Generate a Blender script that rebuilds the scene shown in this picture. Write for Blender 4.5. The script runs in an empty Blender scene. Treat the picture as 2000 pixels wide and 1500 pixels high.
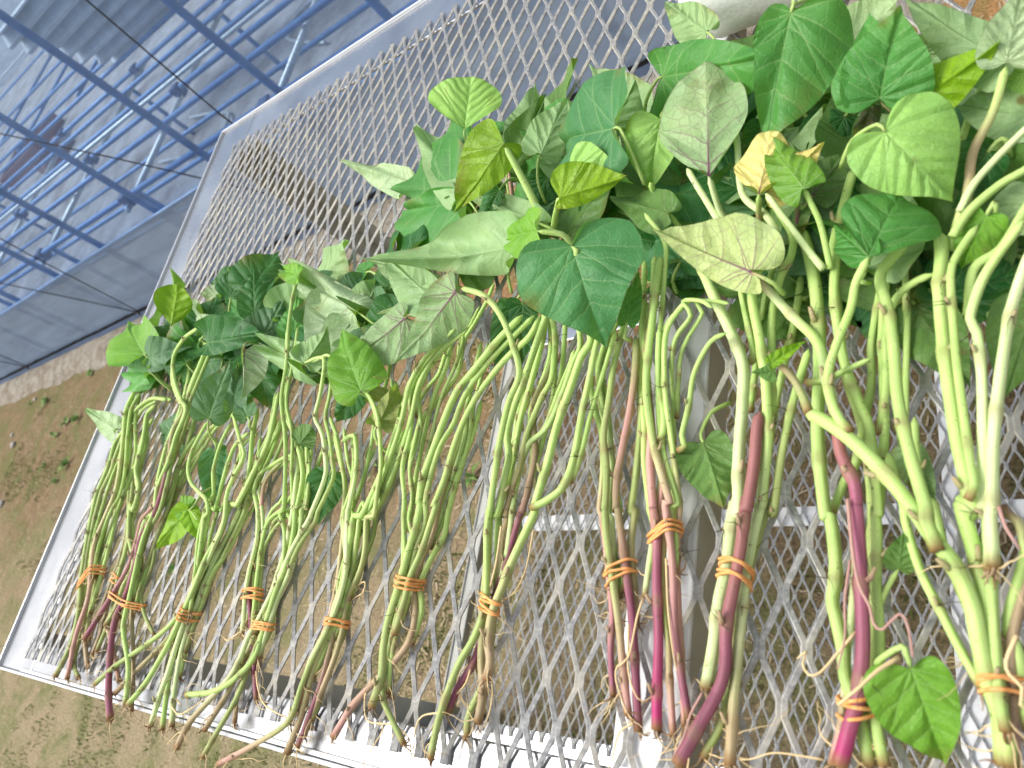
import bpy, bmesh, math, random
from mathutils import Vector, Matrix, noise
rnd = random.Random(7)
C = bpy.context.scene.collection
# ------------------------------------------------------------------ camera
# local bench frame: millimetres, origin on the mesh top, z = 0 at the mesh; the ground lies 900 mm below
GZ = 900.0
def W(x, y, z): return Vector((x/1000.0, y/1000.0, (z+GZ)/1000.0))
cam_d = bpy.data.cameras.new('camera'); cam = bpy.data.objects.new('camera', cam_d); C.objects.link(cam)
cam_d.sensor_width = 36.0; cam_d.lens = 26.115; cam_d.clip_start = 0.02; cam_d.clip_end = 500
Rm = Matrix(((0.76962, 0.138315, 0.623341), (0.164494, 0.900351, -0.402876), (-0.61695, 0.412597, 0.670177)))
cam.matrix_world = Matrix.Translation(W(288.93, -74.05, 358.40)) @ Rm.to_4x4()
cam_d.dof.use_dof = True; cam_d.dof.focus_distance = 0.56; cam_d.dof.aperture_fstop = 12.0
sc = bpy.context.scene; sc.camera = cam
# ------------------------------------------------------------------ light
SUN_EL, SUN_AZ = math.radians(60), math.radians(192)      # azimuth counted from +X, counter-clockwise
w = bpy.data.worlds.new('World'); sc.world = w; w.use_nodes = True
nt = w.node_tree; nt.nodes.clear()
sky = nt.nodes.new('ShaderNodeTexSky'); sky.sky_type = 'NISHITA'; sky.sun_disc = False
sky.sun_elevation = SUN_EL; sky.sun_rotation = math.pi/2 - SUN_AZ
sky.air_density = 1.0; sky.dust_density = 6.0; sky.ozone_density = 1.0
hs = nt.nodes.new('ShaderNodeHueSaturation'); hs.inputs['Saturation'].default_value = 0.3
bg = nt.nodes.new('ShaderNodeBackground'); bg.inputs['Strength'].default_value = 0.15
wo = nt.nodes.new('ShaderNodeOutputWorld')
nt.links.new(sky.outputs[0], hs.inputs['Color']); nt.links.new(hs.outputs[0], bg.inputs['Color']); nt.links.new(bg.outputs[0], wo.inputs['Surface'])
sd = bpy.data.lights.new('sun', 'SUN'); sd.energy = 1.15; sd.angle = math.radians(24); sd.color = (1.0, 0.985, 0.96)
sun = bpy.data.objects.new('sun', sd); C.objects.link(sun)
sdir = Vector((math.cos(SUN_EL)*math.cos(SUN_AZ), math.cos(SUN_EL)*math.sin(SUN_AZ), math.sin(SUN_EL)))
sun.rotation_euler = sdir.to_track_quat('Z', 'Y').to_euler(); sun.location = (0, 0, 6)
sc.view_settings.view_transform = 'Standard'; sc.view_settings.look = 'None'
sc.view_settings.gamma = 1.0; sc.view_settings.use_curve_mapping = False
sc.view_settings.exposure = 0.58
try:
    sc.cycles.use_denoising = True; sc.cycles.max_bounces = 8; sc.cycles.transparent_max_bounces = 16
except Exception: pass
STEMS=[
[1,'stem','o,g',2.67,2.8,[[-602.5,-115.0,7.0],[-593.3,-80.3,7.8],[-606.0,-44.1,8.6],[-629.0,-14.0,9.3],[-651.1,26.5,10.1],[-666.5,65.2,11.6],[-671.9,86.8,12.4],[-668.1,122.6,13.7],[-672.9,150.9,14.7],[-656.3,165.6,15.4],[-631.2,172.1,16.0]]],
[1,'stem','k,g',2.33,2.51,[[-567.5,-114.3,9.0],[-581.1,-72.8,11.0],[-582.3,-36.4,12.7],[-594.1,-14.2,13.7],[-614.0,20.9,15.2],[-610.0,54.7,17.0],[-604.8,79.3,18.5],[-614.8,111.8,20.3],[-636.1,153.6,22.4],[-654.3,188.3,24.0],[-645.7,214.5,25.5],[-626.7,216.3,26.0]]],
[1,'stem','b,o,g',2.31,2.38,[[-540.4,-100.0,5.0],[-571.6,-74.7,5.8],[-615.1,-42.2,6.7],[-626.8,-13.5,7.4],[-648.3,27.0,8.4],[-664.2,82.5,10.7],[-656.9,113.0,12.7],[-656.9,140.1,14.4],[-646.8,185.4,17.2],[-608.9,198.9,18.8],[-560.8,191.7,20.0]]],
[1,'stem','o,g',2.06,2.58,[[-551.4,-111.2,5.0],[-576.7,-96.4,5.3],[-590.2,-50.3,5.9],[-605.9,-12.7,6.4],[-616.6,23.1,6.9],[-624.2,58.1,9.0],[-624.6,82.7,10.9],[-615.1,97.1,12.2],[-616.7,127.4,14.5],[-648.1,180.4,18.1],[-664.3,211.0,20.0]]],
[1,'stem','o,g',2.14,2.46,[[-572.5,-71.1,5.0],[-599.1,-12.3,5.5],[-602.9,23.4,5.8],[-614.5,65.0,6.4],[-621.9,101.0,8.4],[-592.7,127.0,10.4],[-616.8,178.7,13.0],[-600.0,192.7,14.0]]],
[1,'stem','g',2.18,2.13,[[-581.5,-49.7,5.0],[-590.3,-12.1,5.4],[-597.9,25.4,5.7],[-610.2,64.9,6.2],[-606.4,91.6,7.6],[-604.7,121.7,9.2],[-609.9,155.5,10.8],[-596.4,176.7,12.0]]],
[2,'stem','p,k,g',2.6,2.25,[[-551.5,-74.7,14.0],[-535.3,-49.1,14.4],[-521.7,-25.3,14.9],[-509.5,0.2,15.3],[-513.8,31.8,15.8],[-517.5,47.1,16.0],[-503.3,61.5,16.5],[-495.9,82.4,17.2],[-490.1,129.8,18.6],[-492.2,182.3,20.0]]],
[2,'stem','p,p,g',3.0,2.44,[[-449.6,-136.3,8.0],[-471.2,-113.1,9.2],[-496.0,-73.5,11.1],[-503.1,-48.7,12.2],[-497.5,-29.4,13.1],[-498.2,-1.2,14.3],[-505.9,31.7,15.7],[-485.8,56.2,19.3],[-478.8,99.8,26.5],[-483.7,138.1,32.4],[-469.5,157.6,36.0],[-458.7,189.2,41.2],[-444.4,222.3,46.8],[-443.7,230.2,48.0]]],
[2,'stem','g',2.28,2.17,[[-426.7,-121.7,10.0],[-442.3,-91.7,11.9],[-474.7,-59.2,13.9],[-482.0,-32.7,15.3],[-488.3,-1.7,17.0],[-492.4,27.1,18.5],[-488.6,56.6,20.0],[-489.1,79.6,24.6],[-471.1,109.3,31.1],[-464.6,130.8,35.6],[-450.9,155.1,41.0],[-467.1,168.5,43.4],[-493.5,195.8,47.9],[-504.1,221.9,52.2],[-483.7,238.2,56.4],[-449.3,242.4,60.0]]],
[2,'stem','k,o,g',2.15,2.13,[[-462.2,-105.4,6.0],[-487.9,-85.4,6.6],[-526.9,-57.8,7.3],[-524.8,-40.1,7.7],[-514.5,-21.8,8.2],[-505.6,14.7,9.3],[-501.9,47.9,12.0],[-484.1,65.5,13.8],[-478.0,82.1,15.2],[-477.7,108.9,17.4],[-453.6,135.8,20.0]]],
[2,'stem','b,g',1.82,2.28,[[-422.2,-125.0,5.0],[-449.5,-85.2,5.9],[-493.2,-31.4,6.9],[-487.8,7.9,7.6],[-485.4,39.0,9.0],[-478.4,68.3,11.8],[-478.6,103.9,15.0],[-473.6,130.7,17.4],[-475.2,162.9,20.1],[-498.9,199.5,22.8],[-494.2,213.8,24.0]]],
[2,'stem','o,g',2.3,2.4,[[-519.9,-58.3,12.0],[-509.7,-40.4,12.5],[-510.2,-19.2,13.1],[-504.6,2.5,13.7],[-539.5,34.4,14.5],[-560.3,68.4,15.9],[-546.8,59.0,16.6],[-547.0,82.7,18.5],[-569.2,106.4,20.2],[-572.9,136.1,22.4],[-586.7,174.6,25.0]]],
[2,'stem','g',2.3,2.34,[[-503.3,-45.7,6.0],[-503.9,-28.3,6.8],[-510.8,9.3,8.6],[-504.2,52.3,10.6],[-522.1,91.5,12.5],[-521.2,131.1,17.4],[-509.2,166.3,22.1],[-506.4,203.4,26.6],[-518.1,235.5,30.0]]],
[2,'stem','o,o',1.66,1.59,[[-428.8,-61.0,5.0],[-462.6,-43.3,5.0],[-483.9,-23.6,5.0],[-480.0,-2.3,5.6],[-482.2,12.0,6.2],[-493.4,34.0,7.0]]],
[2,'stem','g',2.27,2.08,[[-481.7,-40.9,5.0],[-487.0,-23.8,5.3],[-489.1,15.6,6.1],[-485.8,49.1,6.7],[-487.5,75.3,7.7],[-477.2,105.5,10.2],[-457.9,127.2,12.3],[-440.7,144.9,14.0],[-405.7,156.0,16.0]]],
[3,'stem','o,g,g',2.45,1.75,[[-500.6,-111.6,10.0],[-466.3,-90.6,10.8],[-412.6,-64.2,11.9],[-386.8,-47.1,12.5],[-369.9,-27.6,13.2],[-372.8,-2.4,13.9],[-374.6,21.2,18.0],[-376.1,45.2,22.4],[-369.9,47.7,23.2],[-377.6,61.0,25.5],[-409.0,77.4,29.0],[-422.3,93.8,31.7],[-418.6,113.0,35.0],[-398.2,137.4,40.0]]],
[3,'stem','g',2.48,2.12,[[-418.3,-120.2,12.0],[-399.0,-101.1,12.9],[-384.7,-77.7,14.0],[-376.2,-60.6,14.7],[-369.5,-40.5,15.6],[-363.6,-18.7,16.5],[-357.3,8.2,17.6],[-344.7,32.1,19.3],[-338.6,57.8,21.4],[-327.4,55.1,21.8],[-311.0,85.0,24.4],[-299.3,112.2,26.7],[-300.6,142.9,28.9],[-302.9,159.0,30.0]]],
[3,'stem','y,g',2.37,1.68,[[-375.0,-132.0,8.0],[-374.7,-108.1,9.1],[-371.8,-87.7,10.1],[-370.7,-64.1,11.2],[-368.8,-41.3,12.2],[-366.4,-13.3,13.4],[-352.2,13.2,17.0],[-337.6,39.2,22.6],[-338.9,65.4,27.7],[-326.0,86.7,32.2],[-319.6,97.3,34.5],[-334.1,116.5,38.0],[-350.7,140.1,42.0]]],
[3,'stem','g',2.12,1.94,[[-358.1,-132.2,6.0],[-369.4,-104.4,6.7],[-376.3,-72.9,7.5],[-377.8,-48.7,8.0],[-371.9,-32.9,8.4],[-376.9,-4.5,9.0],[-383.3,28.0,11.9],[-385.0,58.3,14.5],[-375.0,53.8,15.0],[-373.3,91.5,18.3],[-368.1,115.8,20.4],[-346.8,126.8,22.0]]],
[3,'stem','y,g',2.31,2.19,[[-344.5,-127.6,6.0],[-356.2,-105.7,6.5],[-366.0,-72.0,7.3],[-367.7,-45.0,7.9],[-364.9,-29.5,8.3],[-361.5,-4.1,8.8],[-348.9,21.3,11.1],[-333.3,49.8,14.3],[-334.1,59.1,15.3],[-331.2,88.6,18.3],[-339.6,123.5,21.5],[-341.3,150.3,24.0]]],
[3,'stem','b,o,g',2.38,2.13,[[-465.0,-115.7,5.0],[-431.5,-88.2,5.5],[-407.2,-69.0,5.8],[-387.5,-49.0,6.2],[-376.4,-26.4,6.5],[-363.8,4.4,7.0],[-344.8,37.9,10.4],[-338.4,58.5,12.3],[-330.2,67.9,13.4],[-326.1,101.1,16.4],[-312.7,127.1,19.0],[-311.5,139.1,20.0]]],
[3,'stem','g',1.97,1.9,[[-359.8,-91.6,5.0],[-367.6,-56.8,5.3],[-368.0,-32.2,5.5],[-361.2,-8.2,5.7],[-351.2,16.1,5.9],[-340.7,43.7,7.5],[-332.1,57.7,8.5],[-320.1,90.5,10.8],[-312.6,113.7,12.3],[-309.7,141.4,14.0]]],
[3,'stem','g',1.79,1.73,[[-360.3,-39.7,14.0],[-372.4,-2.8,15.8],[-385.0,29.9,17.2],[-383.9,60.1,19.7],[-376.8,67.7,20.9],[-386.3,90.5,23.7],[-383.6,116.5,27.1],[-371.2,136.5,30.0]]],
[4,'stem','p,p,k,g',1.73,1.78,[[-238.2,-94.4,6.0],[-250.1,-75.4,6.7],[-263.9,-55.3,7.3],[-277.3,-34.1,8.0],[-285.8,-20.1,8.4],[-295.1,3.3,9.0],[-296.4,30.6,10.8],[-303.5,52.8,12.1],[-301.9,55.4,12.3],[-306.4,78.4,13.7],[-285.7,96.6,15.2],[-265.3,101.3,16.0]]],
[4,'stem','y,g',1.85,1.79,[[-276.4,-51.2,10.0],[-280.9,-37.6,10.4],[-287.1,-20.7,10.8],[-292.3,-0.2,11.3],[-293.8,24.0,11.9],[-300.8,45.9,13.3],[-309.1,58.4,14.2],[-317.3,70.1,15.0],[-315.0,84.9,16.0],[-287.5,95.9,17.5],[-277.0,98.2,18.0]]],
[4,'stem','g',1.84,1.72,[[-267.4,-44.7,8.0],[-276.6,-19.8,8.4],[-283.2,0.6,8.7],[-289.3,23.2,9.2],[-286.7,43.1,10.7],[-266.4,54.3,12.0],[-256.3,69.2,13.3],[-245.1,74.6,14.0]]],
[4,'stem','o,g',1.65,1.49,[[-269.1,-35.8,5.0],[-275.6,-19.1,5.3],[-284.3,4.3,5.8],[-287.6,22.4,6.4],[-273.7,42.0,8.1],[-241.8,56.0,10.0]]],
[4,'stem','g',1.67,1.54,[[-281.4,-42.2,5.0],[-286.1,-19.6,5.8],[-293.7,3.9,6.6],[-296.7,28.3,7.9],[-287.2,52.9,10.1],[-278.2,58.3,10.7],[-269.9,71.9,12.0]]],
[5,'stem','b,y,y,g',2.44,1.51,[[-324.0,-140.7,8.0],[-311.9,-118.2,9.7],[-270.2,-80.9,12.9],[-258.0,-50.9,15.2],[-248.8,-36.9,16.3],[-235.9,-8.0,18.5],[-222.8,18.2,21.5],[-206.6,36.6,26.0],[-202.9,42.8,27.4],[-190.4,66.5,32.8],[-190.2,78.7,35.3],[-199.1,101.9,39.8],[-211.6,117.6,42.8],[-208.2,137.7,46.8],[-208.2,161.8,51.2],[-214.4,168.2,52.4],[-231.8,164.9,55.0]]],
[5,'stem','g',2.29,1.96,[[-327.7,-101.7,12.0],[-290.3,-95.5,13.0],[-263.8,-84.3,14.0],[-242.3,-65.5,15.2],[-239.0,-45.8,16.4],[-235.6,-20.2,17.8],[-228.6,4.5,19.5],[-228.8,29.8,21.3],[-234.3,50.2,22.6],[-231.4,49.6,22.7],[-233.2,73.5,24.3],[-242.5,91.1,25.3],[-252.3,102.9,26.0]]],
[5,'stem','o,g,g',1.96,1.66,[[-286.7,-141.1,6.0],[-276.0,-122.1,6.9],[-259.9,-93.5,8.3],[-254.7,-68.3,9.4],[-248.7,-44.0,10.5],[-250.0,-25.0,11.4],[-242.7,-2.4,12.4],[-251.7,29.3,13.6],[-265.6,48.7,16.1],[-259.8,49.4,16.8],[-263.1,81.9,24.0],[-269.1,112.7,30.5],[-281.7,145.7,37.1],[-280.1,178.0,43.7],[-285.1,212.6,50.3],[-284.1,247.0,56.9],[-278.2,261.3,60.0]]],
[5,'stem','b,o,g',1.74,1.73,[[-258.8,-113.2,5.0],[-266.1,-89.9,5.7],[-257.8,-61.5,6.6],[-251.1,-39.4,7.2],[-246.2,-12.9,8.0],[-242.2,11.0,10.4],[-242.0,32.4,12.7],[-233.4,52.1,14.9],[-238.4,82.3,17.9],[-240.6,104.1,20.0]]],
[5,'stem','b,y,g',2.2,2.15,[[-295.5,-123.4,6.0],[-277.3,-94.0,7.0],[-268.2,-71.9,7.7],[-260.3,-47.1,8.4],[-255.9,-30.3,8.9],[-251.7,-2.0,9.7],[-248.8,22.4,11.5],[-249.0,44.4,13.6],[-252.4,68.2,15.7],[-257.8,90.2,17.6],[-273.0,117.4,19.8],[-296.9,143.7,21.8],[-305.6,173.2,24.0]]],
[5,'stem','g',1.79,1.73,[[-257.4,-75.8,5.0],[-257.5,-51.8,5.3],[-254.8,-32.4,5.5],[-248.6,-9.6,5.7],[-243.2,16.4,6.2],[-238.3,38.1,8.3],[-237.8,58.4,10.2],[-236.9,78.0,11.9],[-232.9,96.2,13.6],[-227.8,111.3,15.0]]],
[6,'stem','k,o,y,g',2.05,1.84,[[-251.2,-140.7,14.0],[-212.6,-121.9,14.4],[-180.3,-102.5,14.8],[-175.8,-80.0,15.2],[-171.2,-61.8,15.5],[-163.0,-41.9,15.8],[-157.3,-24.4,16.4],[-155.6,0.7,17.9],[-167.3,40.2,20.1],[-167.8,48.0,20.5],[-168.5,76.1,22.0],[-180.9,106.4,23.5],[-191.7,101.2,24.0]]],
[6,'stem','b,g,g',2.46,2.32,[[-182.2,-122.4,8.0],[-175.0,-97.8,9.6],[-172.6,-70.9,11.3],[-166.1,-48.9,12.7],[-159.8,-31.4,13.8],[-159.3,-2.7,15.5],[-159.9,27.0,18.0],[-160.4,41.6,19.3],[-151.2,40.8,19.9],[-141.4,58.9,21.8],[-132.8,81.3,24.1],[-126.6,105.4,26.5],[-121.8,136.0,29.3],[-119.3,142.8,30.0]]],
[6,'stem','p,g,g',1.92,1.79,[[-174.7,-117.8,6.0],[-164.9,-79.1,8.1],[-161.9,-48.0,9.8],[-158.6,-28.3,10.8],[-167.4,-11.1,11.6],[-166.7,11.0,12.7],[-164.4,35.1,13.8],[-156.6,51.9,17.0],[-146.3,45.1,18.5],[-130.8,72.4,24.9],[-116.1,104.7,32.5],[-109.2,132.8,38.6],[-92.7,151.1,43.6],[-59.9,164.7,50.0]]],
[6,'stem','b,g',2.11,1.38,[[-173.1,-110.7,5.0],[-158.6,-66.6,7.7],[-153.6,-40.1,9.3],[-155.6,-18.1,10.5],[-148.0,2.3,11.7],[-144.5,18.5,14.8],[-144.1,39.5,20.3],[-134.7,39.8,21.6],[-132.0,58.3,26.4],[-129.4,77.0,31.2],[-136.3,110.0,39.2],[-148.3,127.5,43.4],[-156.9,132.6,45.0]]],
[6,'stem','k,g',1.81,1.74,[[-188.8,-95.6,5.0],[-181.4,-61.3,6.4],[-175.2,-33.6,7.4],[-174.2,-7.9,8.4],[-179.3,31.9,11.1],[-182.0,48.5,12.6],[-183.8,48.1,12.8],[-188.7,68.2,14.5],[-201.9,92.5,16.6],[-215.0,115.2,18.4],[-211.2,111.5,18.6],[-226.5,128.9,20.0]]],
[6,'stem','o,g',1.94,2.07,[[-167.9,-99.8,5.0],[-160.6,-59.3,5.4],[-156.3,-34.6,5.6],[-159.5,-6.9,5.8],[-157.8,10.2,5.9],[-156.1,30.1,6.8],[-158.9,46.1,7.8],[-151.1,69.3,9.3],[-144.1,95.8,10.9],[-145.3,122.3,12.4],[-158.7,154.9,14.0]]],
[6,'stem','g',1.66,1.68,[[-168.8,-43.0,6.0],[-167.4,-25.3,6.4],[-180.6,12.3,7.1],[-179.2,37.2,7.5],[-179.5,49.5,7.8],[-173.7,73.5,9.4],[-170.5,97.5,12.4],[-170.1,123.9,15.6],[-163.4,153.2,19.2],[-162.3,177.8,22.0]]],
[7,'stem','k,b,b,g',2.37,2.02,[[-140.6,-106.1,6.0],[-126.7,-83.5,6.4],[-102.3,-59.9,6.9],[-87.1,-42.0,7.3],[-85.8,-23.8,7.6],[-92.1,-5.4,7.9],[-88.9,12.6,8.9],[-82.3,29.6,10.1],[-81.3,47.8,11.2],[-76.4,73.0,12.8],[-69.0,103.9,14.8],[-68.3,125.5,16.0]]],
[7,'stem','o,g,g',2.79,2.4,[[-105.3,-83.5,10.0],[-100.5,-65.9,11.4],[-103.1,-49.7,12.6],[-102.9,-30.6,14.1],[-98.3,-7.3,15.8],[-94.8,14.1,17.3],[-91.0,34.7,18.8],[-91.1,49.7,19.8],[-92.2,48.0,19.9],[-91.5,64.2,22.0],[-84.1,85.1,25.0],[-76.5,104.9,27.8],[-66.9,124.4,30.6],[-49.4,139.8,33.6],[-27.6,157.6,37.2],[-8.9,168.8,40.0]]],
[7,'stem','o,g,g',1.86,1.66,[[-71.8,-100.2,7.0],[-86.2,-88.2,8.0],[-99.0,-75.1,9.0],[-100.5,-54.7,10.2],[-99.6,-39.0,11.2],[-97.1,-16.0,12.5],[-95.9,-0.7,13.4],[-103.6,21.0,14.5],[-108.5,39.6,16.6],[-110.1,55.5,19.2],[-115.2,75.0,22.2],[-111.2,98.3,26.0],[-111.4,111.7,28.0],[-115.5,130.0,30.6],[-109.1,145.7,33.2],[-87.5,162.3,37.1],[-69.3,172.0,40.0]]],
[7,'stem','o,g',2.17,2.06,[[-94.7,-39.2,14.0],[-91.1,-16.3,14.8],[-89.9,-2.2,15.3],[-83.1,16.9,16.0],[-80.4,32.7,16.5],[-77.7,48.7,17.0],[-80.2,45.9,17.2],[-74.6,64.6,17.8],[-69.0,89.6,20.1],[-61.6,108.1,22.3],[-50.3,124.8,24.5],[-29.4,144.8,27.6],[-8.0,157.3,30.2],[-0.2,171.2,32.0]]],
[7,'stem','g',1.74,1.72,[[-107.3,-22.2,6.0],[-108.0,4.2,6.8],[-114.4,32.0,7.7],[-110.2,43.2,8.0],[-114.1,70.1,8.8],[-110.4,96.2,13.0],[-102.0,128.5,19.8],[-88.7,153.4,25.5],[-86.5,170.8,28.9],[-86.1,176.3,30.0]]],
[7,'stem','y,g',1.88,1.87,[[-109.0,-46.7,5.0],[-103.0,-19.6,5.8],[-98.0,-0.3,6.4],[-89.6,20.5,7.0],[-81.5,42.8,7.7],[-82.0,51.4,7.9],[-73.5,73.6,10.5],[-66.8,98.6,13.8],[-68.1,118.4,16.1],[-65.8,138.3,18.5],[-61.3,167.9,22.0]]],
[7,'stem','g',1.94,1.47,[[-132.7,85.7,8.0],[-123.1,106.2,9.2],[-117.5,122.9,10.1],[-106.2,133.0,10.8],[-88.6,151.8,13.1],[-80.6,171.9,21.6],[-67.0,181.3,27.4],[-51.3,193.3,34.7],[-42.2,203.1,40.0]]],
[7,'stem','g',1.78,1.54,[[-129.4,122.2,8.0],[-132.2,133.0,8.5],[-121.7,148.0,9.5],[-112.6,155.2,10.9],[-101.1,168.1,18.6],[-87.7,178.7,26.0]]],
[8,'stem','o,g,g',2.22,1.9,[[-45.2,-104.0,10.0],[-42.8,-79.8,11.4],[-34.2,-52.3,13.0],[-24.5,-35.3,14.0],[-19.4,-17.5,15.0],[-22.1,3.6,16.0],[-26.4,25.7,17.1],[-28.2,42.9,18.0],[-25.8,37.4,19.3],[-20.2,58.3,26.4],[-14.5,78.2,33.3],[-9.0,94.8,39.0],[-3.8,106.0,43.1],[4.8,119.7,48.3],[-0.2,139.1,54.5],[-10.0,159.0,60.7],[-23.3,173.1,65.5],[-40.7,180.5,70.0]]],
[8,'stem','b,g,g',2.47,2.34,[[-15.7,-80.7,8.0],[-14.9,-62.6,9.3],[-19.0,-47.4,10.3],[-22.5,-21.3,12.0],[-23.7,-6.6,12.9],[-25.9,20.7,14.6],[-28.0,40.0,15.7],[-21.6,39.4,16.0],[-16.2,66.0,20.7],[-14.7,76.2,22.5],[-17.3,89.2,24.7],[-13.2,106.4,27.7],[-4.1,128.9,31.9],[5.0,151.6,36.0],[14.3,173.0,40.0]]],
[8,'stem','b,g,g',2.63,2.35,[[-9.2,-57.8,14.0],[-8.1,-47.2,15.1],[-10.8,-37.7,16.0],[-10.5,-21.8,17.6],[-5.6,-7.4,19.0],[0.5,8.2,20.6],[8.1,23.9,22.1],[14.6,37.4,23.5],[14.1,41.4,23.9],[21.6,66.6,27.6],[26.8,88.0,30.8],[36.0,112.5,34.5],[43.0,129.6,37.2],[49.3,137.5,38.6],[47.3,148.4,40.0]]],
[8,'stem','g',2.28,1.65,[[13.4,39.2,26.0],[25.1,43.4,26.6],[35.8,51.4,27.3],[41.1,70.4,28.4],[43.4,94.7,29.8],[50.2,118.1,35.8],[57.8,139.9,42.4],[73.5,160.4,50.0]]],
[8,'stem','p,p,b,g',2.13,1.92,[[-42.4,-78.2,6.0],[-37.2,-63.7,6.4],[-28.7,-49.8,6.7],[-24.8,-35.2,7.1],[-19.7,-11.8,7.7],[-15.1,7.9,8.1],[-11.8,27.9,8.6],[-8.1,47.2,9.2],[-7.8,40.9,9.7],[-4.0,56.6,11.3],[-1.1,79.6,13.5],[-5.7,104.2,15.6],[-5.8,116.6,16.7],[2.6,134.2,18.4],[6.4,152.8,20.1],[0.3,178.0,22.0]]],
[8,'stem','o,b,g',1.91,1.85,[[-25.2,-89.3,5.0],[-25.8,-77.0,5.4],[-18.7,-57.7,6.1],[-16.9,-32.5,7.0],[-18.9,-16.0,7.5],[-18.9,5.6,8.2],[-20.4,27.9,8.9],[-17.0,45.9,10.6],[-19.0,38.4,11.6],[-15.2,56.4,13.8],[-10.8,69.9,15.5],[-7.2,90.8,17.9],[2.3,113.7,20.8],[9.8,127.1,22.6],[10.5,149.5,25.0]]],
[8,'stem','g',2.16,2.13,[[-20.6,-26.3,6.0],[-19.1,-15.7,6.4],[-21.1,5.7,7.3],[-25.1,25.9,8.0],[-27.2,44.5,8.7],[-27.6,46.6,8.8],[-23.0,70.4,9.7],[-18.1,106.4,13.9],[-10.9,130.2,17.4],[-3.4,167.2,22.6],[-7.5,194.9,26.0]]],
[8,'stem','y,g',1.84,1.78,[[-20.6,-32.6,6.0],[-18.6,-11.6,7.3],[-14.8,16.5,9.0],[-14.6,40.9,10.4],[-13.8,63.0,11.7],[-6.3,84.2,15.6],[10.4,94.6,19.2],[21.6,114.5,24.1],[29.9,132.5,28.4],[35.4,141.7,30.7],[33.7,158.4,34.0]]],
[8,'stem','g',1.87,1.72,[[-20.1,-19.8,5.0],[-16.6,6.2,5.9],[-11.7,34.1,6.8],[-7.7,52.2,7.3],[-1.9,81.3,9.0],[4.7,104.5,11.9],[11.4,127.9,14.8],[12.0,152.9,17.6],[11.4,175.2,20.0]]],
[9,'stem','p,k,g,g',1.69,1.79,[[71.2,-56.4,8.0],[67.6,-35.1,9.4],[67.1,-17.1,10.5],[63.1,1.4,11.6],[58.9,20.8,12.7],[54.8,38.1,13.7],[53.4,39.9,13.8],[54.1,62.8,16.1],[51.3,84.6,18.3],[43.3,105.8,20.4],[40.2,127.3,22.4],[43.7,149.7,24.5],[45.1,165.5,26.0]]],
[9,'stem','k,o,o,g',2.02,2.03,[[82.2,-64.4,10.0],[77.6,-43.4,11.8],[73.9,-21.9,13.5],[69.0,-2.1,14.9],[62.1,24.7,16.8],[59.3,42.9,18.1],[60.2,38.3,18.5],[59.6,62.9,21.0],[55.7,82.4,22.8],[57.8,104.2,24.8],[59.9,126.7,26.9],[64.7,149.3,28.9],[67.7,160.7,30.0]]],
[9,'stem','p,p,b,k,o',2.13,2.16,[[86.7,-70.8,7.0],[83.6,-46.6,8.8],[79.3,-16.6,10.9],[74.4,4.4,12.4],[69.3,25.5,13.7],[64.5,43.6,15.1],[65.3,39.0,15.5],[64.1,55.4,16.9],[67.3,77.3,18.8],[70.6,98.6,20.5],[72.3,126.6,22.7],[71.1,144.4,24.0]]],
[9,'stem','b,o,g',2.01,2.01,[[78.8,-18.4,6.0],[76.3,-1.9,6.8],[74.0,9.4,7.4],[72.3,25.0,8.1],[73.6,43.1,8.9],[71.0,37.7,9.2],[72.8,57.2,10.2],[75.1,94.6,15.1],[72.6,128.2,19.2],[75.4,150.7,22.0]]],
[9,'stem','g',1.52,1.6,[[67.0,-7.6,5.0],[64.3,7.7,5.6],[58.8,27.7,6.4],[55.4,42.0,6.9],[53.6,76.8,8.3],[45.0,105.2,12.8],[41.1,134.7,17.2],[50.0,151.9,20.2],[56.5,161.2,22.0]]],
[9,'stem','g',1.53,1.48,[[68.8,-3.7,5.0],[67.4,9.8,5.4],[62.6,32.9,5.9],[61.1,46.3,6.3],[53.4,71.7,6.8],[48.9,100.1,9.6],[43.3,126.4,12.6],[44.7,147.9,15.2],[50.1,171.5,18.0]]],
[10,'stem','m,p,k,b,g',2.46,2.21,[[97.4,-68.6,8.0],[96.1,-49.5,9.1],[95.5,-25.2,10.4],[92.6,2.1,11.8],[91.0,25.5,12.9],[87.8,40.1,13.6],[87.7,40.8,13.6],[84.4,66.0,16.1],[84.8,86.6,18.5],[80.2,114.0,21.5],[80.4,136.5,23.9],[82.8,165.1,27.0],[82.7,195.6,30.0]]],
[10,'stem','k,o,k,g,g',1.7,1.91,[[105.0,-69.7,6.0],[101.4,-44.6,7.0],[99.3,-27.9,7.7],[94.4,-1.7,8.6],[93.2,21.6,9.4],[90.4,38.2,10.0],[89.2,39.9,10.1],[91.8,61.4,12.6],[84.6,77.3,14.4],[77.7,127.2,19.5],[75.2,150.9,21.7],[77.1,162.4,22.9],[69.0,174.1,24.0]]],
[10,'stem','p,k,g,g',1.92,2.13,[[114.2,-61.1,10.0],[109.5,-40.4,12.1],[105.9,-21.7,13.8],[103.9,5.9,16.3],[101.1,24.0,17.8],[97.7,41.0,19.2],[100.5,40.6,19.4],[93.7,60.1,21.9],[89.0,78.2,24.7],[85.1,103.4,28.4],[85.8,124.6,31.4],[87.7,141.8,33.9],[89.6,163.9,36.9],[92.7,186.3,40.0]]],
[10,'stem','k,k,g,g',1.57,1.58,[[110.6,-64.3,6.0],[108.1,-39.8,7.5],[104.6,-10.4,9.3],[102.2,16.5,10.8],[102.1,37.2,11.8],[102.0,42.7,12.5],[99.4,69.3,18.1],[95.6,99.4,24.1],[94.7,124.3,28.8],[97.2,140.8,32.0],[106.8,151.2,34.8],[112.8,152.7,36.0]]],
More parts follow.
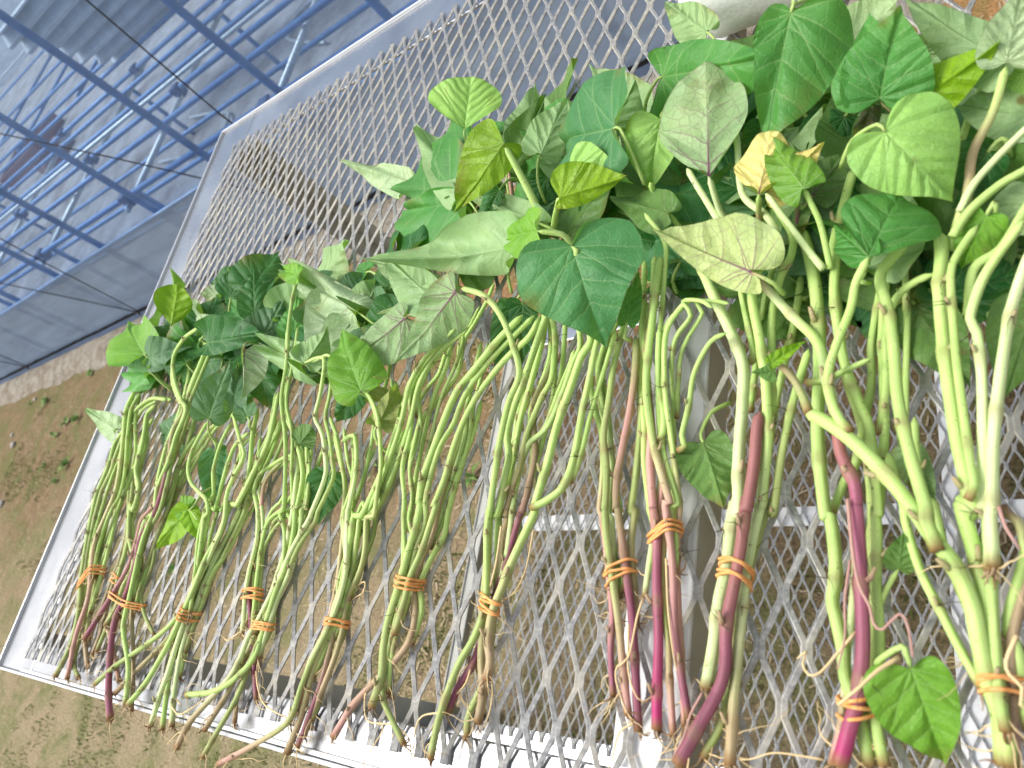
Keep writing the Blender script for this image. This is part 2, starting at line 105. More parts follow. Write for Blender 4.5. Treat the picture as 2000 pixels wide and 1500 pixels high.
[10,'stem','g',1.69,1.4,[[90.1,74.9,22.0],[94.2,79.8,22.2],[93.8,91.5,22.5],[89.4,111.9,23.1],[87.7,147.1,24.0],[93.5,176.3,35.4],[95.6,194.0,42.4],[84.6,213.5,50.0]]],
[10,'stem','g',1.66,1.2,[[103.1,69.8,20.0],[107.5,71.7,20.7],[105.7,77.7,21.7],[110.0,94.0,24.5],[114.3,110.6,29.2],[126.2,123.5,36.2],[136.9,124.8,40.0]]],
[10,'stem','g',1.61,1.23,[[99.0,13.0,6.0],[97.3,31.7,7.9],[96.9,43.9,9.1],[95.2,92.8,13.7],[96.9,121.7,23.8],[101.9,135.3,29.4],[112.7,144.1,34.5],[109.0,152.5,37.8],[121.9,147.3,41.4],[129.9,139.5,44.0]]],
[10,'stem','y,o',1.61,1.45,[[84.6,-6.3,9.0],[86.2,13.7,10.0],[88.0,34.0,10.9],[87.7,37.6,11.0],[89.4,56.8,11.4],[89.5,83.2,12.0]]],
[11,'stem','y,y,y,g',3.0,3.02,[[122.1,-47.6,10.0],[125.6,-26.6,11.5],[127.8,-6.7,12.9],[131.2,8.7,14.0],[132.7,26.2,15.2],[135.2,42.3,16.2],[137.7,33.5,16.8],[137.5,65.4,19.6],[139.7,93.7,23.1],[139.9,113.4,25.4],[132.0,135.5,27.9],[124.6,153.3,29.9],[115.6,177.0,32.2],[108.3,195.5,34.0]]],
[11,'stem','p,p,r,r,r',2.94,2.82,[[110.5,-81.4,10.0],[120.2,-65.1,12.1],[132.4,-42.5,14.9],[134.2,-19.0,17.6],[138.6,2.2,20.0],[141.9,22.5,21.3],[143.5,40.0,22.4],[143.9,32.4,22.9],[147.3,53.5,24.2],[148.9,75.6,25.5],[150.7,84.0,26.0]]],
[11,'stem','b,y,g,g',2.5,2.33,[[134.5,-77.3,8.0],[137.1,-33.6,10.7],[140.0,1.4,12.8],[142.5,15.9,13.6],[145.9,31.5,14.5],[148.5,42.1,15.1],[148.0,38.0,15.7],[152.7,68.5,20.7],[153.2,82.1,22.8],[152.9,100.8,25.7],[150.6,120.5,28.5],[146.4,146.7,32.1],[148.7,159.7,34.0],[155.0,171.4,36.0]]],
[11,'stem','b,o,o,g',2.06,1.95,[[132.9,-78.2,6.0],[134.0,-49.0,6.9],[136.5,-17.0,7.9],[139.8,5.8,8.5],[144.8,25.9,9.2],[151.3,43.3,11.0],[152.7,34.6,11.8],[157.7,65.5,14.9],[164.5,94.6,17.7],[172.3,118.6,20.0]]],
[11,'stem','g',2.34,1.81,[[151.0,86.5,20.0],[153.9,86.0,20.2],[153.9,112.7,21.8],[154.8,143.9,23.7],[161.3,161.5,29.1],[167.3,168.8,32.9],[168.7,180.3,37.2],[158.1,204.0,46.0]]],
[11,'stem','g',1.92,1.54,[[139.6,118.2,18.0],[142.7,118.5,18.5],[142.0,128.8,19.9],[138.8,151.8,26.4],[139.1,168.1,36.0]]],
[11,'stem','o,g',2.0,1.96,[[120.2,-76.5,5.0],[129.6,-55.5,5.2],[135.5,-4.8,5.7],[139.0,22.4,5.9],[144.2,33.8,6.0],[146.8,59.4,7.5],[150.5,88.0,9.3],[156.3,117.5,11.1],[162.2,142.8,12.5],[166.3,169.3,14.0]]],
[11,'stem','g',1.93,1.54,[[136.5,94.2,6.0],[138.5,111.4,7.5],[141.6,137.4,9.8],[148.4,159.8,18.4],[156.9,176.2,26.0]]],
[12,'stem','g',2.65,3.31,[[193.3,-68.5,10.0],[191.2,-56.4,10.8],[188.8,-46.6,11.4],[184.9,-36.7,12.0],[184.5,-26.0,12.6],[182.0,-12.2,13.4],[180.7,-4.7,13.8],[182.5,7.8,14.4],[180.8,32.0,15.6],[178.8,32.6,15.7],[176.8,58.3,17.7],[176.6,80.5,19.7],[178.3,108.3,22.0],[178.1,133.0,24.0],[176.9,153.8,25.6],[174.5,171.5,26.9],[171.1,188.1,28.0]]],
[12,'stem','m,p,p,p,p,r,y,g,y,k',3.07,2.24,[[183.6,-70.5,16.0],[188.3,-56.1,17.5],[192.4,-42.3,18.9],[194.8,-23.0,20.8],[195.2,-1.6,22.8],[195.4,17.1,24.5],[195.4,34.1,26.0],[195.4,33.1,26.0],[195.0,42.8,26.4],[189.3,58.3,26.9],[187.3,76.0,27.4],[182.8,99.8,28.1],[178.8,117.0,28.6],[166.4,134.9,29.2],[145.8,165.2,30.0]]],
[12,'stem','g',2.22,2.4,[[198.6,-67.6,10.0],[196.3,-49.1,11.4],[198.5,-31.9,12.5],[199.3,-14.2,13.7],[198.8,4.1,14.8],[200.4,23.3,16.0],[200.2,34.4,16.6],[201.6,31.7,16.8],[201.1,52.0,18.0],[199.4,73.0,20.5],[195.5,86.4,22.2],[190.8,105.0,24.4],[188.4,124.2,26.5],[187.5,143.9,28.6],[189.3,163.7,30.7],[187.7,167.1,31.1],[194.1,191.4,33.7],[200.4,211.8,36.0]]],
[12,'stem','k,y,o',1.79,1.5,[[178.0,-70.8,7.0],[182.9,-50.5,8.3],[185.0,-29.1,9.5],[187.9,-6.8,10.5],[189.9,8.7,11.1],[189.6,24.7,11.7],[192.2,33.4,12.0]]],
[12,'stem','g',2.28,1.75,[[195.8,64.9,34.0],[191.8,69.9,34.6],[187.6,81.6,35.7],[187.2,94.9,36.8],[192.0,109.2,38.8],[199.8,121.3,45.4],[203.9,131.8,50.6],[211.0,140.2,56.0]]],
[12,'stem','o,g',1.66,2.26,[[189.5,-68.9,6.0],[191.5,-49.2,6.3],[194.5,-20.6,6.8],[195.9,2.0,7.1],[195.2,25.8,7.4],[196.3,34.6,7.5],[195.5,60.4,7.9],[192.3,83.2,8.7],[187.2,102.7,9.9],[185.3,122.7,11.0],[184.3,148.7,12.3],[179.4,171.8,13.5],[170.1,177.4,14.1],[152.3,201.5,15.4],[131.3,235.3,16.9],[121.2,263.8,18.0]]],
[12,'stem','g',2.04,1.8,[[178.4,35.0,8.0],[185.2,52.0,8.6],[190.3,60.4,8.9],[194.0,78.1,9.4],[198.9,100.6,10.4],[200.2,118.8,13.0],[203.9,136.9,15.7],[207.7,155.4,18.3],[209.4,167.6,20.0]]],
[12,'stem','g',2.06,2.04,[[199.9,34.6,10.0],[204.0,71.3,12.3],[205.4,98.0,13.9],[206.2,120.5,17.0],[208.6,143.4,20.3],[210.8,162.3,22.9],[212.9,169.4,24.0]]],
[12,'stem','g',2.02,1.63,[[202.4,71.6,12.0],[206.8,96.5,16.7],[209.2,122.0,22.3],[215.6,134.6,27.2],[225.1,138.8,31.1],[233.1,138.8,34.0]]],
[12,'stem','g',1.62,1.51,[[206.5,46.6,8.0],[211.7,71.5,9.8],[214.1,97.7,11.6],[217.0,124.0,15.6],[218.1,146.7,19.3],[218.7,163.5,22.0]]],
[12,'stem','g',1.77,1.19,[[172.1,98.1,24.0],[182.7,97.3,25.2],[191.4,100.0,26.7],[204.3,102.7,30.0]]],
[13,'stem','g',2.93,3.13,[[241.4,-60.8,14.0],[240.9,-47.0,17.3],[238.2,-32.4,20.8],[236.9,-19.0,23.8],[235.9,-6.5,26.6],[232.0,6.4,29.5],[224.3,19.6,30.7],[219.0,29.1,31.2],[208.3,45.7,32.1],[196.5,60.5,32.9],[185.2,71.1,33.5],[175.6,77.5,34.0]]],
[13,'stem','o,b',2.28,1.49,[[177.3,76.3,34.0],[175.1,83.6,34.9],[171.4,92.8,36.6],[167.0,99.1,41.2],[162.7,100.4,44.0]]],
[13,'stem','g',2.6,2.39,[[227.0,11.5,34.0],[223.4,24.4,34.4],[223.7,29.4,34.6],[219.6,50.2,35.2],[216.1,77.5,35.9],[215.3,103.6,37.2],[214.0,122.0,38.1],[211.8,141.6,39.0],[224.2,155.4,40.0]]],
[13,'stem','g',1.73,1.94,[[235.4,-35.9,16.0],[229.4,-23.0,16.7],[223.6,-9.3,17.3],[217.0,7.5,18.1],[212.7,28.6,18.9],[212.4,34.6,19.1],[209.4,46.7,19.6],[207.1,59.3,20.0]]],
[13,'stem','g',2.94,2.83,[[239.7,-61.1,14.0],[240.3,-34.9,17.8],[239.9,-22.6,19.6],[239.8,-6.6,21.8],[237.6,13.4,24.4],[234.7,34.5,27.1],[239.3,27.2,28.1],[236.4,53.1,29.9],[235.0,76.9,31.4],[234.2,102.1,32.9],[234.7,128.6,34.4],[236.7,146.7,35.4],[236.9,159.0,36.0]]],
[13,'stem','g',1.7,1.68,[[238.8,31.3,36.0],[241.4,37.0,36.0],[240.5,50.5,36.0],[239.6,82.5,36.0],[239.6,107.3,37.8],[240.5,132.6,40.9],[244.9,142.6,42.3],[252.7,152.4,44.0]]],
[13,'stem','y,y,g',2.14,1.89,[[243.0,5.6,28.0],[244.6,29.5,30.0],[243.0,27.1,30.2],[244.9,51.6,32.1],[247.7,81.6,35.2],[248.1,101.8,39.8],[246.3,108.3,41.3],[251.9,122.6,44.8],[258.9,132.2,47.8],[262.6,136.4,49.2],[269.9,143.9,52.0]]],
[13,'stem','y,y',2.32,2.07,[[244.5,6.5,30.0],[245.4,28.1,32.1],[246.1,29.3,32.2],[249.5,57.7,34.9],[255.6,86.4,39.5],[261.2,107.6,44.1],[267.3,122.8,47.7],[272.1,132.1,50.0]]],
[13,'stem','g',2.2,2.42,[[242.1,-50.1,20.0],[241.0,-38.3,20.7],[241.3,-16.4,21.8],[242.4,6.6,23.8],[243.7,27.2,25.8],[244.0,29.8,26.0]]],
[13,'stem','k,b,b',2.21,1.95,[[242.2,-60.5,12.0],[244.1,-37.2,14.7],[245.2,-21.6,16.2],[249.6,-5.2,17.1],[255.3,11.7,18.0]]],
[13,'stem','g',2.22,1.97,[[248.2,-48.5,12.0],[247.3,-21.2,15.0],[245.4,-11.8,16.0],[249.9,2.6,18.2],[254.1,14.6,20.0],[258.5,28.0,22.0]]],
[13,'stem','b,g',1.82,1.55,[[248.4,32.6,22.0],[249.4,29.5,22.4],[253.3,25.6,23.3],[254.2,17.2,23.0],[254.6,7.7,20.0]]],
[13,'stem','g',1.58,1.71,[[236.5,-28.2,8.0],[233.1,-11.2,8.7],[229.2,2.6,9.3],[225.2,20.1,10.0],[222.9,37.9,13.1],[219.1,40.0,14.0],[218.0,59.4,17.3],[218.7,75.4,20.0]]],
[13,'petiole','g,b,g',2.47,1.71,[[239.6,152.1,30.0],[245.9,166.5,35.4],[250.0,175.0,38.7],[254.4,192.4,44.8],[264.4,206.0,52.3],[271.7,222.1,60.0]]],
[13,'petiole','y',1.74,1.44,[[246.0,165.3,40.0],[252.9,175.8,43.0],[263.0,184.4,46.3],[274.1,192.9,48.8],[279.8,196.4,50.0]]],
[13,'petiole','g',2.06,1.62,[[242.6,151.2,42.0],[250.5,162.5,43.1],[262.4,170.6,45.0],[272.1,172.5,47.8],[278.9,174.8,50.0]]],
[13,'petiole','g',1.9,1.53,[[246.5,215.9,24.0],[251.0,223.6,29.0],[257.5,232.0,36.9],[269.0,232.1,50.0]]],
[13,'petiole','g',1.95,1.66,[[259.8,203.5,24.0],[264.1,212.2,28.6],[268.5,224.3,36.8],[271.6,231.8,44.0]]],
[13,'petiole','g',2.25,1.84,[[244.0,117.9,28.0],[248.4,137.8,33.1],[259.4,142.7,36.8],[269.7,155.8,41.7],[274.4,161.9,44.0]]],
[11,'petiole','y',1.94,1.6,[[128.3,205.9,30.0],[126.8,210.5,37.0],[128.0,220.8,55.0]]],
[11,'petiole','y',2.08,1.84,[[127.5,199.7,30.0],[125.2,204.9,32.9],[117.1,222.5,41.7],[109.7,239.5,48.0]]],
[12,'petiole','y',2.04,1.79,[[162.2,180.5,40.0],[156.5,193.3,41.3],[143.5,211.3,43.4],[141.5,244.0,49.2],[139.8,258.7,52.0]]],
[12,'petiole','r,g',1.69,1.34,[[150.7,188.3,34.0],[153.4,193.0,43.3],[159.2,194.1,58.0]]],
[12,'petiole','y',1.93,1.61,[[184.8,153.9,36.0],[179.0,164.0,39.9],[173.1,175.4,44.0],[166.4,187.5,51.5],[162.3,195.1,56.0]]],
[12,'petiole','g',1.67,1.42,[[187.6,154.4,34.0],[187.3,162.6,38.3],[186.3,175.6,45.7],[183.8,185.0,54.1],[182.5,189.4,58.0]]],
[12,'petiole','p,g',1.25,1.08,[[169.1,191.1,28.0],[170.6,198.6,33.7],[174.7,202.8,44.0]]],
[12,'petiole','y,g',1.7,1.35,[[142.4,265.0,30.0],[146.5,270.2,35.0],[154.8,276.2,42.8],[156.4,285.8,50.0]]],
[12,'petiole','g,b',1.97,1.51,[[230.0,228.7,26.0],[225.7,228.3,42.9],[220.2,228.4,60.0]]],
[12,'petiole','r,g',1.8,1.29,[[198.4,157.5,24.0],[204.1,150.7,35.8],[210.5,142.0,54.0]]],
[8,'petiole','g',3.17,2.4,[[-14.2,248.7,26.0],[-13.9,252.5,29.6],[-20.1,277.7,54.1],[-26.1,297.8,74.0]]],
[8,'petiole','g',2.39,1.83,[[-5.6,244.5,28.0],[6.1,242.2,41.5],[28.7,234.0,66.0]]],
[8,'petiole','y,g',2.22,1.83,[[30.3,209.5,30.0],[29.1,210.0,45.3],[27.4,212.2,55.8],[14.5,212.3,66.0]]],
[8,'petiole','g',2.35,1.84,[[10.7,176.6,40.0],[51.5,179.7,67.2],[50.6,185.4,72.0]]],
[9,'petiole','g',1.91,1.68,[[64.2,301.5,40.0],[62.4,292.0,49.4],[60.2,283.8,60.0]]],
[7,'petiole','k',1.84,1.62,[[-59.0,293.5,20.0],[-58.5,299.0,24.5],[-55.4,312.5,36.0]]],
[10,'petiole','g',1.74,1.38,[[99.5,210.2,20.0],[98.2,211.9,32.1],[97.4,213.3,44.0]]],
[10,'petiole','g',2.14,1.73,[[83.1,238.0,24.0],[84.4,235.8,40.2],[87.3,234.3,52.0]]],
[12,'petiole','g',1.29,1.08,[[198.2,-15.4,12.0],[200.3,-5.3,13.6],[204.4,2.8,14.9],[208.4,8.6,16.0]]],
[12,'petiole','g',1.35,1.1,[[198.6,-30.6,18.0],[203.5,-27.2,21.0],[210.3,-23.7,23.7],[211.3,-26.2,23.1],[212.7,-31.6,22.0]]],
[14,'stem','b,o',2.06,2.35,[[-538.5,-88.0,6.0],[-537.5,-61.9,6.6],[-542.5,-40.8,7.1],[-547.9,-13.5,7.7],[-546.5,11.0,8.1],[-558.0,38.3,8.4],[-573.5,62.9,8.7],[-577.6,70.8,8.7],[-593.5,99.1,9.0]]],
[14,'stem','o,g',2.04,2.41,[[-526.9,-83.9,8.0],[-524.5,-47.4,8.7],[-537.8,-13.6,9.3],[-541.5,14.5,9.8],[-552.2,49.6,10.4],[-555.7,65.2,10.7],[-580.2,108.2,11.3],[-591.9,153.2,12.0]]],
[14,'stem','b,o',1.85,2.05,[[-561.3,-75.6,5.0],[-559.0,-41.2,5.5],[-558.9,-13.3,5.8],[-557.8,9.5,6.3],[-564.2,34.8,7.2],[-575.6,58.5,8.0],[-596.2,88.4,9.0]]],
[1,'stem','y,g',2.23,2.2,[[-631.1,-13.6,6.1],[-654.5,30.4,8.9],[-670.8,65.5,7.5],[-676.4,86.5,7.6],[-672.8,123.5,11.7],[-679.2,152.4,12.5],[-662.5,164.2,11.0],[-639.7,174.7,13.7]]],
[1,'stem','g',2.31,2.35,[[-631.1,-13.6,5.5],[-655.1,28.8,8.3],[-671.6,66.2,8.8],[-677.7,88.4,8.2],[-674.5,124.1,8.7],[-681.6,151.7,10.9],[-664.9,168.1,14.1]]],
[1,'stem','g',1.81,2.18,[[-591.7,-14.2,12.5],[-610.9,23.3,11.7],[-606.3,56.2,15.3],[-600.5,79.9,14.7],[-608.7,110.6,16.4],[-630.2,154.2,20.2],[-646.9,188.6,21.4],[-637.8,214.8,21.2],[-618.8,218.0,23.2]]],
[1,'stem','y,g',2.12,2.13,[[-596.4,-12.4,8.7],[-616.7,20.6,13.4],[-612.5,54.7,15.8],[-608.1,78.1,13.6],[-619.1,111.3,17.0],[-640.5,154.4,18.1],[-659.6,192.8,20.4],[-651.0,215.9,22.7],[-633.0,217.1,23.2]]],
[1,'stem','g',2.01,2.11,[[-625.2,-14.6,5.4],[-646.7,29.5,6.1],[-661.1,83.9,5.8],[-654.3,111.4,8.8],[-652.7,140.8,11.7],[-642.0,185.2,12.4],[-603.9,200.3,15.9],[-555.1,191.7,17.3]]],
[1,'stem','g',1.75,2.07,[[-611.8,-42.3,5.5],[-623.1,-13.5,4.9],[-643.9,27.2,6.7],[-659.2,82.0,6.7],[-650.3,113.4,11.7],[-649.6,140.9,9.9],[-637.9,187.8,13.1],[-599.3,198.9,14.3]]],
[1,'stem','o,g',1.73,2.16,[[-602.7,-11.5,4.9],[-613.5,23.2,4.7],[-619.7,58.7,4.7],[-619.0,82.8,8.5],[-607.8,99.2,9.4],[-609.2,131.4,11.9],[-640.0,179.0,15.5],[-654.4,213.3,15.8]]],
[1,'stem','g',1.93,1.6,[[-611.8,66.2,4.8],[-610.7,93.8,5.3],[-611.9,121.9,4.8]]],
[1,'stem','o,g',1.84,1.98,[[-612.7,64.9,4.8],[-610.7,92.9,5.9],[-611.3,122.4,8.0]]],
[2,'stem','y,g',2.26,2.09,[[-506.9,2.0,12.9],[-510.6,31.7,14.5],[-512.3,49.4,14.3],[-496.9,61.5,13.2],[-489.0,84.6,15.8]]],
[2,'stem','o,g',2.36,2.03,[[-502.0,-49.4,8.2],[-495.1,-28.6,8.8],[-495.5,-0.5,9.4],[-503.9,28.9,14.4],[-481.2,55.0,17.6],[-476.1,100.6,24.6],[-479.4,136.9,28.0],[-465.4,155.9,34.1],[-454.1,189.8,38.7],[-439.1,221.5,43.7],[-438.8,231.5,45.0]]],
[2,'stem','g',2.24,1.86,[[-506.0,-47.7,11.1],[-501.2,-29.1,8.2],[-502.4,-1.5,10.1],[-509.8,31.2,12.8],[-491.5,55.8,15.9],[-483.8,101.6,25.2],[-490.3,139.2,29.8],[-477.5,157.7,32.1],[-466.9,190.1,39.2],[-453.2,222.5,42.0]]],
[2,'stem','g',2.11,1.82,[[-483.2,-33.2,11.4],[-491.8,-2.0,13.1],[-496.3,27.0,16.9],[-492.2,55.9,18.7],[-493.1,82.3,22.6],[-476.8,111.1,26.7],[-470.5,132.5,32.9],[-456.1,156.3,39.9],[-473.6,169.1,41.8],[-500.3,194.9,46.0],[-512.6,222.4,48.3]]],
[2,'stem','o,g',2.15,1.89,[[-506.4,3.8,9.1],[-543.0,36.4,9.9],[-564.5,68.7,12.4],[-551.8,62.0,13.0],[-553.2,85.8,15.0],[-576.4,109.1,15.6],[-579.7,135.5,18.8],[-595.4,174.1,21.9]]],
[2,'stem','g',1.87,2.27,[[-506.1,4.0,12.1],[-541.3,35.9,9.9],[-561.9,66.6,14.6],[-549.2,60.2,11.8],[-548.9,81.0,17.5],[-572.7,106.0,18.2],[-576.7,135.5,17.5],[-590.5,173.8,22.4]]],
[2,'stem','o,g',1.9,1.57,[[-483.6,50.1,4.9],[-484.4,77.0,5.4],[-469.9,104.7,5.5],[-450.4,129.3,10.5]]],
[2,'stem','o,g',1.79,1.8,[[-484.0,48.7,4.9],[-484.1,74.1,4.9],[-472.5,105.7,8.3],[-453.0,126.3,8.7],[-433.5,145.8,12.2],[-397.6,157.7,14.6]]],
[3,'stem','o,g',1.91,1.69,[[-378.6,-62.5,11.0],[-372.7,-38.5,12.1],[-367.4,-20.3,12.1],[-361.4,8.7,13.6],[-349.6,32.8,17.7],[-343.2,57.5,17.7],[-333.8,58.6,18.1],[-318.9,85.9,20.2],[-307.4,114.1,23.7],[-309.0,145.0,26.3],[-310.6,160.7,28.3]]],
[3,'stem','g',2.3,1.79,[[-379.2,-59.3,13.3],[-372.5,-36.2,13.9],[-367.7,-18.3,15.0],[-362.2,10.5,15.3],[-351.3,32.0,14.5],[-344.5,56.5,19.7],[-333.6,55.9,19.4],[-317.8,86.0,21.6],[-307.7,110.5,22.8],[-309.5,145.0,25.5]]],
[3,'stem','g',2.01,1.31,[[-374.8,-88.5,9.0],[-374.6,-62.9,9.6],[-372.2,-40.6,10.1],[-371.2,-12.4,9.9],[-357.1,14.8,13.3],[-344.6,39.1,17.9],[-345.4,67.3,24.5],[-333.6,87.2,27.7],[-327.2,99.5,33.0],[-342.1,116.4,33.0]]],
[3,'stem','g',2.01,1.46,[[-373.7,-74.2,4.7],[-374.7,-47.9,5.1],[-367.8,-33.1,5.5],[-372.5,-2.2,4.7],[-377.8,28.0,9.2],[-378.5,59.0,10.1],[-368.3,54.2,12.3],[-365.5,93.0,13.6],[-360.3,119.0,15.6],[-338.0,127.1,17.3]]],
[3,'stem','g',2.07,1.88,[[-365.2,-44.2,5.5],[-362.0,-28.5,4.9],[-357.8,-3.5,7.2],[-343.5,21.3,6.2],[-328.7,50.3,10.6],[-327.7,61.0,12.0],[-324.9,88.3,17.3]]],
[3,'stem','o,g',2.0,1.73,[[-364.4,-72.0,4.9],[-364.8,-43.5,4.9],[-362.2,-29.5,5.0],[-357.1,-0.8,5.1],[-344.5,18.9,8.3],[-328.3,51.3,12.0],[-328.3,60.8,13.5],[-325.1,89.5,15.8],[-332.6,123.5,17.0]]],
[3,'stem','y,g',2.02,1.64,[[-406.0,-68.9,5.0],[-386.3,-49.1,5.0],[-374.1,-26.4,5.0],[-362.4,5.4,5.0],[-341.5,39.3,9.0],[-335.5,58.9,7.3],[-327.8,69.1,10.2],[-322.1,101.3,14.0],[-308.9,127.5,16.5],[-307.3,138.0,17.0]]],
[3,'stem','g',2.14,1.7,[[-405.3,-68.5,5.0],[-385.7,-48.3,5.0],[-374.1,-25.4,5.0],[-360.4,2.3,5.0],[-341.0,37.3,7.9],[-334.5,59.0,9.3],[-325.1,68.3,11.5],[-320.8,101.1,13.7],[-306.7,128.8,15.9],[-305.3,137.7,16.3]]],
[3,'stem','g',1.75,1.68,[[-360.6,-7.9,4.6],[-349.1,16.9,4.6],[-337.4,43.3,5.2],[-327.7,59.4,4.6],[-314.1,89.4,7.9],[-307.2,114.0,9.3],[-303.8,143.1,10.5]]],
[3,'stem','g',1.5,1.43,[[-363.3,-9.0,4.6],[-354.9,16.2,4.9],[-345.2,45.3,5.2],[-338.0,59.5,6.6],[-326.5,89.6,9.7],[-319.7,115.9,10.3],[-319.1,142.7,10.8]]],
[3,'stem','g',1.65,1.43,[[-386.6,30.9,14.6],[-386.0,61.9,15.0],[-381.2,66.6,17.4],[-391.5,91.5,18.8]]],
[3,'stem','y,g',1.67,1.33,[[-385.9,62.4,15.7],[-379.6,67.5,19.3],[-390.1,90.3,19.8]]],
[4,'stem','g',1.47,1.36,[[-279.1,-34.8,4.7],[-288.7,-18.0,6.3],[-298.4,3.8,5.7],[-300.8,30.5,6.1],[-309.0,52.8,8.0],[-307.2,55.0,8.5],[-314.3,80.2,10.1]]],
[4,'stem','y,g',1.73,1.46,[[-290.3,2.3,7.2],[-290.5,26.4,8.6],[-297.2,49.0,12.3],[-305.2,59.9,12.5],[-313.1,70.9,12.6],[-309.0,84.9,11.1],[-280.4,96.6,13.4],[-269.4,99.4,16.2]]],
[4,'stem','o,g',1.64,1.6,[[-288.3,26.2,4.4],[-282.1,43.2,7.9],[-259.3,55.8,8.2]]],
[5,'stem','o,g',2.19,1.35,[[-255.9,-48.7,13.8],[-246.2,-36.4,13.8],[-232.3,-8.8,15.6],[-219.0,18.8,19.5],[-203.0,36.9,22.1],[-199.1,43.6,25.1],[-185.5,68.7,28.9],[-185.8,78.4,32.1],[-193.5,100.3,36.7],[-206.0,120.1,37.9],[-201.3,138.9,43.0],[-202.0,163.9,49.2],[-207.5,169.5,51.3],[-224.1,165.2,52.4]]],
[5,'stem','y,g',1.74,1.48,[[-240.5,-66.0,13.0],[-236.2,-46.4,14.8],[-233.8,-19.8,14.6],[-224.8,3.8,16.0],[-225.0,32.2,18.6],[-230.3,51.4,18.3],[-226.6,49.9,18.0],[-227.3,73.7,22.2],[-238.2,92.6,21.2],[-245.9,104.1,22.8]]],
[5,'stem','y,g',1.79,1.65,[[-241.1,-65.6,10.8],[-237.4,-45.9,15.0],[-233.9,-19.9,15.2],[-226.0,1.6,16.8],[-226.3,30.5,18.0],[-229.9,50.0,19.7],[-226.9,52.2,18.2],[-228.7,73.6,20.6],[-238.2,90.6,22.2],[-246.3,107.3,22.2]]],
[5,'stem','o,g',1.45,1.41,[[-257.0,-66.4,7.0],[-250.6,-42.1,7.1],[-251.2,-24.9,8.7],[-246.1,-1.5,9.4],[-255.2,29.0,9.2],[-268.4,47.8,12.1],[-263.4,49.3,12.0],[-267.3,82.9,21.0],[-273.5,114.0,27.1],[-286.4,147.3,34.6],[-285.3,178.5,40.7],[-291.1,213.4,47.9]]],
[5,'stem','g',1.69,1.42,[[-252.2,-66.2,7.1],[-245.5,-45.3,6.2],[-246.3,-24.9,7.2],[-239.3,-4.2,10.7],[-247.2,31.5,8.9],[-260.8,50.4,12.9],[-255.1,52.5,12.6],[-257.9,81.9,21.0],[-262.9,114.5,27.8],[-275.2,144.2,35.7],[-274.0,182.3,42.0],[-277.2,214.1,46.0]]],
[5,'stem','y,g',1.57,1.32,[[-259.0,-60.5,4.3],[-251.9,-38.5,4.9],[-248.6,-11.3,4.3],[-244.7,12.0,8.2],[-245.3,34.5,10.5],[-237.8,52.3,12.1],[-242.6,82.9,14.8],[-245.0,105.0,16.6]]],
[5,'stem','g',1.95,1.99,[[-258.4,-46.5,6.6],[-253.4,-30.6,5.6],[-247.6,-1.6,6.7],[-244.4,23.0,8.8],[-245.1,44.4,12.2],[-246.7,70.1,11.9],[-252.1,90.2,16.1],[-265.5,116.9,15.9]]],
[5,'stem','g',2.08,1.82,[[-269.7,-72.5,6.4],[-261.6,-45.5,6.5],[-257.2,-28.9,5.1],[-253.9,-4.1,5.3],[-253.1,24.3,7.1],[-253.4,44.4,8.7],[-256.0,69.8,12.9],[-261.9,89.3,13.8],[-277.6,119.9,14.9],[-301.9,146.5,19.9],[-311.8,173.0,21.7]]],
[5,'stem','y,g',1.4,1.57,[[-254.2,-32.5,4.4],[-247.4,-8.0,4.4],[-241.9,15.7,4.4],[-235.8,36.2,4.4],[-234.5,59.2,8.5],[-233.3,79.6,7.8],[-228.6,98.2,9.2],[-222.8,111.4,13.2]]],
[6,'stem','y,g',1.7,1.4,[[-177.6,-78.1,13.6],[-173.7,-59.7,13.6],[-167.1,-40.2,11.9],[-162.0,-22.8,15.1],[-161.2,3.4,14.3],[-174.5,39.5,19.0],[-175.1,50.5,18.1],[-176.1,76.9,17.2],[-189.7,105.7,18.7]]],
[6,'stem','y,g',1.49,1.56,[[-182.3,-103.5,12.5],[-178.2,-78.5,13.3],[-175.1,-60.2,13.7],[-167.0,-40.9,13.4],[-161.8,-24.6,14.3],[-160.4,2.6,13.9],[-172.8,43.0,19.1],[-174.0,49.1,16.4],[-174.8,77.9,20.2],[-188.6,107.8,19.3],[-200.7,104.2,20.2]]],
[6,'stem','g',1.89,1.92,[[-171.5,-71.7,10.2],[-164.1,-46.5,10.6],[-158.0,-32.0,12.1],[-156.4,-2.2,11.6],[-156.7,28.8,14.7],[-156.9,41.3,16.6],[-147.2,39.5,17.0],[-137.6,57.8,17.3],[-128.3,81.8,22.6],[-121.8,104.5,23.7]]],
[6,'stem','o,g',1.8,1.95,[[-163.0,-48.1,9.1],[-155.7,-31.0,9.7],[-156.1,-2.2,11.3],[-155.0,28.9,16.3],[-155.2,41.0,17.7],[-146.0,43.7,16.9],[-134.9,60.7,17.6],[-126.2,81.2,21.1],[-118.7,104.7,22.5],[-113.5,137.4,27.6],[-110.0,144.6,26.7]]],
[6,'stem','g',1.66,1.67,[[-156.7,-29.7,6.1],[-165.3,-10.1,10.0],[-163.8,11.3,10.2],[-160.4,37.2,9.4],[-153.1,51.8,15.8],[-142.1,45.6,16.3],[-126.5,72.8,20.1],[-111.1,105.6,28.6],[-103.2,132.7,35.3],[-86.2,153.2,39.4],[-52.7,165.9,45.1]]],
[6,'stem','g',1.83,1.19,[[-157.5,-17.0,6.0],[-150.7,0.7,9.3],[-147.9,18.3,11.1],[-147.0,39.5,17.5],[-138.9,38.9,19.1],[-135.6,59.2,23.4],[-134.2,76.7,26.7],[-141.8,109.9,35.1],[-153.8,128.7,39.3],[-163.7,132.4,42.6]]],
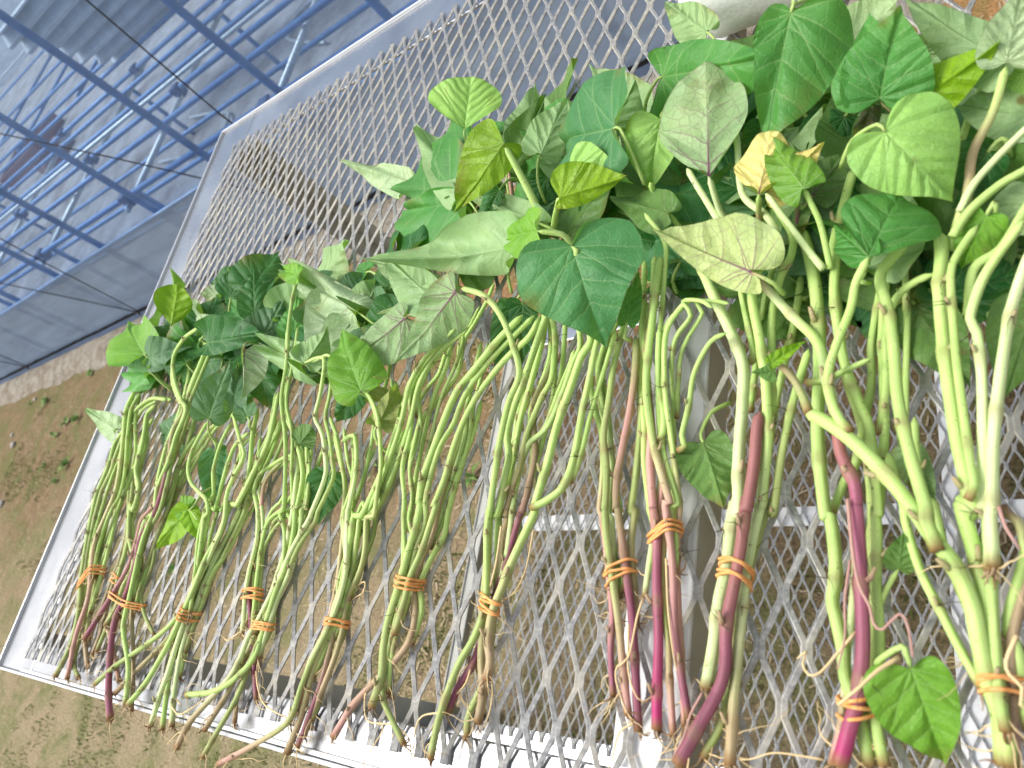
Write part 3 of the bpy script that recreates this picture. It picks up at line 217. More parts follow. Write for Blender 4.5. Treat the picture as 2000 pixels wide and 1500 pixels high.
[6,'stem','g',1.66,1.63,[[-177.0,-30.5,6.2],[-175.9,-6.0,4.4],[-181.6,30.6,7.0],[-185.2,49.0,8.2],[-187.8,49.0,7.9],[-192.4,69.4,11.0],[-207.3,94.2,13.9],[-221.1,114.9,14.5],[-217.1,112.6,14.6]]],
[6,'stem','g',1.59,1.38,[[-171.4,-6.5,6.6],[-175.1,33.2,6.7],[-177.2,50.4,9.5],[-177.2,50.6,10.3],[-181.5,68.5,10.9],[-194.2,91.7,14.5],[-206.3,117.8,17.3]]],
[6,'stem','o,g',1.43,1.89,[[-162.5,-7.7,4.5],[-160.7,11.4,4.5],[-159.2,29.2,4.5],[-164.4,48.1,4.5],[-156.5,67.7,5.6],[-150.0,96.6,8.9],[-153.1,122.9,7.7],[-166.8,159.1,12.4]]],
[6,'stem','o,g',1.76,1.55,[[-157.3,-5.9,4.5],[-155.0,10.0,4.5],[-151.4,31.2,4.5],[-153.6,47.2,4.5],[-144.9,69.8,4.5],[-136.6,96.6,8.0]]],
[7,'stem','g',2.0,1.84,[[-85.2,-41.9,5.7],[-83.5,-21.3,5.0],[-88.6,-4.7,6.0],[-84.5,13.8,5.0],[-76.6,28.1,5.2],[-75.3,47.0,6.5],[-69.6,74.9,9.5],[-62.1,103.7,10.8],[-60.3,125.7,11.6]]],
[7,'stem','o,g',2.2,1.85,[[-101.2,-49.9,7.9],[-100.9,-31.1,9.7],[-95.1,-6.9,11.0],[-92.2,14.1,13.8],[-87.4,35.5,14.6],[-87.3,48.5,18.7],[-88.0,46.2,17.8],[-86.6,66.5,19.9],[-79.0,87.6,23.8],[-71.2,104.9,22.9],[-61.2,123.3,27.4],[-44.1,141.2,30.4],[-20.7,158.8,32.7],[-2.1,169.2,35.9]]],
[7,'stem','o,g',1.37,1.53,[[-96.6,-74.8,4.5],[-98.5,-55.9,8.3],[-96.9,-37.8,9.8],[-94.1,-16.2,8.0],[-92.5,-0.0,9.9],[-100.6,21.6,10.7],[-104.9,39.0,13.3],[-104.5,55.9,17.0],[-109.6,74.4,19.9],[-105.0,99.8,22.0],[-105.6,112.4,25.2],[-108.7,129.4,29.4],[-101.6,143.9,31.1]]],
[7,'stem','g',1.58,1.51,[[-97.2,-73.7,5.6],[-98.0,-56.7,8.3],[-97.7,-39.7,9.4],[-94.0,-16.5,9.1],[-93.2,-0.3,9.0],[-99.7,22.2,9.6],[-105.2,38.2,14.7],[-106.0,57.5,15.1],[-110.6,75.5,19.4],[-106.0,96.5,24.6],[-106.8,114.0,24.1],[-109.9,130.2,27.6],[-103.4,147.1,30.2],[-80.2,164.3,34.3],[-62.2,174.4,37.7]]],
[7,'stem','y,g',1.38,1.31,[[-112.4,31.8,5.6],[-108.1,42.8,4.3],[-110.5,69.8,5.6],[-105.6,97.8,10.3],[-97.2,128.7,16.8],[-83.2,154.2,21.9],[-79.3,171.3,24.0],[-78.4,178.1,26.7]]],
[7,'stem','g',1.71,1.52,[[-88.0,20.1,4.5],[-80.0,42.4,4.5],[-78.4,52.2,5.6],[-69.6,73.6,8.9],[-63.1,99.3,12.8],[-63.4,119.3,15.0],[-60.3,139.4,16.6],[-56.0,167.8,20.4]]],
[7,'stem','g',1.68,1.14,[[-120.1,122.6,8.8],[-110.6,133.3,6.4],[-93.9,151.2,9.4],[-86.7,171.9,20.3],[-73.7,180.3,26.0],[-60.0,192.7,32.3]]],
[8,'stem','g',1.71,1.31,[[38.1,53.7,24.0],[44.3,71.8,26.3],[47.3,95.2,26.5],[56.0,120.1,30.9],[65.8,142.2,37.8]]],
[8,'stem','g',1.88,1.69,[[-30.2,-48.2,4.7],[-26.4,-34.2,4.7],[-21.3,-12.7,4.9],[-17.2,7.1,4.7],[-13.6,28.2,5.3],[-10.5,47.7,5.7],[-11.2,40.6,5.3],[-7.4,59.3,6.9],[-3.9,79.7,12.2],[-9.1,103.8,14.4],[-9.6,115.2,13.0],[-0.7,135.9,16.4],[1.5,153.3,17.7],[-4.7,180.3,18.4]]],
[8,'stem','y,g',1.6,1.88,[[-28.0,26.1,4.8],[-30.6,46.0,6.0],[-31.9,48.0,5.0],[-28.4,71.2,5.0],[-24.9,106.9,9.3],[-18.5,130.4,15.6]]],
[8,'stem','o,g',1.33,1.56,[[-16.7,16.1,5.1],[-16.1,40.2,9.3],[-17.0,63.4,10.3],[-9.2,84.0,14.4],[6.4,94.3,17.5],[17.5,114.9,23.0],[24.6,134.0,24.2],[29.3,140.9,28.3]]],
[8,'stem','o,g',1.38,1.63,[[-10.3,52.8,4.5],[-5.0,80.4,7.4],[0.2,101.2,7.4],[4.9,128.1,12.7],[3.2,154.2,15.4]]],
[9,'stem','y,g',1.48,1.66,[[68.6,-16.7,9.1],[64.7,1.5,10.4],[61.3,21.9,8.3],[58.7,37.4,9.1],[56.5,40.4,10.3],[58.2,65.9,14.2],[55.1,84.3,16.9],[48.1,105.0,16.6],[44.6,127.4,21.0],[49.6,152.2,23.1]]],
[10,'stem','g',1.84,1.71,[[91.0,4.0,9.1],[88.3,27.0,10.1],[84.5,40.6,12.1],[82.9,42.0,8.8],[79.7,66.9,15.0],[78.6,88.1,16.2],[73.8,115.7,17.2],[73.7,136.5,20.6],[74.9,169.0,25.9],[73.5,196.6,27.0]]],
[10,'stem','g',1.53,1.76,[[104.8,6.3,14.9],[102.4,24.6,13.9],[99.0,40.0,16.3],[102.9,41.2,15.4],[96.5,61.7,18.3],[92.2,78.4,21.0],[89.7,106.0,23.4],[90.7,125.0,29.0],[91.7,141.6,32.0]]],
[10,'stem','g',1.27,1.42,[[99.6,16.2,6.9],[99.9,34.7,7.4],[99.9,45.0,8.0],[96.4,70.6,14.0],[92.0,99.6,20.0],[90.8,123.9,26.9],[92.4,142.3,27.6],[101.5,150.9,30.8],[107.1,152.5,31.4]]],
[10,'stem','g',1.51,1.03,[[96.6,92.0,12.7],[99.8,124.5,20.2],[106.4,135.4,25.2],[118.1,145.8,32.1],[114.4,152.9,34.1],[129.2,147.4,37.6],[137.6,142.1,40.6]]],
]
LEAVES=[
[7,125,'A','light',[-117.9,382.1,40.0],[-107.3,422.6,55.0],[0.518,-0.412,0.75],32.3,25.8,0.3,0.05,0.04,'f'],
[7,125,'A','mid',[-111.5,351.5,30.0],[-209.1,441.8,28.0],[-0.056,-0.039,0.998],18.4,21.7,0.15,0.1,0.05,'t'],
[7,125,'B','pale',[-102.7,312.9,38.0],[-176.3,403.5,34.0],[0.059,0.092,0.994],20.7,22.3,0.15,0.1,0.05,'t'],
[6,40,'A','mid',[-123.3,321.8,34.0],[-231.4,370.1,30.0],[-0.158,-0.275,0.948],10.1,43.8,0.15,0.1,0.05,'t'],
[6,40,'A','mid',[-101.0,300.4,34.0],[-229.3,345.5,24.0],[-0.188,-0.331,0.925],35.0,11.7,0.15,0.1,0.05,'t'],
[6,40,'B','white',[-217.8,385.0,12.0],[-307.1,434.4,14.0],[-0.093,-0.207,0.974],17.0,11.3,0.15,0.1,0.05,'t'],
[8,120,'B','lime',[-23.9,295.2,76.0],[-78.1,266.6,60.0],[0.178,-0.715,0.676],12.5,23.5,0.3,-0.1,0.05,'t'],
[8,121,'A','teal',[69.1,269.5,72.0],[-12.6,313.2,50.0],[-0.393,-0.296,0.871],29.9,35.1,0.2,0.1,0.05,'h'],
[9,124,'B','pale',[38.3,318.7,34.0],[58.0,344.5,40.0],[0.398,-0.486,0.778],14.5,17.1,0.15,0.1,0.05,'t'],
[8,120,'B','pale',[-20.8,312.7,40.0],[-1.2,351.9,44.0],[0.524,-0.341,0.78],16.8,12.6,0.3,0.1,0.05,'t'],
[8,120,'B','olive',[-57.0,314.6,34.0],[-26.1,369.9,40.0],[0.53,-0.378,0.759],16.2,10.3,0.15,0.1,0.05,'t'],
[8,121,'B','lime',[30.5,231.9,68.0],[75.2,237.2,60.0],[0.21,-0.526,0.824],17.4,7.0,0.3,0.1,0.05,'t'],
[8,121,'A','light',[34.9,253.0,66.0],[69.9,237.8,62.0],[-0.053,-0.366,0.929],17.4,4.6,0.1,0.1,0.05,'t'],
[10,127,'A','light',[96.5,272.1,62.0],[81.7,237.4,46.0],[0.326,-0.507,0.798],13.6,19.2,0.25,0.1,0.05,'t'],
[8,123,'A','teal',[50.6,185.4,72.0],[66.5,130.3,54.0],[0.352,-0.197,0.915],34.9,34.9,0.12,0.12,0.05,'h'],
[8,122,'A','bright',[15.3,212.1,66.0],[-33.5,231.2,52.0],[-0.366,-0.285,0.886],15.4,14.1,0.2,0.1,0.05,'t'],
[7,47,'B','pale',[-25.4,224.9,46.0],[-133.7,248.0,34.0],[-0.183,-0.387,0.904],14.2,25.6,0.25,0.25,0.09,'t'],
[8,121,'B','pale',[-11.5,246.1,40.0],[-87.0,301.8,30.0],[-0.178,-0.065,0.982],15.2,11.0,0.15,0.1,0.05,'t'],
[7,125,'A','dark',[-52.9,287.8,44.0],[-77.4,260.8,36.0],[0.396,-0.571,0.719],5.7,8.6,0.15,0.1,0.05,'t'],
[8,120,'A','dark',[-24.1,303.8,24.0],[-46.5,286.9,18.0],[0.276,-0.626,0.729],13.0,11.5,0.15,0.1,0.05,'t'],
[9,124,'A','dark',[17.2,268.3,28.0],[50.8,264.8,22.0],[0.105,-0.484,0.869],15.3,14.1,0.15,0.1,0.05,'t'],
[10,126,'B','olive',[98.3,211.6,46.0],[53.2,246.0,34.0],[-0.313,-0.08,0.946],12.6,11.5,0.2,0.1,0.05,'t'],
[9,60,'A','mid',[71.5,147.8,36.0],[80.2,177.2,44.0],[0.381,-0.345,0.858],5.4,6.5,0.15,0.1,0.05,'t'],
[10,127,'B','pale',[115.3,351.3,48.0],[90.5,382.1,58.0],[-0.011,-0.316,0.949],13.3,10.9,0.15,0.1,0.05,'t'],
[10,127,'A','mid',[93.0,312.0,60.0],[169.9,269.4,78.0],[-0.399,-0.364,0.842],16.6,27.7,0.15,0.1,0.05,'t'],
[11,110,'A','mid',[184.4,286.9,84.0],[161.5,226.3,60.0],[0.255,-0.438,0.862],29.1,12.6,0.2,0.15,0.05,'t'],
[11,110,'A','mid',[181.1,294.0,78.0],[159.3,263.8,66.0],[0.257,-0.513,0.819],6.0,12.0,0.2,0.1,0.05,'t'],
[12,118,'A','mid',[220.3,227.1,62.0],[235.7,248.6,90.0],[-0.019,-0.789,0.614],20.6,19.7,0.35,0.1,0.05,'h'],
[12,118,'A','mid',[219.8,229.2,60.0],[223.0,256.5,88.0],[0.108,-0.718,0.688],14.8,13.1,0.2,0.1,0.05,'t'],
[13,107,'B','lime',[230.1,222.9,54.0],[271.9,230.4,66.0],[-0.124,-0.589,0.799],10.2,11.1,0.2,0.1,0.05,'t'],
[12,117,'B','white',[197.7,303.8,34.0],[232.5,305.9,50.0],[-0.276,-0.672,0.687],15.3,15.3,0.15,0.1,0.05,'t'],
[13,104,'B','pale',[271.2,227.6,58.0],[241.5,273.2,60.0],[-0.23,-0.192,0.954],12.9,10.3,0.15,0.1,0.05,'t'],
[13,104,'B','white',[272.0,222.2,62.0],[282.2,242.4,80.0],[-0.024,-0.658,0.753],11.0,10.2,0.15,0.1,0.05,'t'],
[13,105,'B','pale',[278.3,206.8,40.0],[251.5,229.4,34.0],[-0.388,-0.221,0.895],11.1,12.9,0.15,0.1,0.05,'t'],
[11,110,'Bp','pale',[128.5,219.8,56.0],[127.9,287.6,66.0],[0.29,-0.137,0.947],26.3,20.0,0.15,0.1,0.05,'f'],
[12,113,'Bp','yellow',[159.2,194.1,58.0],[164.1,226.8,58.0],[0.334,-0.05,0.941],14.5,14.5,0.25,0.1,0.1,'f'],
[12,114,'Bp','yellow',[160.5,199.8,52.0],[190.9,214.7,54.0],[0.192,-0.506,0.841],8.6,10.5,0.3,0.1,0.05,'t'],
[12,115,'B','bright',[183.2,187.5,60.0],[163.6,228.3,58.0],[-0.054,0.023,0.998],10.3,10.3,0.3,0.1,0.05,'t'],
[12,116,'Bp','olive',[178.7,203.8,34.0],[197.6,221.1,38.0],[0.226,-0.448,0.865],11.6,10.7,0.15,0.1,0.05,'t'],
[13,93,'A','light',[223.8,197.6,70.0],[243.8,166.0,54.0],[0.06,-0.42,0.905],22.8,18.7,0.12,0.2,0.06,'h'],
[13,105,'A','dark',[259.4,194.1,40.0],[240.8,176.3,30.0],[0.029,-0.511,0.859],9.3,12.6,0.15,0.1,0.05,'t'],
[12,84,'A','mid',[211.0,140.6,56.0],[225.8,173.4,56.0],[0.302,-0.136,0.943],18.2,19.9,0.25,0.1,0.05,'f'],
[12,119,'A','mid',[210.5,142.0,54.0],[192.8,170.4,50.0],[-0.156,0.042,0.987],7.7,7.7,0.2,0.1,0.05,'t'],
[12,81,'Bp','ypale',[154.0,151.6,50.0],[105.7,185.7,54.0],[-0.069,-0.213,0.975],10.7,22.4,0.12,0.1,0.06,'h'],
[13,96,'A','bright',[256.0,159.8,40.0],[241.9,144.1,26.0],[-0.081,-0.62,0.78],8.9,8.9,0.15,0.1,0.05,'t'],
[13,104,'A','light',[279.8,222.8,50.0],[269.2,224.5,46.0],[-0.373,-0.513,0.773],7.5,6.7,0.15,0.1,0.05,'t'],
[12,117,'A','dark',[193.1,261.5,24.0],[177.3,240.4,18.0],[0.24,-0.427,0.872],12.4,10.3,0.15,0.1,0.05,'t'],
[12,118,'A','dead',[214.1,233.2,52.0],[203.8,208.1,48.0],[0.266,-0.256,0.929],4.6,4.6,0.5,0.4,0.25,'t'],
[13,109,'B','pale',[273.5,165.7,34.0],[253.2,158.1,28.0],[-0.076,-0.487,0.87],10.5,10.5,0.15,0.1,0.05,'t'],
[12,117,'A','dark',[142.1,307.6,30.0],[128.9,281.9,24.0],[0.335,-0.374,0.865],11.5,12.6,0.15,0.1,0.05,'t'],
[12,112,'A','dark',[149.5,266.8,34.0],[134.4,254.8,26.0],[0.104,-0.64,0.761],9.9,7.7,0.15,0.1,0.05,'t'],
[13,108,'B','pale',[245.6,283.6,30.0],[239.1,280.1,24.0],[-0.187,-0.747,0.638],11.6,11.6,0.15,0.1,0.05,'t'],
[13,93,'B','olive',[220.3,137.0,14.0],[238.7,93.7,8.0],[0.016,-0.131,0.991],12.5,14.2,0.15,0.1,0.05,'t'],
[13,98,'B','olive',[267.4,127.6,14.0],[251.6,85.7,8.0],[0.117,-0.184,0.976],13.3,13.3,0.15,0.1,0.05,'t'],
[11,73,'B','olive',[114.6,75.7,14.0],[128.8,37.5,12.0],[0.215,0.029,0.976],12.2,14.1,0.15,0.1,0.05,'t'],
[13,94,'B','pale',[215.3,63.4,14.0],[222.5,38.1,8.0],[0.123,-0.195,0.973],4.7,8.7,0.15,0.1,0.05,'t'],
[12,129,'A','bright',[213.1,-31.8,24.0],[220.9,-65.3,12.0],[0.208,-0.287,0.935],11.6,17.1,0.2,0.1,0.05,'t'],
[12,128,'B','olive',[208.4,8.6,16.0],[212.0,22.8,20.0],[0.13,-0.3,0.945],5.3,5.3,0.15,0.1,0.05,'t'],
[13,92,'A','lime',[163.6,99.3,46.0],[180.6,106.2,50.0],[-0.019,-0.47,0.883],3.4,2.6,0.5,0.1,0.05,'t'],
[13,92,'B','olive',[162.9,97.5,42.0],[152.3,100.1,38.0],[-0.395,-0.245,0.885],4.5,3.6,0.5,0.1,0.05,'t'],
[1,135,'A','bright',[-595.3,242.1,50.0],[-724.3,332.3,66.0],[0.247,0.185,0.951],35.1,25.8,0.2,0.1,0.05,'t'],
[2,12,'B','lime',[-557.0,275.4,48.0],[-540.2,316.4,62.0],[0.687,-0.47,0.555],22.1,17.7,0.2,0.1,0.05,'f'],
[1,2,'A','gray',[-567.4,231.4,54.0],[-509.7,235.4,50.0],[0.092,-0.443,0.892],19.3,17.2,0.3,0.1,0.05,'t'],
[1,2,'A','green2',[-573.7,216.3,44.0],[-678.9,244.1,46.0],[-0.004,-0.085,0.996],15.3,15.3,0.4,0.1,0.05,'t'],
[1,2,'A','green2',[-578.1,216.8,42.0],[-694.0,221.6,34.0],[-0.079,-0.361,0.929],14.4,14.4,0.3,0.1,0.05,'t'],
[2,143,'A','dark',[-435.6,225.4,52.0],[-335.2,217.5,50.0],[-0.01,-0.357,0.934],22.4,13.1,0.3,0.1,0.05,'t'],
[2,7,'B','white',[-439.5,233.8,56.0],[-416.6,249.4,54.0],[0.441,-0.559,0.702],17.8,7.9,0.4,0.1,0.05,'t'],
[3,19,'A','mid',[-387.4,238.8,34.0],[-454.9,290.9,44.0],[0.224,0.104,0.969],19.4,15.5,0.15,0.1,0.05,'t'],
[3,19,'A','dark',[-393.3,261.6,34.0],[-397.5,307.8,50.0],[0.677,-0.184,0.712],15.6,13.7,0.15,0.1,0.05,'t'],
[3,19,'A','gray',[-358.8,216.5,34.0],[-335.8,261.6,40.0],[0.636,-0.411,0.653],22.3,20.5,0.15,0.1,0.05,'t'],
[2,149,'Bp','white',[-342.0,197.2,56.0],[-338.1,150.4,40.0],[0.692,-0.181,0.699],19.2,1.7,0.2,0.1,0.05,'t'],
[2,149,'A','gray',[-385.3,136.2,46.0],[-372.2,193.1,54.0],[0.714,-0.256,0.651],18.1,16.3,0.15,0.1,0.05,'t'],
[3,17,'A','gray',[-355.9,143.5,40.0],[-374.0,196.3,44.0],[0.625,0.156,0.765],7.3,12.7,0.4,0.1,0.05,'t'],
[3,19,'A','dark',[-372.7,213.0,30.0],[-334.9,155.8,18.0],[0.483,0.138,0.865],23.6,21.8,0.15,0.1,0.05,'t'],
[5,30,'A','bright',[-275.0,259.2,62.0],[-312.4,277.0,68.0],[0.092,-0.141,0.986],9.3,8.4,0.2,0.1,0.05,'t'],
[6,40,'B','white',[-216.5,225.1,30.0],[-319.2,284.9,36.0],[0.04,-0.031,0.999],16.8,15.1,0.3,0.2,0.15,'t'],
[5,168,'A','green2',[-308.6,220.5,30.0],[-319.3,266.1,36.0],[0.616,0.04,0.787],14.5,12.7,0.15,0.1,0.05,'t'],
[5,28,'B','pale',[-233.7,166.3,54.0],[-219.0,194.4,48.0],[0.698,-0.219,0.682],14.2,12.6,0.4,0.2,0.15,'t'],
[5,28,'B','pale',[-253.1,173.1,44.0],[-332.2,207.4,34.0],[-0.114,0.025,0.993],13.2,14.8,0.3,0.2,0.15,'t'],
[6,37,'A','bright',[-153.6,130.5,48.0],[-191.9,189.0,62.0],[0.423,0.061,0.904],18.7,20.1,0.15,0.1,0.05,'t'],
[2,6,'A','gray',[-507.9,150.7,18.0],[-585.1,150.2,12.0],[-0.071,-0.338,0.938],23.7,17.3,0.15,0.1,0.05,'t'],
[5,166,'B','olive',[-247.2,103.3,28.0],[-225.7,117.3,32.0],[0.254,-0.606,0.754],11.0,9.5,0.3,0.1,0.05,'t'],
[2,142,'A','lime',[-414.8,54.1,20.0],[-469.8,16.3,14.0],[0.305,-0.566,0.766],13.1,11.2,0.2,0.1,0.05,'t'],
[2,142,'A','lime',[-416.6,54.2,20.0],[-388.5,26.6,14.0],[0.435,0.255,0.864],8.8,8.8,0.2,0.1,0.05,'t'],
[2,142,'A','bright',[-416.6,54.2,20.0],[-445.2,64.9,24.0],[0.18,0.115,0.977],10.6,10.6,0.2,0.1,0.05,'t'],
[2,148,'A','teal',[-424.3,119.1,10.0],[-399.1,57.4,6.0],[0.62,0.204,0.758],13.0,13.0,0.15,0.1,0.05,'t'],
[5,173,'A','dark',[-212.8,78.9,14.0],[-222.1,38.9,8.0],[0.623,-0.256,0.739],13.5,15.0,0.15,0.1,0.05,'t'],
[1,134,'B','white',[-673.6,165.1,20.0],[-735.7,189.7,24.0],[0.113,0.126,0.986],13.9,13.9,0.3,0.1,0.05,'t'],
[3,15,'A','dark',[-510.4,223.0,34.0],[-568.7,273.6,40.0],[0.297,0.233,0.926],21.6,19.5,0.15,0.1,0.05,'t'],
[2,10,'A','dark',[-503.5,221.1,26.0],[-399.9,213.9,30.0],[-0.06,-0.349,0.935],18.3,22.3,0.15,0.1,0.05,'t'],
[3,17,'A','gray',[-332.6,135.0,36.0],[-366.9,167.7,40.0],[0.323,0.226,0.919],8.7,10.5,0.3,0.1,0.05,'t'],
[6,40,'Bp','pale',[-124.7,189.4,46.0],[-187.0,166.1,38.0],[0.125,-0.606,0.786],22.4,13.4,0.15,0.1,0.05,'t'],
[8,49,'Bp','pale',[-46.1,179.1,70.0],[-106.1,151.2,50.0],[0.085,-0.695,0.714],17.2,14.6,0.2,0.1,0.05,'t'],
[7,48,'B','pale',[-103.4,203.9,44.0],[-155.8,247.6,48.0],[0.087,0.013,0.996],20.0,12.8,0.15,0.1,0.05,'t'],
[7,48,'B','pale',[-105.7,204.8,42.0],[-160.9,208.3,34.0],[-0.156,-0.454,0.877],9.0,10.5,0.15,0.1,0.05,'t'],
[6,176,'B','brownish',[-143.7,108.0,32.0],[-124.8,135.8,34.0],[0.51,-0.402,0.76],9.8,11.2,0.4,0.3,0.2,'t'],
[6,37,'B','brownish',[-157.0,134.2,38.0],[-131.9,140.2,40.0],[0.053,-0.512,0.857],8.6,8.6,0.4,0.3,0.2,'t'],
[6,179,'A','dark',[-184.7,141.8,30.0],[-214.4,121.7,22.0],[0.239,-0.642,0.729],10.8,10.8,0.15,0.1,0.05,'t'],
[8,55,'A','dark',[-45.7,200.2,12.0],[-57.6,153.5,8.0],[0.53,-0.206,0.822],12.2,12.2,0.15,0.1,0.05,'t'],
[8,55,'A','dark',[-38.9,201.3,10.0],[-34.0,149.9,7.0],[0.466,-0.008,0.885],10.6,11.9,0.15,0.1,0.05,'t'],
[9,58,'B','pale',[-129.2,240.0,34.0],[-190.7,265.1,30.0],[-0.144,-0.198,0.97],17.0,17.0,0.15,0.1,0.05,'t'],
[8,120,'A','gray',[-28.0,263.7,7.8],[-38.6,303.8,10.9],[-0.207,0.198,0.958],19.2,15.8,0.1,0.12,0.07,'h'],
[1,3,'B','olive',[-697.1,267.5,24.1],[-667.0,292.5,29.6],[-0.082,-0.429,0.9],16.4,19.1,0.2,0.08,0.07,'h'],
[12,85,'A','mid',[117.3,271.9,22.6],[76.8,316.8,30.8],[0.001,-0.467,0.884],23.6,20.7,0.2,0.14,0.07,'h'],
[9,124,'A','dark',[68.7,271.0,16.1],[40.1,319.3,11.7],[-0.062,0.328,0.943],21.3,20.7,0.1,0.06,0.07,'t'],
[13,107,'A','dark',[254.4,227.1,11.0],[224.3,250.5,10.9],[0.072,-0.243,0.967],18.8,15.4,0.35,0.08,0.07,'h'],
[5,165,'A','dark',[-222.7,177.4,19.8],[-191.2,209.4,21.2],[-0.447,-0.103,0.889],16.9,19.1,0.2,0.08,0.07,'t'],
[12,117,'B','pale',[188.7,328.6,6.1],[135.5,358.6,5.0],[-0.279,-0.527,0.803],24.2,25.4,0.1,0.14,0.07,'h'],
[7,125,'A','mid',[-121.3,351.3,15.3],[-107.9,404.6,14.7],[-0.088,0.165,0.982],26.3,25.6,0.2,0.24,0.07,'t'],
[12,82,'A','dark',[209.0,194.8,5.1],[237.7,247.3,5.0],[-0.432,0.163,0.887],24.4,20.6,0.1,0.08,0.07,'t'],
[7,125,'A','dark',[-103.8,276.2,7.1],[-57.1,302.9,9.8],[0.218,0.048,0.975],21.5,19.7,0.35,0.02,0.07,'t'],
[10,126,'A','dark',[100.7,224.5,5.3],[57.5,258.2,5.0],[0.011,-0.153,0.988],20.6,19.9,0.1,0.02,0.07,'t'],
[6,40,'A','dark',[-168.6,278.3,24.8],[-221.3,304.0,20.9],[0.67,-0.223,0.708],23.5,24.2,0.2,0.22,0.07,'t'],
[12,89,'B','olive',[223.0,163.1,18.4],[173.6,205.9,20.4],[-0.382,-0.114,0.917],30.5,31.7,0.1,0.07,0.07,'h'],
[11,110,'A','gray',[128.5,211.1,6.4],[104.6,246.3,9.2],[-0.213,-0.312,0.926],20.6,21.4,0.35,0.08,0.07,'h'],
[12,117,'B','pale',[180.8,304.9,9.9],[213.8,274.3,14.5],[0.026,0.553,0.833],21.4,19.3,0.1,0.3,0.07,'h'],
[12,117,'B','olive',[180.7,331.1,10.2],[120.7,354.2,18.3],[-0.651,-0.033,0.758],28.3,26.7,0.1,0.27,0.07,'h'],
[12,80,'A','teal',[176.5,183.6,13.7],[148.7,210.5,14.1],[0.336,-0.17,0.926],18.2,21.2,0.35,0.16,0.07,'t'],
[13,107,'B','pale',[257.3,224.4,5.8],[224.9,257.8,5.0],[-0.35,-0.332,0.876],18.6,18.3,0.2,0.05,0.07,'h'],
[5,28,'B','olive',[-250.0,178.0,16.1],[-291.3,177.7,15.1],[0.249,0.305,0.919],15.7,16.2,0.1,0.16,0.07,'t'],
[13,107,'A','gray',[244.2,243.9,11.4],[247.9,288.9,8.0],[-0.219,0.578,0.786],17.8,20.1,0.1,0.06,0.07,'h'],
[12,86,'A','gray',[190.7,168.5,16.1],[184.1,227.6,19.4],[0.527,0.035,0.849],28.4,24.7,0.1,0.24,0.07,'t'],
[7,47,'B','pale',[-66.0,253.1,25.4],[-118.6,248.4,33.8],[-0.667,0.289,0.687],21.2,21.9,0.2,0.06,0.07,'h'],
[12,115,'A','dark',[191.4,190.8,10.1],[203.0,242.5,6.6],[0.177,0.182,0.967],24.3,26.9,0.1,0.02,0.07,'h'],
[12,113,'A','dark',[152.9,198.3,6.9],[182.0,236.5,11.5],[-0.331,-0.207,0.921],23.5,27.4,0.35,0.25,0.07,'t'],
[12,82,'A','gray',[183.1,237.5,7.2],[176.9,275.2,15.9],[-0.111,0.18,0.977],15.1,13.6,0.1,0.12,0.07,'t'],
[10,127,'B','olive',[67.3,253.0,8.2],[114.7,291.2,15.1],[-0.095,-0.192,0.977],23.3,20.5,0.2,0.25,0.07,'h'],
[11,110,'B','olive',[121.5,232.5,6.3],[160.6,253.9,15.6],[0.471,-0.421,0.775],21.2,21.4,0.1,0.04,0.07,'h'],
[10,127,'B','olive',[75.0,236.6,7.6],[61.8,294.6,9.9],[-0.305,-0.009,0.952],26.5,31.5,0.1,0.06,0.07,'h'],
[1,3,'B','pale',[-711.3,351.0,7.6],[-659.5,385.7,11.1],[-0.647,0.038,0.762],29.9,32.8,0.35,0.24,0.07,'h'],
[12,117,'B','olive',[135.9,298.6,16.6],[93.3,347.9,26.5],[-0.496,-0.324,0.805],24.1,20.1,0.2,0.19,0.07,'t'],
[6,40,'A','dark',[-163.7,208.8,18.3],[-214.6,213.3,25.9],[0.323,-0.468,0.822],23.7,21.6,0.35,0.08,0.07,'t'],
[7,125,'B','pale',[-65.7,371.1,14.7],[-67.4,418.2,12.4],[0.518,-0.502,0.693],18.5,21.0,0.1,0.2,0.07,'h'],
[11,76,'A','teal',[161.7,213.1,12.2],[205.4,253.2,9.9],[-0.019,-0.224,0.975],21.6,24.7,0.1,0.14,0.07,'t'],
[5,30,'A','dark',[-209.3,289.8,15.2],[-225.7,327.8,18.6],[-0.484,-0.036,0.874],18.0,19.4,0.2,0.28,0.07,'h'],
[1,3,'A','dark',[-702.5,276.8,5.6],[-713.6,320.0,5.0],[-0.324,-0.378,0.867],18.3,18.5,0.2,0.13,0.07,'h'],
[12,85,'B','olive',[118.9,255.2,12.2],[78.4,246.9,9.1],[-0.343,-0.335,0.877],15.0,14.3,0.1,0.1,0.07,'h'],
[12,85,'B','pale',[97.0,274.3,20.4],[65.4,309.0,27.1],[-0.342,0.535,0.773],20.9,18.9,0.35,0.08,0.07,'t'],
[5,30,'A','mid',[-237.6,279.2,18.1],[-277.5,281.1,14.1],[-0.111,0.101,0.989],15.3,13.0,0.1,0.23,0.07,'h'],
[12,117,'B','pale',[152.9,284.4,8.6],[201.1,268.8,5.0],[0.122,0.516,0.848],19.1,22.6,0.35,0.07,0.07,'h'],
[12,113,'B','olive',[142.0,194.4,20.8],[180.0,233.5,30.3],[-0.453,-0.063,0.889],27.1,27.8,0.1,0.01,0.07,'t'],
[5,28,'A','teal',[-244.9,186.0,19.5],[-266.3,244.6,14.8],[0.356,-0.579,0.733],29.6,24.9,0.2,0.05,0.07,'t'],
[8,120,'A','mid',[-16.0,339.0,25.6],[-56.5,379.5,29.3],[0.205,0.288,0.935],21.5,24.0,0.35,0.06,0.07,'t'],
[10,66,'A','teal',[93.7,196.8,17.5],[117.3,236.3,14.4],[0.167,0.157,0.973],21.0,22.6,0.35,0.19,0.07,'h'],
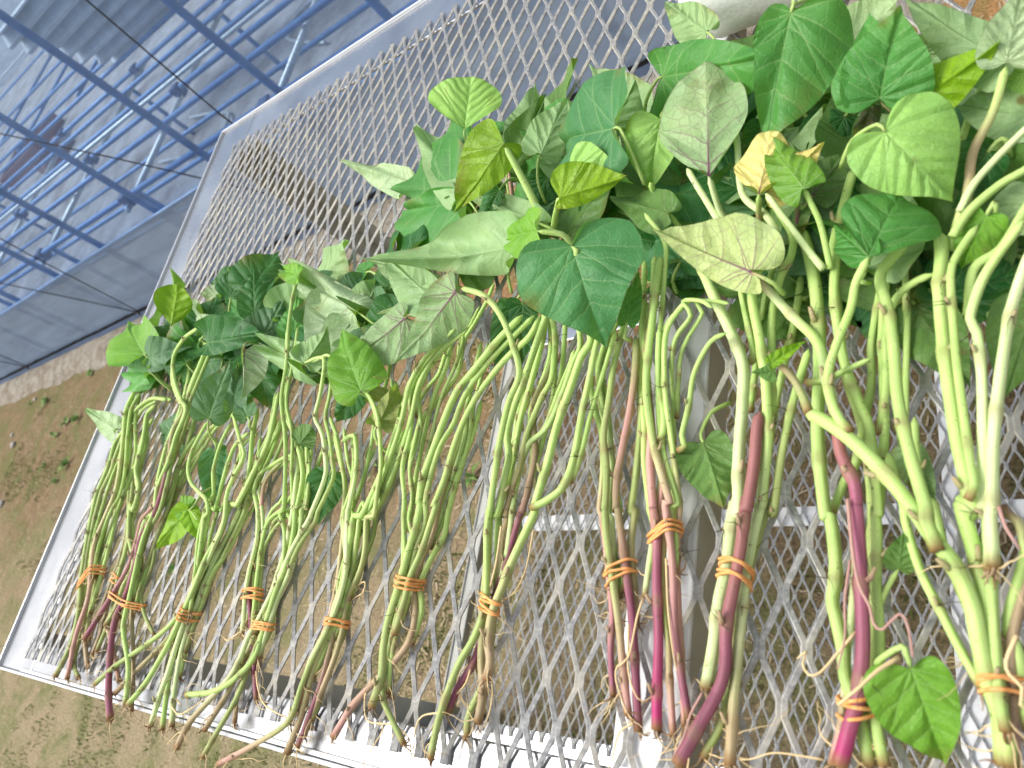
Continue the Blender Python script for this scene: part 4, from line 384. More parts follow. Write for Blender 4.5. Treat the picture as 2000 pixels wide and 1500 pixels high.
[12,86,'B','pale',[196.7,175.4,7.4],[164.7,210.2,14.6],[0.582,-0.1,0.807],20.6,22.5,0.1,0.3,0.07,'t'],
[7,125,'A','dark',[-121.5,341.3,14.4],[-86.0,325.3,19.4],[0.208,-0.266,0.941],14.8,15.8,0.2,0.21,0.07,'h'],
[11,110,'B','olive',[130.4,214.6,22.7],[96.7,264.3,16.9],[0.293,-0.37,0.882],26.8,26.3,0.1,0.02,0.07,'t'],
[5,168,'A','mid',[-350.5,226.3,8.0],[-379.4,252.9,15.0],[0.515,-0.249,0.82],19.0,22.8,0.1,0.12,0.07,'t'],
[12,117,'B','pale',[154.8,304.7,7.1],[126.5,331.6,14.9],[0.406,-0.358,0.841],14.6,16.3,0.1,0.01,0.07,'h'],
[12,116,'B','pale',[172.0,237.7,9.3],[123.0,244.0,13.0],[-0.668,0.12,0.735],24.1,25.6,0.35,0.07,0.07,'h'],
[12,85,'B','olive',[115.7,269.1,13.0],[83.9,317.5,10.5],[0.185,-0.305,0.934],25.1,24.7,0.2,0.12,0.07,'h'],
[8,121,'B','olive',[43.6,229.3,7.9],[59.4,289.5,14.7],[0.069,-0.673,0.736],30.4,32.9,0.2,0.04,0.07,'t'],
[12,86,'A','teal',[205.0,176.1,5.5],[227.9,221.4,5.0],[0.313,-0.429,0.847],19.0,17.8,0.2,0.29,0.07,'t'],
[13,107,'B','pale',[265.0,237.8,17.2],[213.6,273.3,19.9],[-0.558,0.135,0.819],25.7,30.5,0.1,0.23,0.07,'t'],
[12,116,'B','pale',[173.6,239.4,8.5],[209.8,262.5,18.1],[0.158,0.048,0.986],16.1,16.3,0.35,0.22,0.07,'h'],
[7,190,'B','olive',[-98.4,241.4,23.3],[-62.7,283.5,23.8],[0.018,-0.297,0.955],23.3,23.9,0.2,0.01,0.07,'h'],
[9,124,'A','dark',[63.2,274.2,9.5],[71.7,320.0,9.2],[0.312,0.464,0.829],17.5,19.4,0.35,0.09,0.07,'h'],
[12,87,'B','olive',[220.0,186.8,10.5],[226.6,245.2,8.8],[0.414,0.325,0.85],23.5,20.3,0.35,0.15,0.07,'t'],
[12,86,'A','mid',[202.7,181.7,12.6],[174.4,237.6,15.2],[0.642,0.266,0.719],23.6,26.4,0.1,0.23,0.07,'h'],
[12,82,'A','teal',[191.2,202.0,11.2],[135.7,198.6,11.8],[0.38,0.527,0.76],22.5,24.8,0.1,0.11,0.07,'t'],
[12,116,'A','gray',[173.4,229.2,16.4],[120.2,222.2,12.7],[-0.45,-0.027,0.893],21.7,17.4,0.1,0.09,0.07,'h'],
[5,165,'A','gray',[-204.7,225.6,9.7],[-247.1,254.7,10.6],[-0.34,-0.347,0.874],22.7,23.3,0.2,0.21,0.07,'h'],
[9,124,'B','olive',[69.5,257.7,19.0],[76.5,316.7,14.2],[0.212,-0.64,0.738],25.0,21.9,0.2,0.08,0.07,'h'],
[7,125,'A','dark',[-151.5,349.1,15.2],[-201.4,388.7,13.4],[0.294,-0.697,0.654],28.6,23.1,0.1,0.27,0.07,'h'],
[1,135,'B','olive',[-591.6,237.6,23.8],[-603.7,198.7,26.1],[0.064,0.289,0.955],18.7,20.2,0.1,0.24,0.07,'h'],
[12,117,'A','teal',[143.8,316.5,25.3],[91.3,299.8,19.3],[0.17,0.224,0.96],23.0,23.6,0.35,0.26,0.07,'h'],
[8,120,'A','mid',[-23.1,299.2,8.0],[-86.1,295.1,15.0],[0.472,-0.378,0.797],26.9,29.8,0.2,0.11,0.07,'h'],
[12,87,'A','dark',[208.4,178.6,16.5],[222.1,232.2,21.3],[0.462,-0.563,0.685],23.1,27.7,0.1,0.06,0.07,'h'],
[5,165,'B','pale',[-209.4,179.5,18.8],[-254.5,184.3,17.9],[-0.348,-0.498,0.794],20.9,19.1,0.1,0.2,0.07,'h'],
[11,72,'A','teal',[106.3,205.6,15.3],[46.0,226.1,22.3],[-0.061,-0.553,0.831],24.6,27.1,0.35,0.15,0.07,'t'],
[7,125,'A','dark',[-35.7,354.9,21.2],[-76.7,369.1,16.4],[-0.254,-0.296,0.921],17.2,15.1,0.35,0.28,0.07,'h'],
[5,169,'B','olive',[-280.3,228.9,20.8],[-303.3,267.5,24.9],[-0.197,-0.528,0.826],18.5,20.1,0.1,0.19,0.07,'h'],
[12,118,'B','olive',[224.6,267.2,13.6],[257.0,225.0,10.6],[0.219,-0.74,0.636],21.7,24.2,0.35,0.12,0.07,'h'],
[10,68,'A','dark',[80.6,216.5,11.3],[104.8,257.9,17.0],[0.519,0.199,0.831],21.3,23.1,0.35,0.23,0.07,'h'],
[13,107,'A','teal',[245.9,222.5,13.1],[193.0,240.4,10.3],[-0.063,-0.236,0.97],25.6,27.3,0.35,0.05,0.07,'t'],
[13,105,'A','mid',[263.6,201.3,5.4],[204.2,208.8,10.3],[0.037,-0.399,0.916],26.3,24.9,0.2,0.29,0.07,'h'],
[11,110,'A','mid',[135.4,222.3,7.9],[171.5,245.6,8.1],[-0.605,-0.357,0.712],21.2,24.7,0.1,0.18,0.07,'h'],
[10,127,'A','teal',[96.6,230.5,23.1],[87.5,278.7,23.8],[0.389,-0.428,0.816],21.6,20.8,0.2,0.16,0.07,'h'],
[7,125,'B','olive',[-45.3,324.8,5.8],[-40.9,368.7,9.1],[-0.505,-0.18,0.844],21.5,17.2,0.35,0.25,0.07,'h'],
[5,168,'A','dark',[-338.5,219.6,14.3],[-290.9,242.3,17.5],[-0.256,-0.497,0.829],21.4,19.3,0.35,0.07,0.07,'h'],
[2,8,'A','gray',[-449.7,236.5,15.3],[-412.0,264.4,20.4],[0.422,0.389,0.819],23.1,22.0,0.1,0.04,0.07,'h'],
[1,3,'A','teal',[-680.4,243.5,25.6],[-717.1,275.9,28.1],[-0.335,-0.193,0.922],20.6,19.3,0.1,0.26,0.07,'h'],
[5,30,'A','dark',[-199.7,255.6,14.0],[-238.4,256.0,18.2],[-0.326,-0.494,0.806],14.4,16.6,0.2,0.08,0.07,'h'],
[9,124,'B','pale',[29.7,303.2,10.8],[20.6,357.5,5.9],[0.36,0.19,0.913],22.3,22.3,0.35,0.12,0.07,'h'],
[7,125,'A','teal',[-159.4,289.7,5.8],[-212.3,314.9,5.0],[0.21,0.285,0.935],26.2,30.0,0.1,0.1,0.07,'h'],
[7,125,'A','teal',[-127.1,311.4,6.1],[-177.4,336.1,9.9],[0.212,-0.549,0.808],24.7,20.3,0.35,0.04,0.07,'h'],
[1,135,'B','pale',[-580.7,295.7,17.8],[-542.8,319.9,14.5],[-0.656,0.151,0.74],16.8,15.8,0.1,0.01,0.07,'h'],
[7,47,'A','gray',[-45.6,246.1,22.8],[-18.4,278.3,32.7],[-0.169,-0.33,0.929],20.6,23.1,0.1,0.24,0.07,'t'],
[12,115,'B','pale',[184.1,184.2,20.3],[168.0,241.0,27.6],[-0.033,0.251,0.967],22.6,21.6,0.2,0.19,0.07,'t'],
[7,125,'B','olive',[-60.1,388.7,7.4],[-21.5,431.5,5.0],[-0.128,0.34,0.932],28.0,29.9,0.1,0.11,0.07,'h'],
[8,120,'B','pale',[22.8,340.6,8.2],[5.8,402.2,5.0],[-0.058,-0.285,0.957],28.6,33.2,0.2,0.3,0.07,'t'],
[9,124,'B','olive',[74.7,295.8,17.6],[104.5,331.5,25.7],[0.305,-0.316,0.898],17.6,16.6,0.35,0.15,0.07,'h'],
[11,76,'A','mid',[166.2,229.2,7.3],[137.5,283.0,5.0],[-0.008,-0.537,0.843],22.5,23.2,0.2,0.13,0.07,'h'],
[12,82,'B','olive',[198.3,231.8,21.8],[249.9,209.3,27.9],[0.141,-0.251,0.957],20.6,20.4,0.1,0.3,0.07,'h'],
[2,12,'A','dark',[-564.2,258.7,9.0],[-546.5,308.6,5.7],[0.224,-0.097,0.97],25.7,26.5,0.2,0.25,0.07,'h'],
[11,111,'B','pale',[123.3,243.1,19.9],[183.3,266.9,16.3],[-0.138,0.157,0.978],30.1,28.2,0.2,0.13,0.07,'t'],
[12,117,'A','mid',[134.0,311.0,10.2],[97.8,328.8,16.7],[-0.698,-0.155,0.699],16.7,17.1,0.2,0.29,0.07,'h'],
[10,127,'B','olive',[93.2,234.0,18.6],[85.9,295.2,27.3],[0.227,0.086,0.97],24.2,24.5,0.35,0.07,0.07,'h'],
[11,111,'A','mid',[113.6,236.2,9.3],[149.9,255.1,15.5],[0.189,0.143,0.972],17.0,14.3,0.2,0.26,0.07,'h'],
[9,124,'A','gray',[22.3,287.0,6.6],[52.2,330.0,5.0],[0.278,0.097,0.956],19.2,17.5,0.1,0.14,0.07,'h'],
[12,118,'A','dark',[187.3,251.3,10.0],[208.0,299.2,18.7],[-0.077,-0.569,0.818],23.5,22.8,0.2,0.19,0.07,'h'],
[8,120,'B','pale',[4.3,309.5,16.0],[-14.1,367.2,19.7],[0.296,0.311,0.903],29.4,26.4,0.2,0.15,0.07,'h'],
[2,143,'A','mid',[-410.6,243.2,20.5],[-439.5,274.4,30.3],[-0.523,0.381,0.762],21.0,24.1,0.2,0.19,0.07,'t'],
[12,117,'A','dark',[190.3,280.4,10.3],[155.0,322.8,16.8],[-0.108,-0.518,0.849],22.7,19.0,0.2,0.09,0.07,'h'],
[2,8,'B','olive',[-428.9,276.3,15.9],[-448.3,319.2,21.1],[0.002,-0.047,0.999],21.5,17.4,0.1,0.27,0.07,'t'],
[8,121,'B','olive',[6.4,241.0,24.2],[44.3,282.3,29.0],[-0.473,-0.439,0.764],22.7,19.5,0.35,0.04,0.07,'h'],
[7,125,'A','mid',[-144.1,403.4,6.4],[-85.2,405.8,15.6],[-0.619,0.399,0.677],23.5,20.1,0.35,0.23,0.07,'t'],
[12,87,'A','dark',[211.0,190.2,18.7],[152.8,207.8,27.1],[-0.034,0.47,0.882],24.0,22.9,0.35,0.3,0.07,'h'],
[9,124,'A','gray',[31.5,268.8,15.7],[17.3,323.7,22.3],[-0.303,-0.597,0.743],22.3,20.3,0.35,0.19,0.07,'h'],
[9,124,'A','dark',[81.0,297.4,15.3],[48.6,324.9,21.6],[-0.006,0.072,0.997],20.9,16.7,0.2,0.24,0.07,'t'],
[9,124,'A','gray',[92.8,285.9,14.4],[49.6,268.9,9.1],[0.205,-0.099,0.974],18.1,20.1,0.2,0.29,0.07,'h'],
[11,110,'A','dark',[130.9,236.1,21.3],[92.0,264.8,30.3],[0.445,-0.371,0.815],23.9,25.4,0.35,0.01,0.07,'t'],
[12,87,'A','teal',[215.0,186.9,23.0],[172.7,211.6,22.4],[0.022,0.123,0.992],20.5,17.0,0.1,0.26,0.07,'t'],
[11,76,'A','gray',[148.9,217.8,20.6],[123.0,249.0,14.9],[0.536,-0.271,0.799],19.5,15.7,0.35,0.29,0.07,'h'],
[13,109,'B','olive',[263.0,166.9,16.9],[226.8,209.3,12.0],[-0.272,-0.32,0.908],25.6,29.4,0.35,0.16,0.07,'h'],
[2,12,'A','dark',[-537.4,334.9,12.8],[-487.6,360.4,20.9],[-0.015,-0.209,0.978],23.0,19.2,0.2,0.12,0.07,'h'],
[8,121,'A','dark',[26.8,256.8,13.3],[32.3,305.3,11.8],[-0.376,-0.129,0.918],18.6,17.1,0.1,0.08,0.07,'h'],
[12,112,'B','pale',[131.9,260.9,10.4],[148.7,302.4,14.6],[0.068,-0.3,0.951],17.4,15.8,0.35,0.19,0.07,'t'],
[12,86,'B','pale',[202.2,156.6,23.8],[229.6,194.5,28.9],[-0.683,0.042,0.729],22.2,25.2,0.35,0.29,0.07,'t'],
[12,118,'B','olive',[205.3,238.1,14.0],[191.2,285.7,20.6],[0.077,0.485,0.871],23.4,19.2,0.2,0.23,0.07,'h'],
[5,168,'A','dark',[-321.7,222.1,22.9],[-277.4,230.3,27.0],[-0.367,-0.337,0.867],17.4,19.5,0.2,0.11,0.07,'t'],
[2,8,'A','dark',[-482.1,308.5,25.1],[-461.9,340.0,34.9],[0.669,-0.001,0.743],19.7,16.3,0.1,0.26,0.12,'t'],
[2,12,'A','dark',[-537.2,278.9,16.3],[-531.7,327.5,25.1],[0.368,0.009,0.93],31.5,29.8,0.1,0.15,0.12,'h'],
[1,135,'A','dark',[-591.7,259.3,26.9],[-625.3,306.0,23.4],[0.109,-0.401,0.91],36.5,36.6,0.2,0.26,0.06,'h'],
[2,143,'A','gray',[-425.8,220.0,8.4],[-483.1,214.6,6.3],[-0.276,-0.513,0.813],26.4,21.7,0.4,0.14,0.06,'t'],
[2,12,'B','white',[-538.7,293.3,23.2],[-592.8,271.4,21.1],[0.657,-0.171,0.735],30.8,27.7,0.2,0.1,0.12,'t'],
[1,139,'A','dark',[-667.8,261.8,9.2],[-625.0,236.4,22.4],[0.638,-0.551,0.538],29.2,29.9,0.4,0.1,0.06,'h'],
[2,149,'A','dark',[-387.1,205.2,15.2],[-450.8,200.9,22.1],[0.721,-0.393,0.57],31.3,32.3,0.4,0.21,0.12,'t'],
[5,168,'A','mid',[-295.7,216.0,24.5],[-260.5,240.7,32.4],[-0.266,-0.163,0.95],24.4,27.9,0.1,0.21,0.12,'t'],
[2,12,'A','teal',[-505.3,330.0,6.6],[-570.2,319.9,10.4],[-0.007,-0.764,0.645],30.6,29.4,0.1,0.2,0.12,'t'],
[5,30,'B','pale',[-327.0,294.2,13.8],[-290.9,333.2,9.2],[0.282,0.031,0.959],33.0,29.3,0.4,0.18,0.12,'t'],
[2,8,'A','mid',[-437.0,244.9,27.6],[-374.2,238.4,40.0],[0.567,-0.046,0.822],25.7,21.4,0.2,0.05,0.12,'h'],
[5,169,'B','white',[-241.2,215.7,25.4],[-268.3,261.4,26.1],[0.504,-0.46,0.731],34.6,28.3,0.2,0.29,0.12,'t'],
[1,137,'A','mid',[-546.7,221.2,20.5],[-501.9,256.0,32.4],[0.507,-0.459,0.73],32.2,34.2,0.4,0.03,0.12,'h'],
[2,8,'A','dark',[-481.8,319.4,20.5],[-538.1,303.6,13.2],[0.23,-0.577,0.784],27.0,28.8,0.2,0.25,0.12,'t'],
[2,12,'B','white',[-514.4,329.1,7.2],[-562.6,333.5,13.5],[0.745,-0.126,0.654],26.6,25.3,0.4,0.26,0.06,'t'],
[5,168,'A','gray',[-286.3,235.0,9.8],[-293.3,286.2,12.7],[0.673,-0.463,0.577],29.9,30.2,0.4,0.26,0.06,'t'],
[5,30,'B','pale',[-347.7,276.4,20.0],[-345.1,233.5,28.6],[0.456,-0.654,0.603],25.4,23.1,0.4,0.25,0.12,'t'],
[2,8,'A','dark',[-447.2,283.0,11.8],[-415.0,323.1,20.9],[0.341,0.322,0.883],29.1,30.8,0.2,0.13,0.06,'t'],
[5,28,'A','gray',[-239.5,184.7,25.6],[-224.1,228.6,30.9],[-0.209,-0.189,0.959],25.9,24.3,0.1,0.25,0.12,'h'],
[1,135,'A','teal',[-626.7,288.4,7.5],[-682.5,312.7,5.0],[0.041,0.117,0.992],25.8,29.8,0.1,0.12,0.06,'t'],
[2,8,'A','dark',[-436.7,309.4,24.8],[-421.5,358.7,22.1],[0.583,-0.256,0.771],31.3,27.7,0.2,0.12,0.06,'h'],
[5,169,'B','pale',[-230.4,233.4,14.2],[-213.4,266.3,17.1],[0.283,-0.707,0.648],20.8,24.7,0.2,0.13,0.12,'t'],
[2,143,'A','dark',[-375.5,263.9,7.4],[-405.1,293.4,8.3],[0.409,-0.088,0.908],24.7,27.4,0.1,0.19,0.06,'h'],
[5,169,'A','teal',[-268.8,208.0,11.6],[-260.4,258.9,20.7],[0.368,-0.436,0.821],35.2,41.2,0.4,0.29,0.12,'t'],
[2,143,'A','dark',[-414.6,243.8,8.8],[-363.7,278.3,5.0],[0.296,-0.614,0.732],29.6,29.2,0.1,0.04,0.12,'h'],
[2,143,'A','gray',[-390.7,211.0,13.7],[-435.1,225.4,12.6],[0.706,-0.08,0.704],19.2,19.5,0.2,0.03,0.12,'t'],
[2,12,'A','teal',[-491.0,277.7,6.3],[-502.5,317.2,6.7],[0.471,-0.259,0.843],25.9,30.4,0.2,0.27,0.06,'t'],
[1,135,'A','gray',[-608.1,297.9,19.3],[-656.8,303.0,30.1],[0.584,-0.523,0.62],23.6,24.0,0.1,0.13,0.06,'h'],
[2,8,'B','white',[-419.1,283.7,7.5],[-388.8,254.9,5.0],[0.268,-0.307,0.913],25.0,25.3,0.2,0.22,0.06,'t'],
[2,12,'B','olive',[-546.4,235.3,6.4],[-603.0,253.3,5.0],[0.358,-0.69,0.629],32.7,37.3,0.2,0.17,0.12,'h'],
[2,8,'A','teal',[-455.1,244.5,12.3],[-430.6,285.3,17.6],[0.48,-0.46,0.747],26.7,29.9,0.2,0.08,0.06,'h'],
[5,30,'A','gray',[-299.6,276.3,11.7],[-360.9,263.5,7.3],[0.304,-0.386,0.871],29.8,24.1,0.2,0.17,0.12,'t'],
[5,30,'A','dark',[-353.8,274.1,13.1],[-325.3,305.0,5.0],[0.405,-0.528,0.747],20.9,16.9,0.2,0.07,0.06,'t'],
[5,30,'B','olive',[-316.0,261.9,6.8],[-368.8,280.3,6.2],[0.71,0.073,0.7],25.7,26.8,0.4,0.02,0.06,'t'],
[5,30,'A','gray',[-238.9,249.7,20.7],[-236.5,285.4,19.7],[0.385,-0.741,0.551],19.6,17.5,0.1,0.2,0.12,'t'],
[2,143,'A','mid',[-364.4,242.1,8.8],[-391.7,279.1,11.8],[-0.191,-0.53,0.826],22.9,25.9,0.4,0.07,0.06,'t'],
[5,172,'A','dark',[-357.2,214.2,19.9],[-308.1,235.5,20.7],[0.287,-0.24,0.927],29.8,25.8,0.4,0.28,0.12,'h'],
[2,12,'A','mid',[-514.5,249.8,26.4],[-578.3,234.1,16.6],[0.813,-0.405,0.419],36.5,33.2,0.1,0.04,0.06,'t'],
[5,168,'B','pale',[-337.9,239.5,21.5],[-287.0,280.2,16.1],[0.206,-0.736,0.645],34.2,30.0,0.4,0.23,0.06,'h'],
[5,165,'B','white',[-214.5,215.6,20.7],[-222.3,158.9,31.0],[0.288,-0.54,0.791],36.9,30.6,0.2,0.12,0.06,'t'],
[1,3,'A','dark',[-684.5,265.9,9.7],[-659.6,317.1,16.3],[0.371,-0.636,0.677],35.9,42.7,0.2,0.24,0.06,'t'],
[2,7,'A','dark',[-441.6,220.3,26.8],[-426.9,275.6,28.4],[0.501,-0.485,0.716],28.6,30.5,0.4,0.04,0.12,'t'],
[5,172,'A','gray',[-347.6,204.2,14.4],[-300.2,205.4,20.2],[0.7,-0.292,0.651],20.3,21.3,0.2,0.24,0.12,'t'],
[1,137,'A','gray',[-556.0,229.8,16.8],[-512.4,258.4,13.2],[0.66,-0.315,0.682],29.6,29.2,0.2,0.04,0.12,'h'],
[2,8,'A','mid',[-481.6,307.4,8.5],[-487.8,344.0,17.5],[0.013,0.401,0.916],22.2,23.9,0.2,0.24,0.12,'t'],
[1,136,'A','gray',[-636.6,257.6,22.2],[-689.2,250.6,21.9],[0.062,-0.837,0.543],25.3,28.3,0.4,0.03,0.06,'t'],
[10,68,'A','mid',[68.2,220.4,9.5],[65.5,256.4,7.4],[0.399,-0.131,0.908],17.5,15.1,0.1,0.19,0.06,'t'],
[12,81,'A','mid',[147.6,166.1,5.2],[144.9,200.2,4.0],[0.467,-0.137,0.874],17.1,16.4,0.2,0.08,0.06,'h'],
[12,86,'A','dark',[192.6,166.4,8.8],[203.8,129.1,4.9],[-0.191,0.087,0.978],18.3,18.6,0.1,0.14,0.06,'h'],
[11,76,'A','mid',[159.3,203.1,7.8],[198.9,180.8,6.6],[-0.189,0.056,0.98],20.9,22.2,0.2,0.13,0.06,'h'],
[12,86,'B','olive',[204.3,180.5,6.6],[157.7,203.6,8.4],[0.286,0.485,0.826],27.7,31.8,0.1,0.01,0.06,'t'],
[11,78,'B','olive',[185.4,170.3,5.6],[220.2,205.0,7.3],[-0.542,0.191,0.819],26.1,21.3,0.1,0.13,0.06,'t'],
[10,64,'A','dark',[79.9,189.8,8.5],[109.3,227.8,8.7],[0.278,0.174,0.945],21.0,22.7,0.1,0.13,0.06,'t'],
[12,119,'A','teal',[208.3,154.0,5.9],[199.8,120.5,4.0],[0.108,0.178,0.978],17.5,15.1,0.2,0.11,0.06,'t'],
[12,88,'A','dark',[231.0,140.5,11.7],[269.9,145.2,10.5],[-0.113,-0.371,0.922],17.3,15.7,0.2,0.02,0.06,'t'],
[11,79,'A','dark',[150.3,182.0,8.2],[121.0,209.5,10.9],[-0.175,-0.037,0.984],21.4,20.9,0.2,0.16,0.06,'t'],
[12,113,'B','olive',[157.5,190.3,5.0],[197.2,196.4,7.0],[0.084,-0.043,0.996],16.4,18.0,0.1,0.09,0.06,'t'],
[11,78,'A','dark',[172.6,159.3,11.9],[204.5,179.9,12.0],[-0.143,-0.358,0.923],20.9,24.1,0.2,0.01,0.06,'t'],
[11,72,'B','olive',[114.3,209.8,7.4],[102.8,254.5,5.4],[-0.278,0.359,0.891],25.4,26.1,0.1,0.07,0.06,'t'],
[13,96,'A','mid',[251.1,151.1,5.0],[217.1,174.0,7.3],[-0.134,0.209,0.969],20.3,17.4,0.1,0.06,0.06,'t'],
[13,95,'B','olive',[232.4,154.5,4.1],[226.6,191.9,4.0],[0.125,-0.045,0.991],15.6,16.5,0.1,0.16,0.06,'t'],
[11,77,'B','olive',[129.9,173.4,4.9],[127.0,207.7,4.0],[0.089,0.247,0.965],14.0,14.9,0.1,0.13,0.06,'t'],
[11,76,'A','dark',[148.8,198.6,11.8],[113.5,222.8,12.8],[0.138,-0.328,0.934],20.3,19.2,0.2,0.07,0.06,'t'],
[13,96,'A','dark',[261.1,158.2,7.1],[232.9,177.8,7.2],[0.381,0.136,0.914],17.0,16.2,0.2,0.1,0.06,'t'],
[13,95,'B','olive',[241.2,165.9,6.8],[273.0,197.5,5.9],[0.394,0.181,0.901],20.9,24.9,0.1,0.17,0.06,'t'],
[12,81,'B','olive',[148.5,163.9,10.5],[162.6,127.8,9.7],[0.295,0.253,0.922],21.0,23.1,0.1,0.01,0.06,'t'],
[10,197,'A','dark',[69.7,197.1,4.7],[109.4,199.4,4.0],[-0.156,0.582,0.798],18.7,20.9,0.1,0.07,0.06,'t'],
[10,127,'B','olive',[67.5,232.9,4.4],[77.8,276.1,6.5],[-0.335,0.077,0.939],22.0,23.1,0.1,0.1,0.06,'t'],
[12,88,'A','dark',[244.8,141.3,6.5],[227.2,171.9,5.4],[-0.0,0.274,0.962],18.0,15.2,0.1,0.18,0.06,'t'],
[12,88,'B','olive',[229.9,142.4,7.8],[224.2,178.2,7.9],[0.013,-0.316,0.949],17.1,16.9,0.2,0.16,0.06,'t'],
[12,88,'A','dark',[240.9,136.5,9.1],[251.7,180.5,5.4],[0.223,0.309,0.925],22.2,20.8,0.2,0.07,0.06,'h'],
[13,95,'B','olive',[236.1,154.6,4.5],[196.9,166.8,4.0],[-0.161,0.063,0.985],22.3,21.5,0.2,0.06,0.06,'t'],
[12,113,'B','olive',[139.3,193.2,10.0],[173.3,157.8,6.9],[-0.396,-0.078,0.915],20.4,20.0,0.1,0.17,0.06,'h'],
[13,95,'A','teal',[234.8,163.6,6.2],[217.6,203.7,7.3],[0.326,-0.146,0.934],23.9,21.8,0.2,0.13,0.06,'t'],
[10,68,'A','teal',[89.3,208.8,7.9],[124.9,183.1,10.8],[0.186,-0.072,0.98],20.8,18.5,0.1,0.15,0.06,'t'],
[11,78,'A','mid',[176.0,166.5,11.8],[208.3,204.0,11.0],[0.021,-0.261,0.965],23.0,20.7,0.1,0.14,0.06,'t'],
]
BANDS=[
[1,[-607.0,-12.5,10.0]],
[2,[-499.8,-33.3,10.0]],
[3,[-373.4,-37.8,10.0]],
[4,[-281.9,-19.1,10.0]],
[5,[-253.4,-41.4,10.0]],
[6,[-162.8,-34.8,10.0]],
[7,[-98.8,-3.6,10.0]],
[8,[-20.2,-15.6,10.0]],
[9,[69.4,5.4,10.0]],
[10,[93.4,26.8,10.0]],
[11,[135.8,6.2,10.0]],
[12,[191.8,-46.8,10.0]],
[13,[241.3,-33.7,10.0]],
[14,[-548.0,-12.8,8.0]],
]
ROOTS=[
[12,'c',0.53,[[174.4,-69.0,6.0],[165.2,-69.0,8.0],[154.4,-69.7,10.0],[144.7,-73.6,9.0],[139.0,-74.6,8.0]]],
[12,'c',1.0,[[209.3,-28.5,26.0],[202.7,-34.9,31.3],[197.0,-41.9,34.7],[189.3,-49.4,36.0]]],
[12,'c',0.75,[[191.9,-18.8,20.0],[185.0,-28.1,21.3],[178.2,-36.7,22.7],[174.2,-38.0,24.0],[170.5,-33.6,20.7],[170.8,-27.9,17.3],[165.8,-30.8,14.0]]],
[12,'k',0.89,[[192.6,35.4,30.0],[194.5,11.6,30.5],[196.8,-1.9,31.0],[200.8,-10.5,31.5],[202.1,-16.8,32.0],[205.5,-19.4,32.5],[211.7,-13.0,33.0],[214.8,-17.0,33.5],[216.2,-28.9,34.0]]],
[12,'k',0.66,[[192.0,9.7,26.0],[190.0,-7.2,27.3],[189.8,-21.7,27.3],[186.4,-35.0,26.0]]],
[9,'c',0.66,[[87.8,-9.0,16.0],[85.5,-17.2,16.0],[82.6,-37.6,16.0],[76.9,-42.4,16.0],[75.5,-49.0,14.0],[82.2,-63.0,12.0],[86.5,-66.3,10.0]]],
[9,'c',0.66,[[80.8,-22.0,16.0],[82.6,-44.2,14.7],[87.5,-55.8,12.0],[91.3,-56.5,8.0]]],
[9,'c',0.63,[[85.3,-66.3,8.0],[76.8,-72.3,8.0],[74.4,-80.7,7.3],[71.5,-89.1,6.0]]],
[10,'c',0.66,[[99.1,12.3,16.0],[103.0,-12.2,17.3],[107.1,-33.8,16.0],[108.8,-44.5,12.0]]],
[8,'c',0.79,[[-13.2,30.3,20.0],[-14.7,7.8,17.3],[-19.4,-8.8,14.0],[-22.4,-16.6,10.0]]],
[8,'c',0.63,[[2.7,31.3,8.0],[0.6,8.5,6.7],[-5.7,-5.4,5.7],[-14.7,-12.0,5.0]]],
[8,'c',0.76,[[-43.4,-78.6,8.0],[-61.8,-82.8,6.7],[-66.5,-91.4,5.7],[-65.3,-102.0,5.0]]],
[8,'c',0.76,[[-28.1,-47.9,8.0],[-31.1,-61.2,7.3],[-42.3,-72.3,6.3],[-48.7,-85.9,5.0]]],
[8,'c',0.59,[[-11.2,-56.2,8.0],[-8.9,-65.6,7.3],[-10.9,-78.0,6.3],[-17.8,-88.2,5.0]]],
[7,'c',0.67,[[-113.8,-66.8,8.0],[-116.8,-78.0,7.2],[-111.0,-91.3,6.4],[-95.2,-93.3,5.8],[-101.2,-106.5,5.4],[-107.5,-118.7,5.0]]],
[7,'c',0.65,[[-101.7,-92.3,8.0],[-86.6,-91.2,6.7],[-71.3,-96.0,5.7],[-65.4,-106.9,5.0]]],
[6,'c',0.78,[[-242.6,-75.1,10.0],[-235.9,-85.8,9.0],[-222.2,-96.5,8.0],[-194.1,-101.2,7.0],[-177.3,-103.5,6.0]]],
[6,'c',0.72,[[-187.1,-103.8,8.0],[-176.9,-116.0,8.0],[-165.6,-119.7,6.0]]],
[6,'c',0.74,[[-150.7,-7.1,8.0],[-143.7,-4.4,8.0],[-142.9,-12.0,8.0],[-154.0,-17.2,7.0],[-161.3,-27.5,6.0]]],
[3,'c',0.87,[[-361.1,-99.3,8.0],[-353.4,-106.7,6.0],[-341.4,-110.8,6.0]]],
[3,'c',0.85,[[-350.8,-113.6,8.0],[-338.5,-117.4,6.7],[-321.4,-109.7,6.0],[-301.7,-96.6,6.0]]],
[5,'c',0.61,[[-317.1,-131.9,8.0],[-331.0,-129.8,6.0],[-344.0,-140.9,6.0]]],
[4,'c',0.83,[[-283.7,-48.6,8.0],[-301.4,-56.5,6.0],[-308.4,-54.2,6.0]]],
[13,'c',0.82,[[250.1,-18.6,34.0],[246.0,-27.4,33.2],[246.5,-32.0,32.4],[249.8,-35.7,31.6],[248.6,-41.6,30.8],[250.6,-41.8,30.0]]],
[13,'k',0.78,[[248.7,28.8,34.0],[250.3,20.4,34.0],[253.8,12.8,32.0]]],
[11,'k',0.7,[[126.2,-50.2,22.0],[120.5,-59.8,20.7],[116.7,-69.9,18.7],[110.7,-78.8,16.0]]],
]
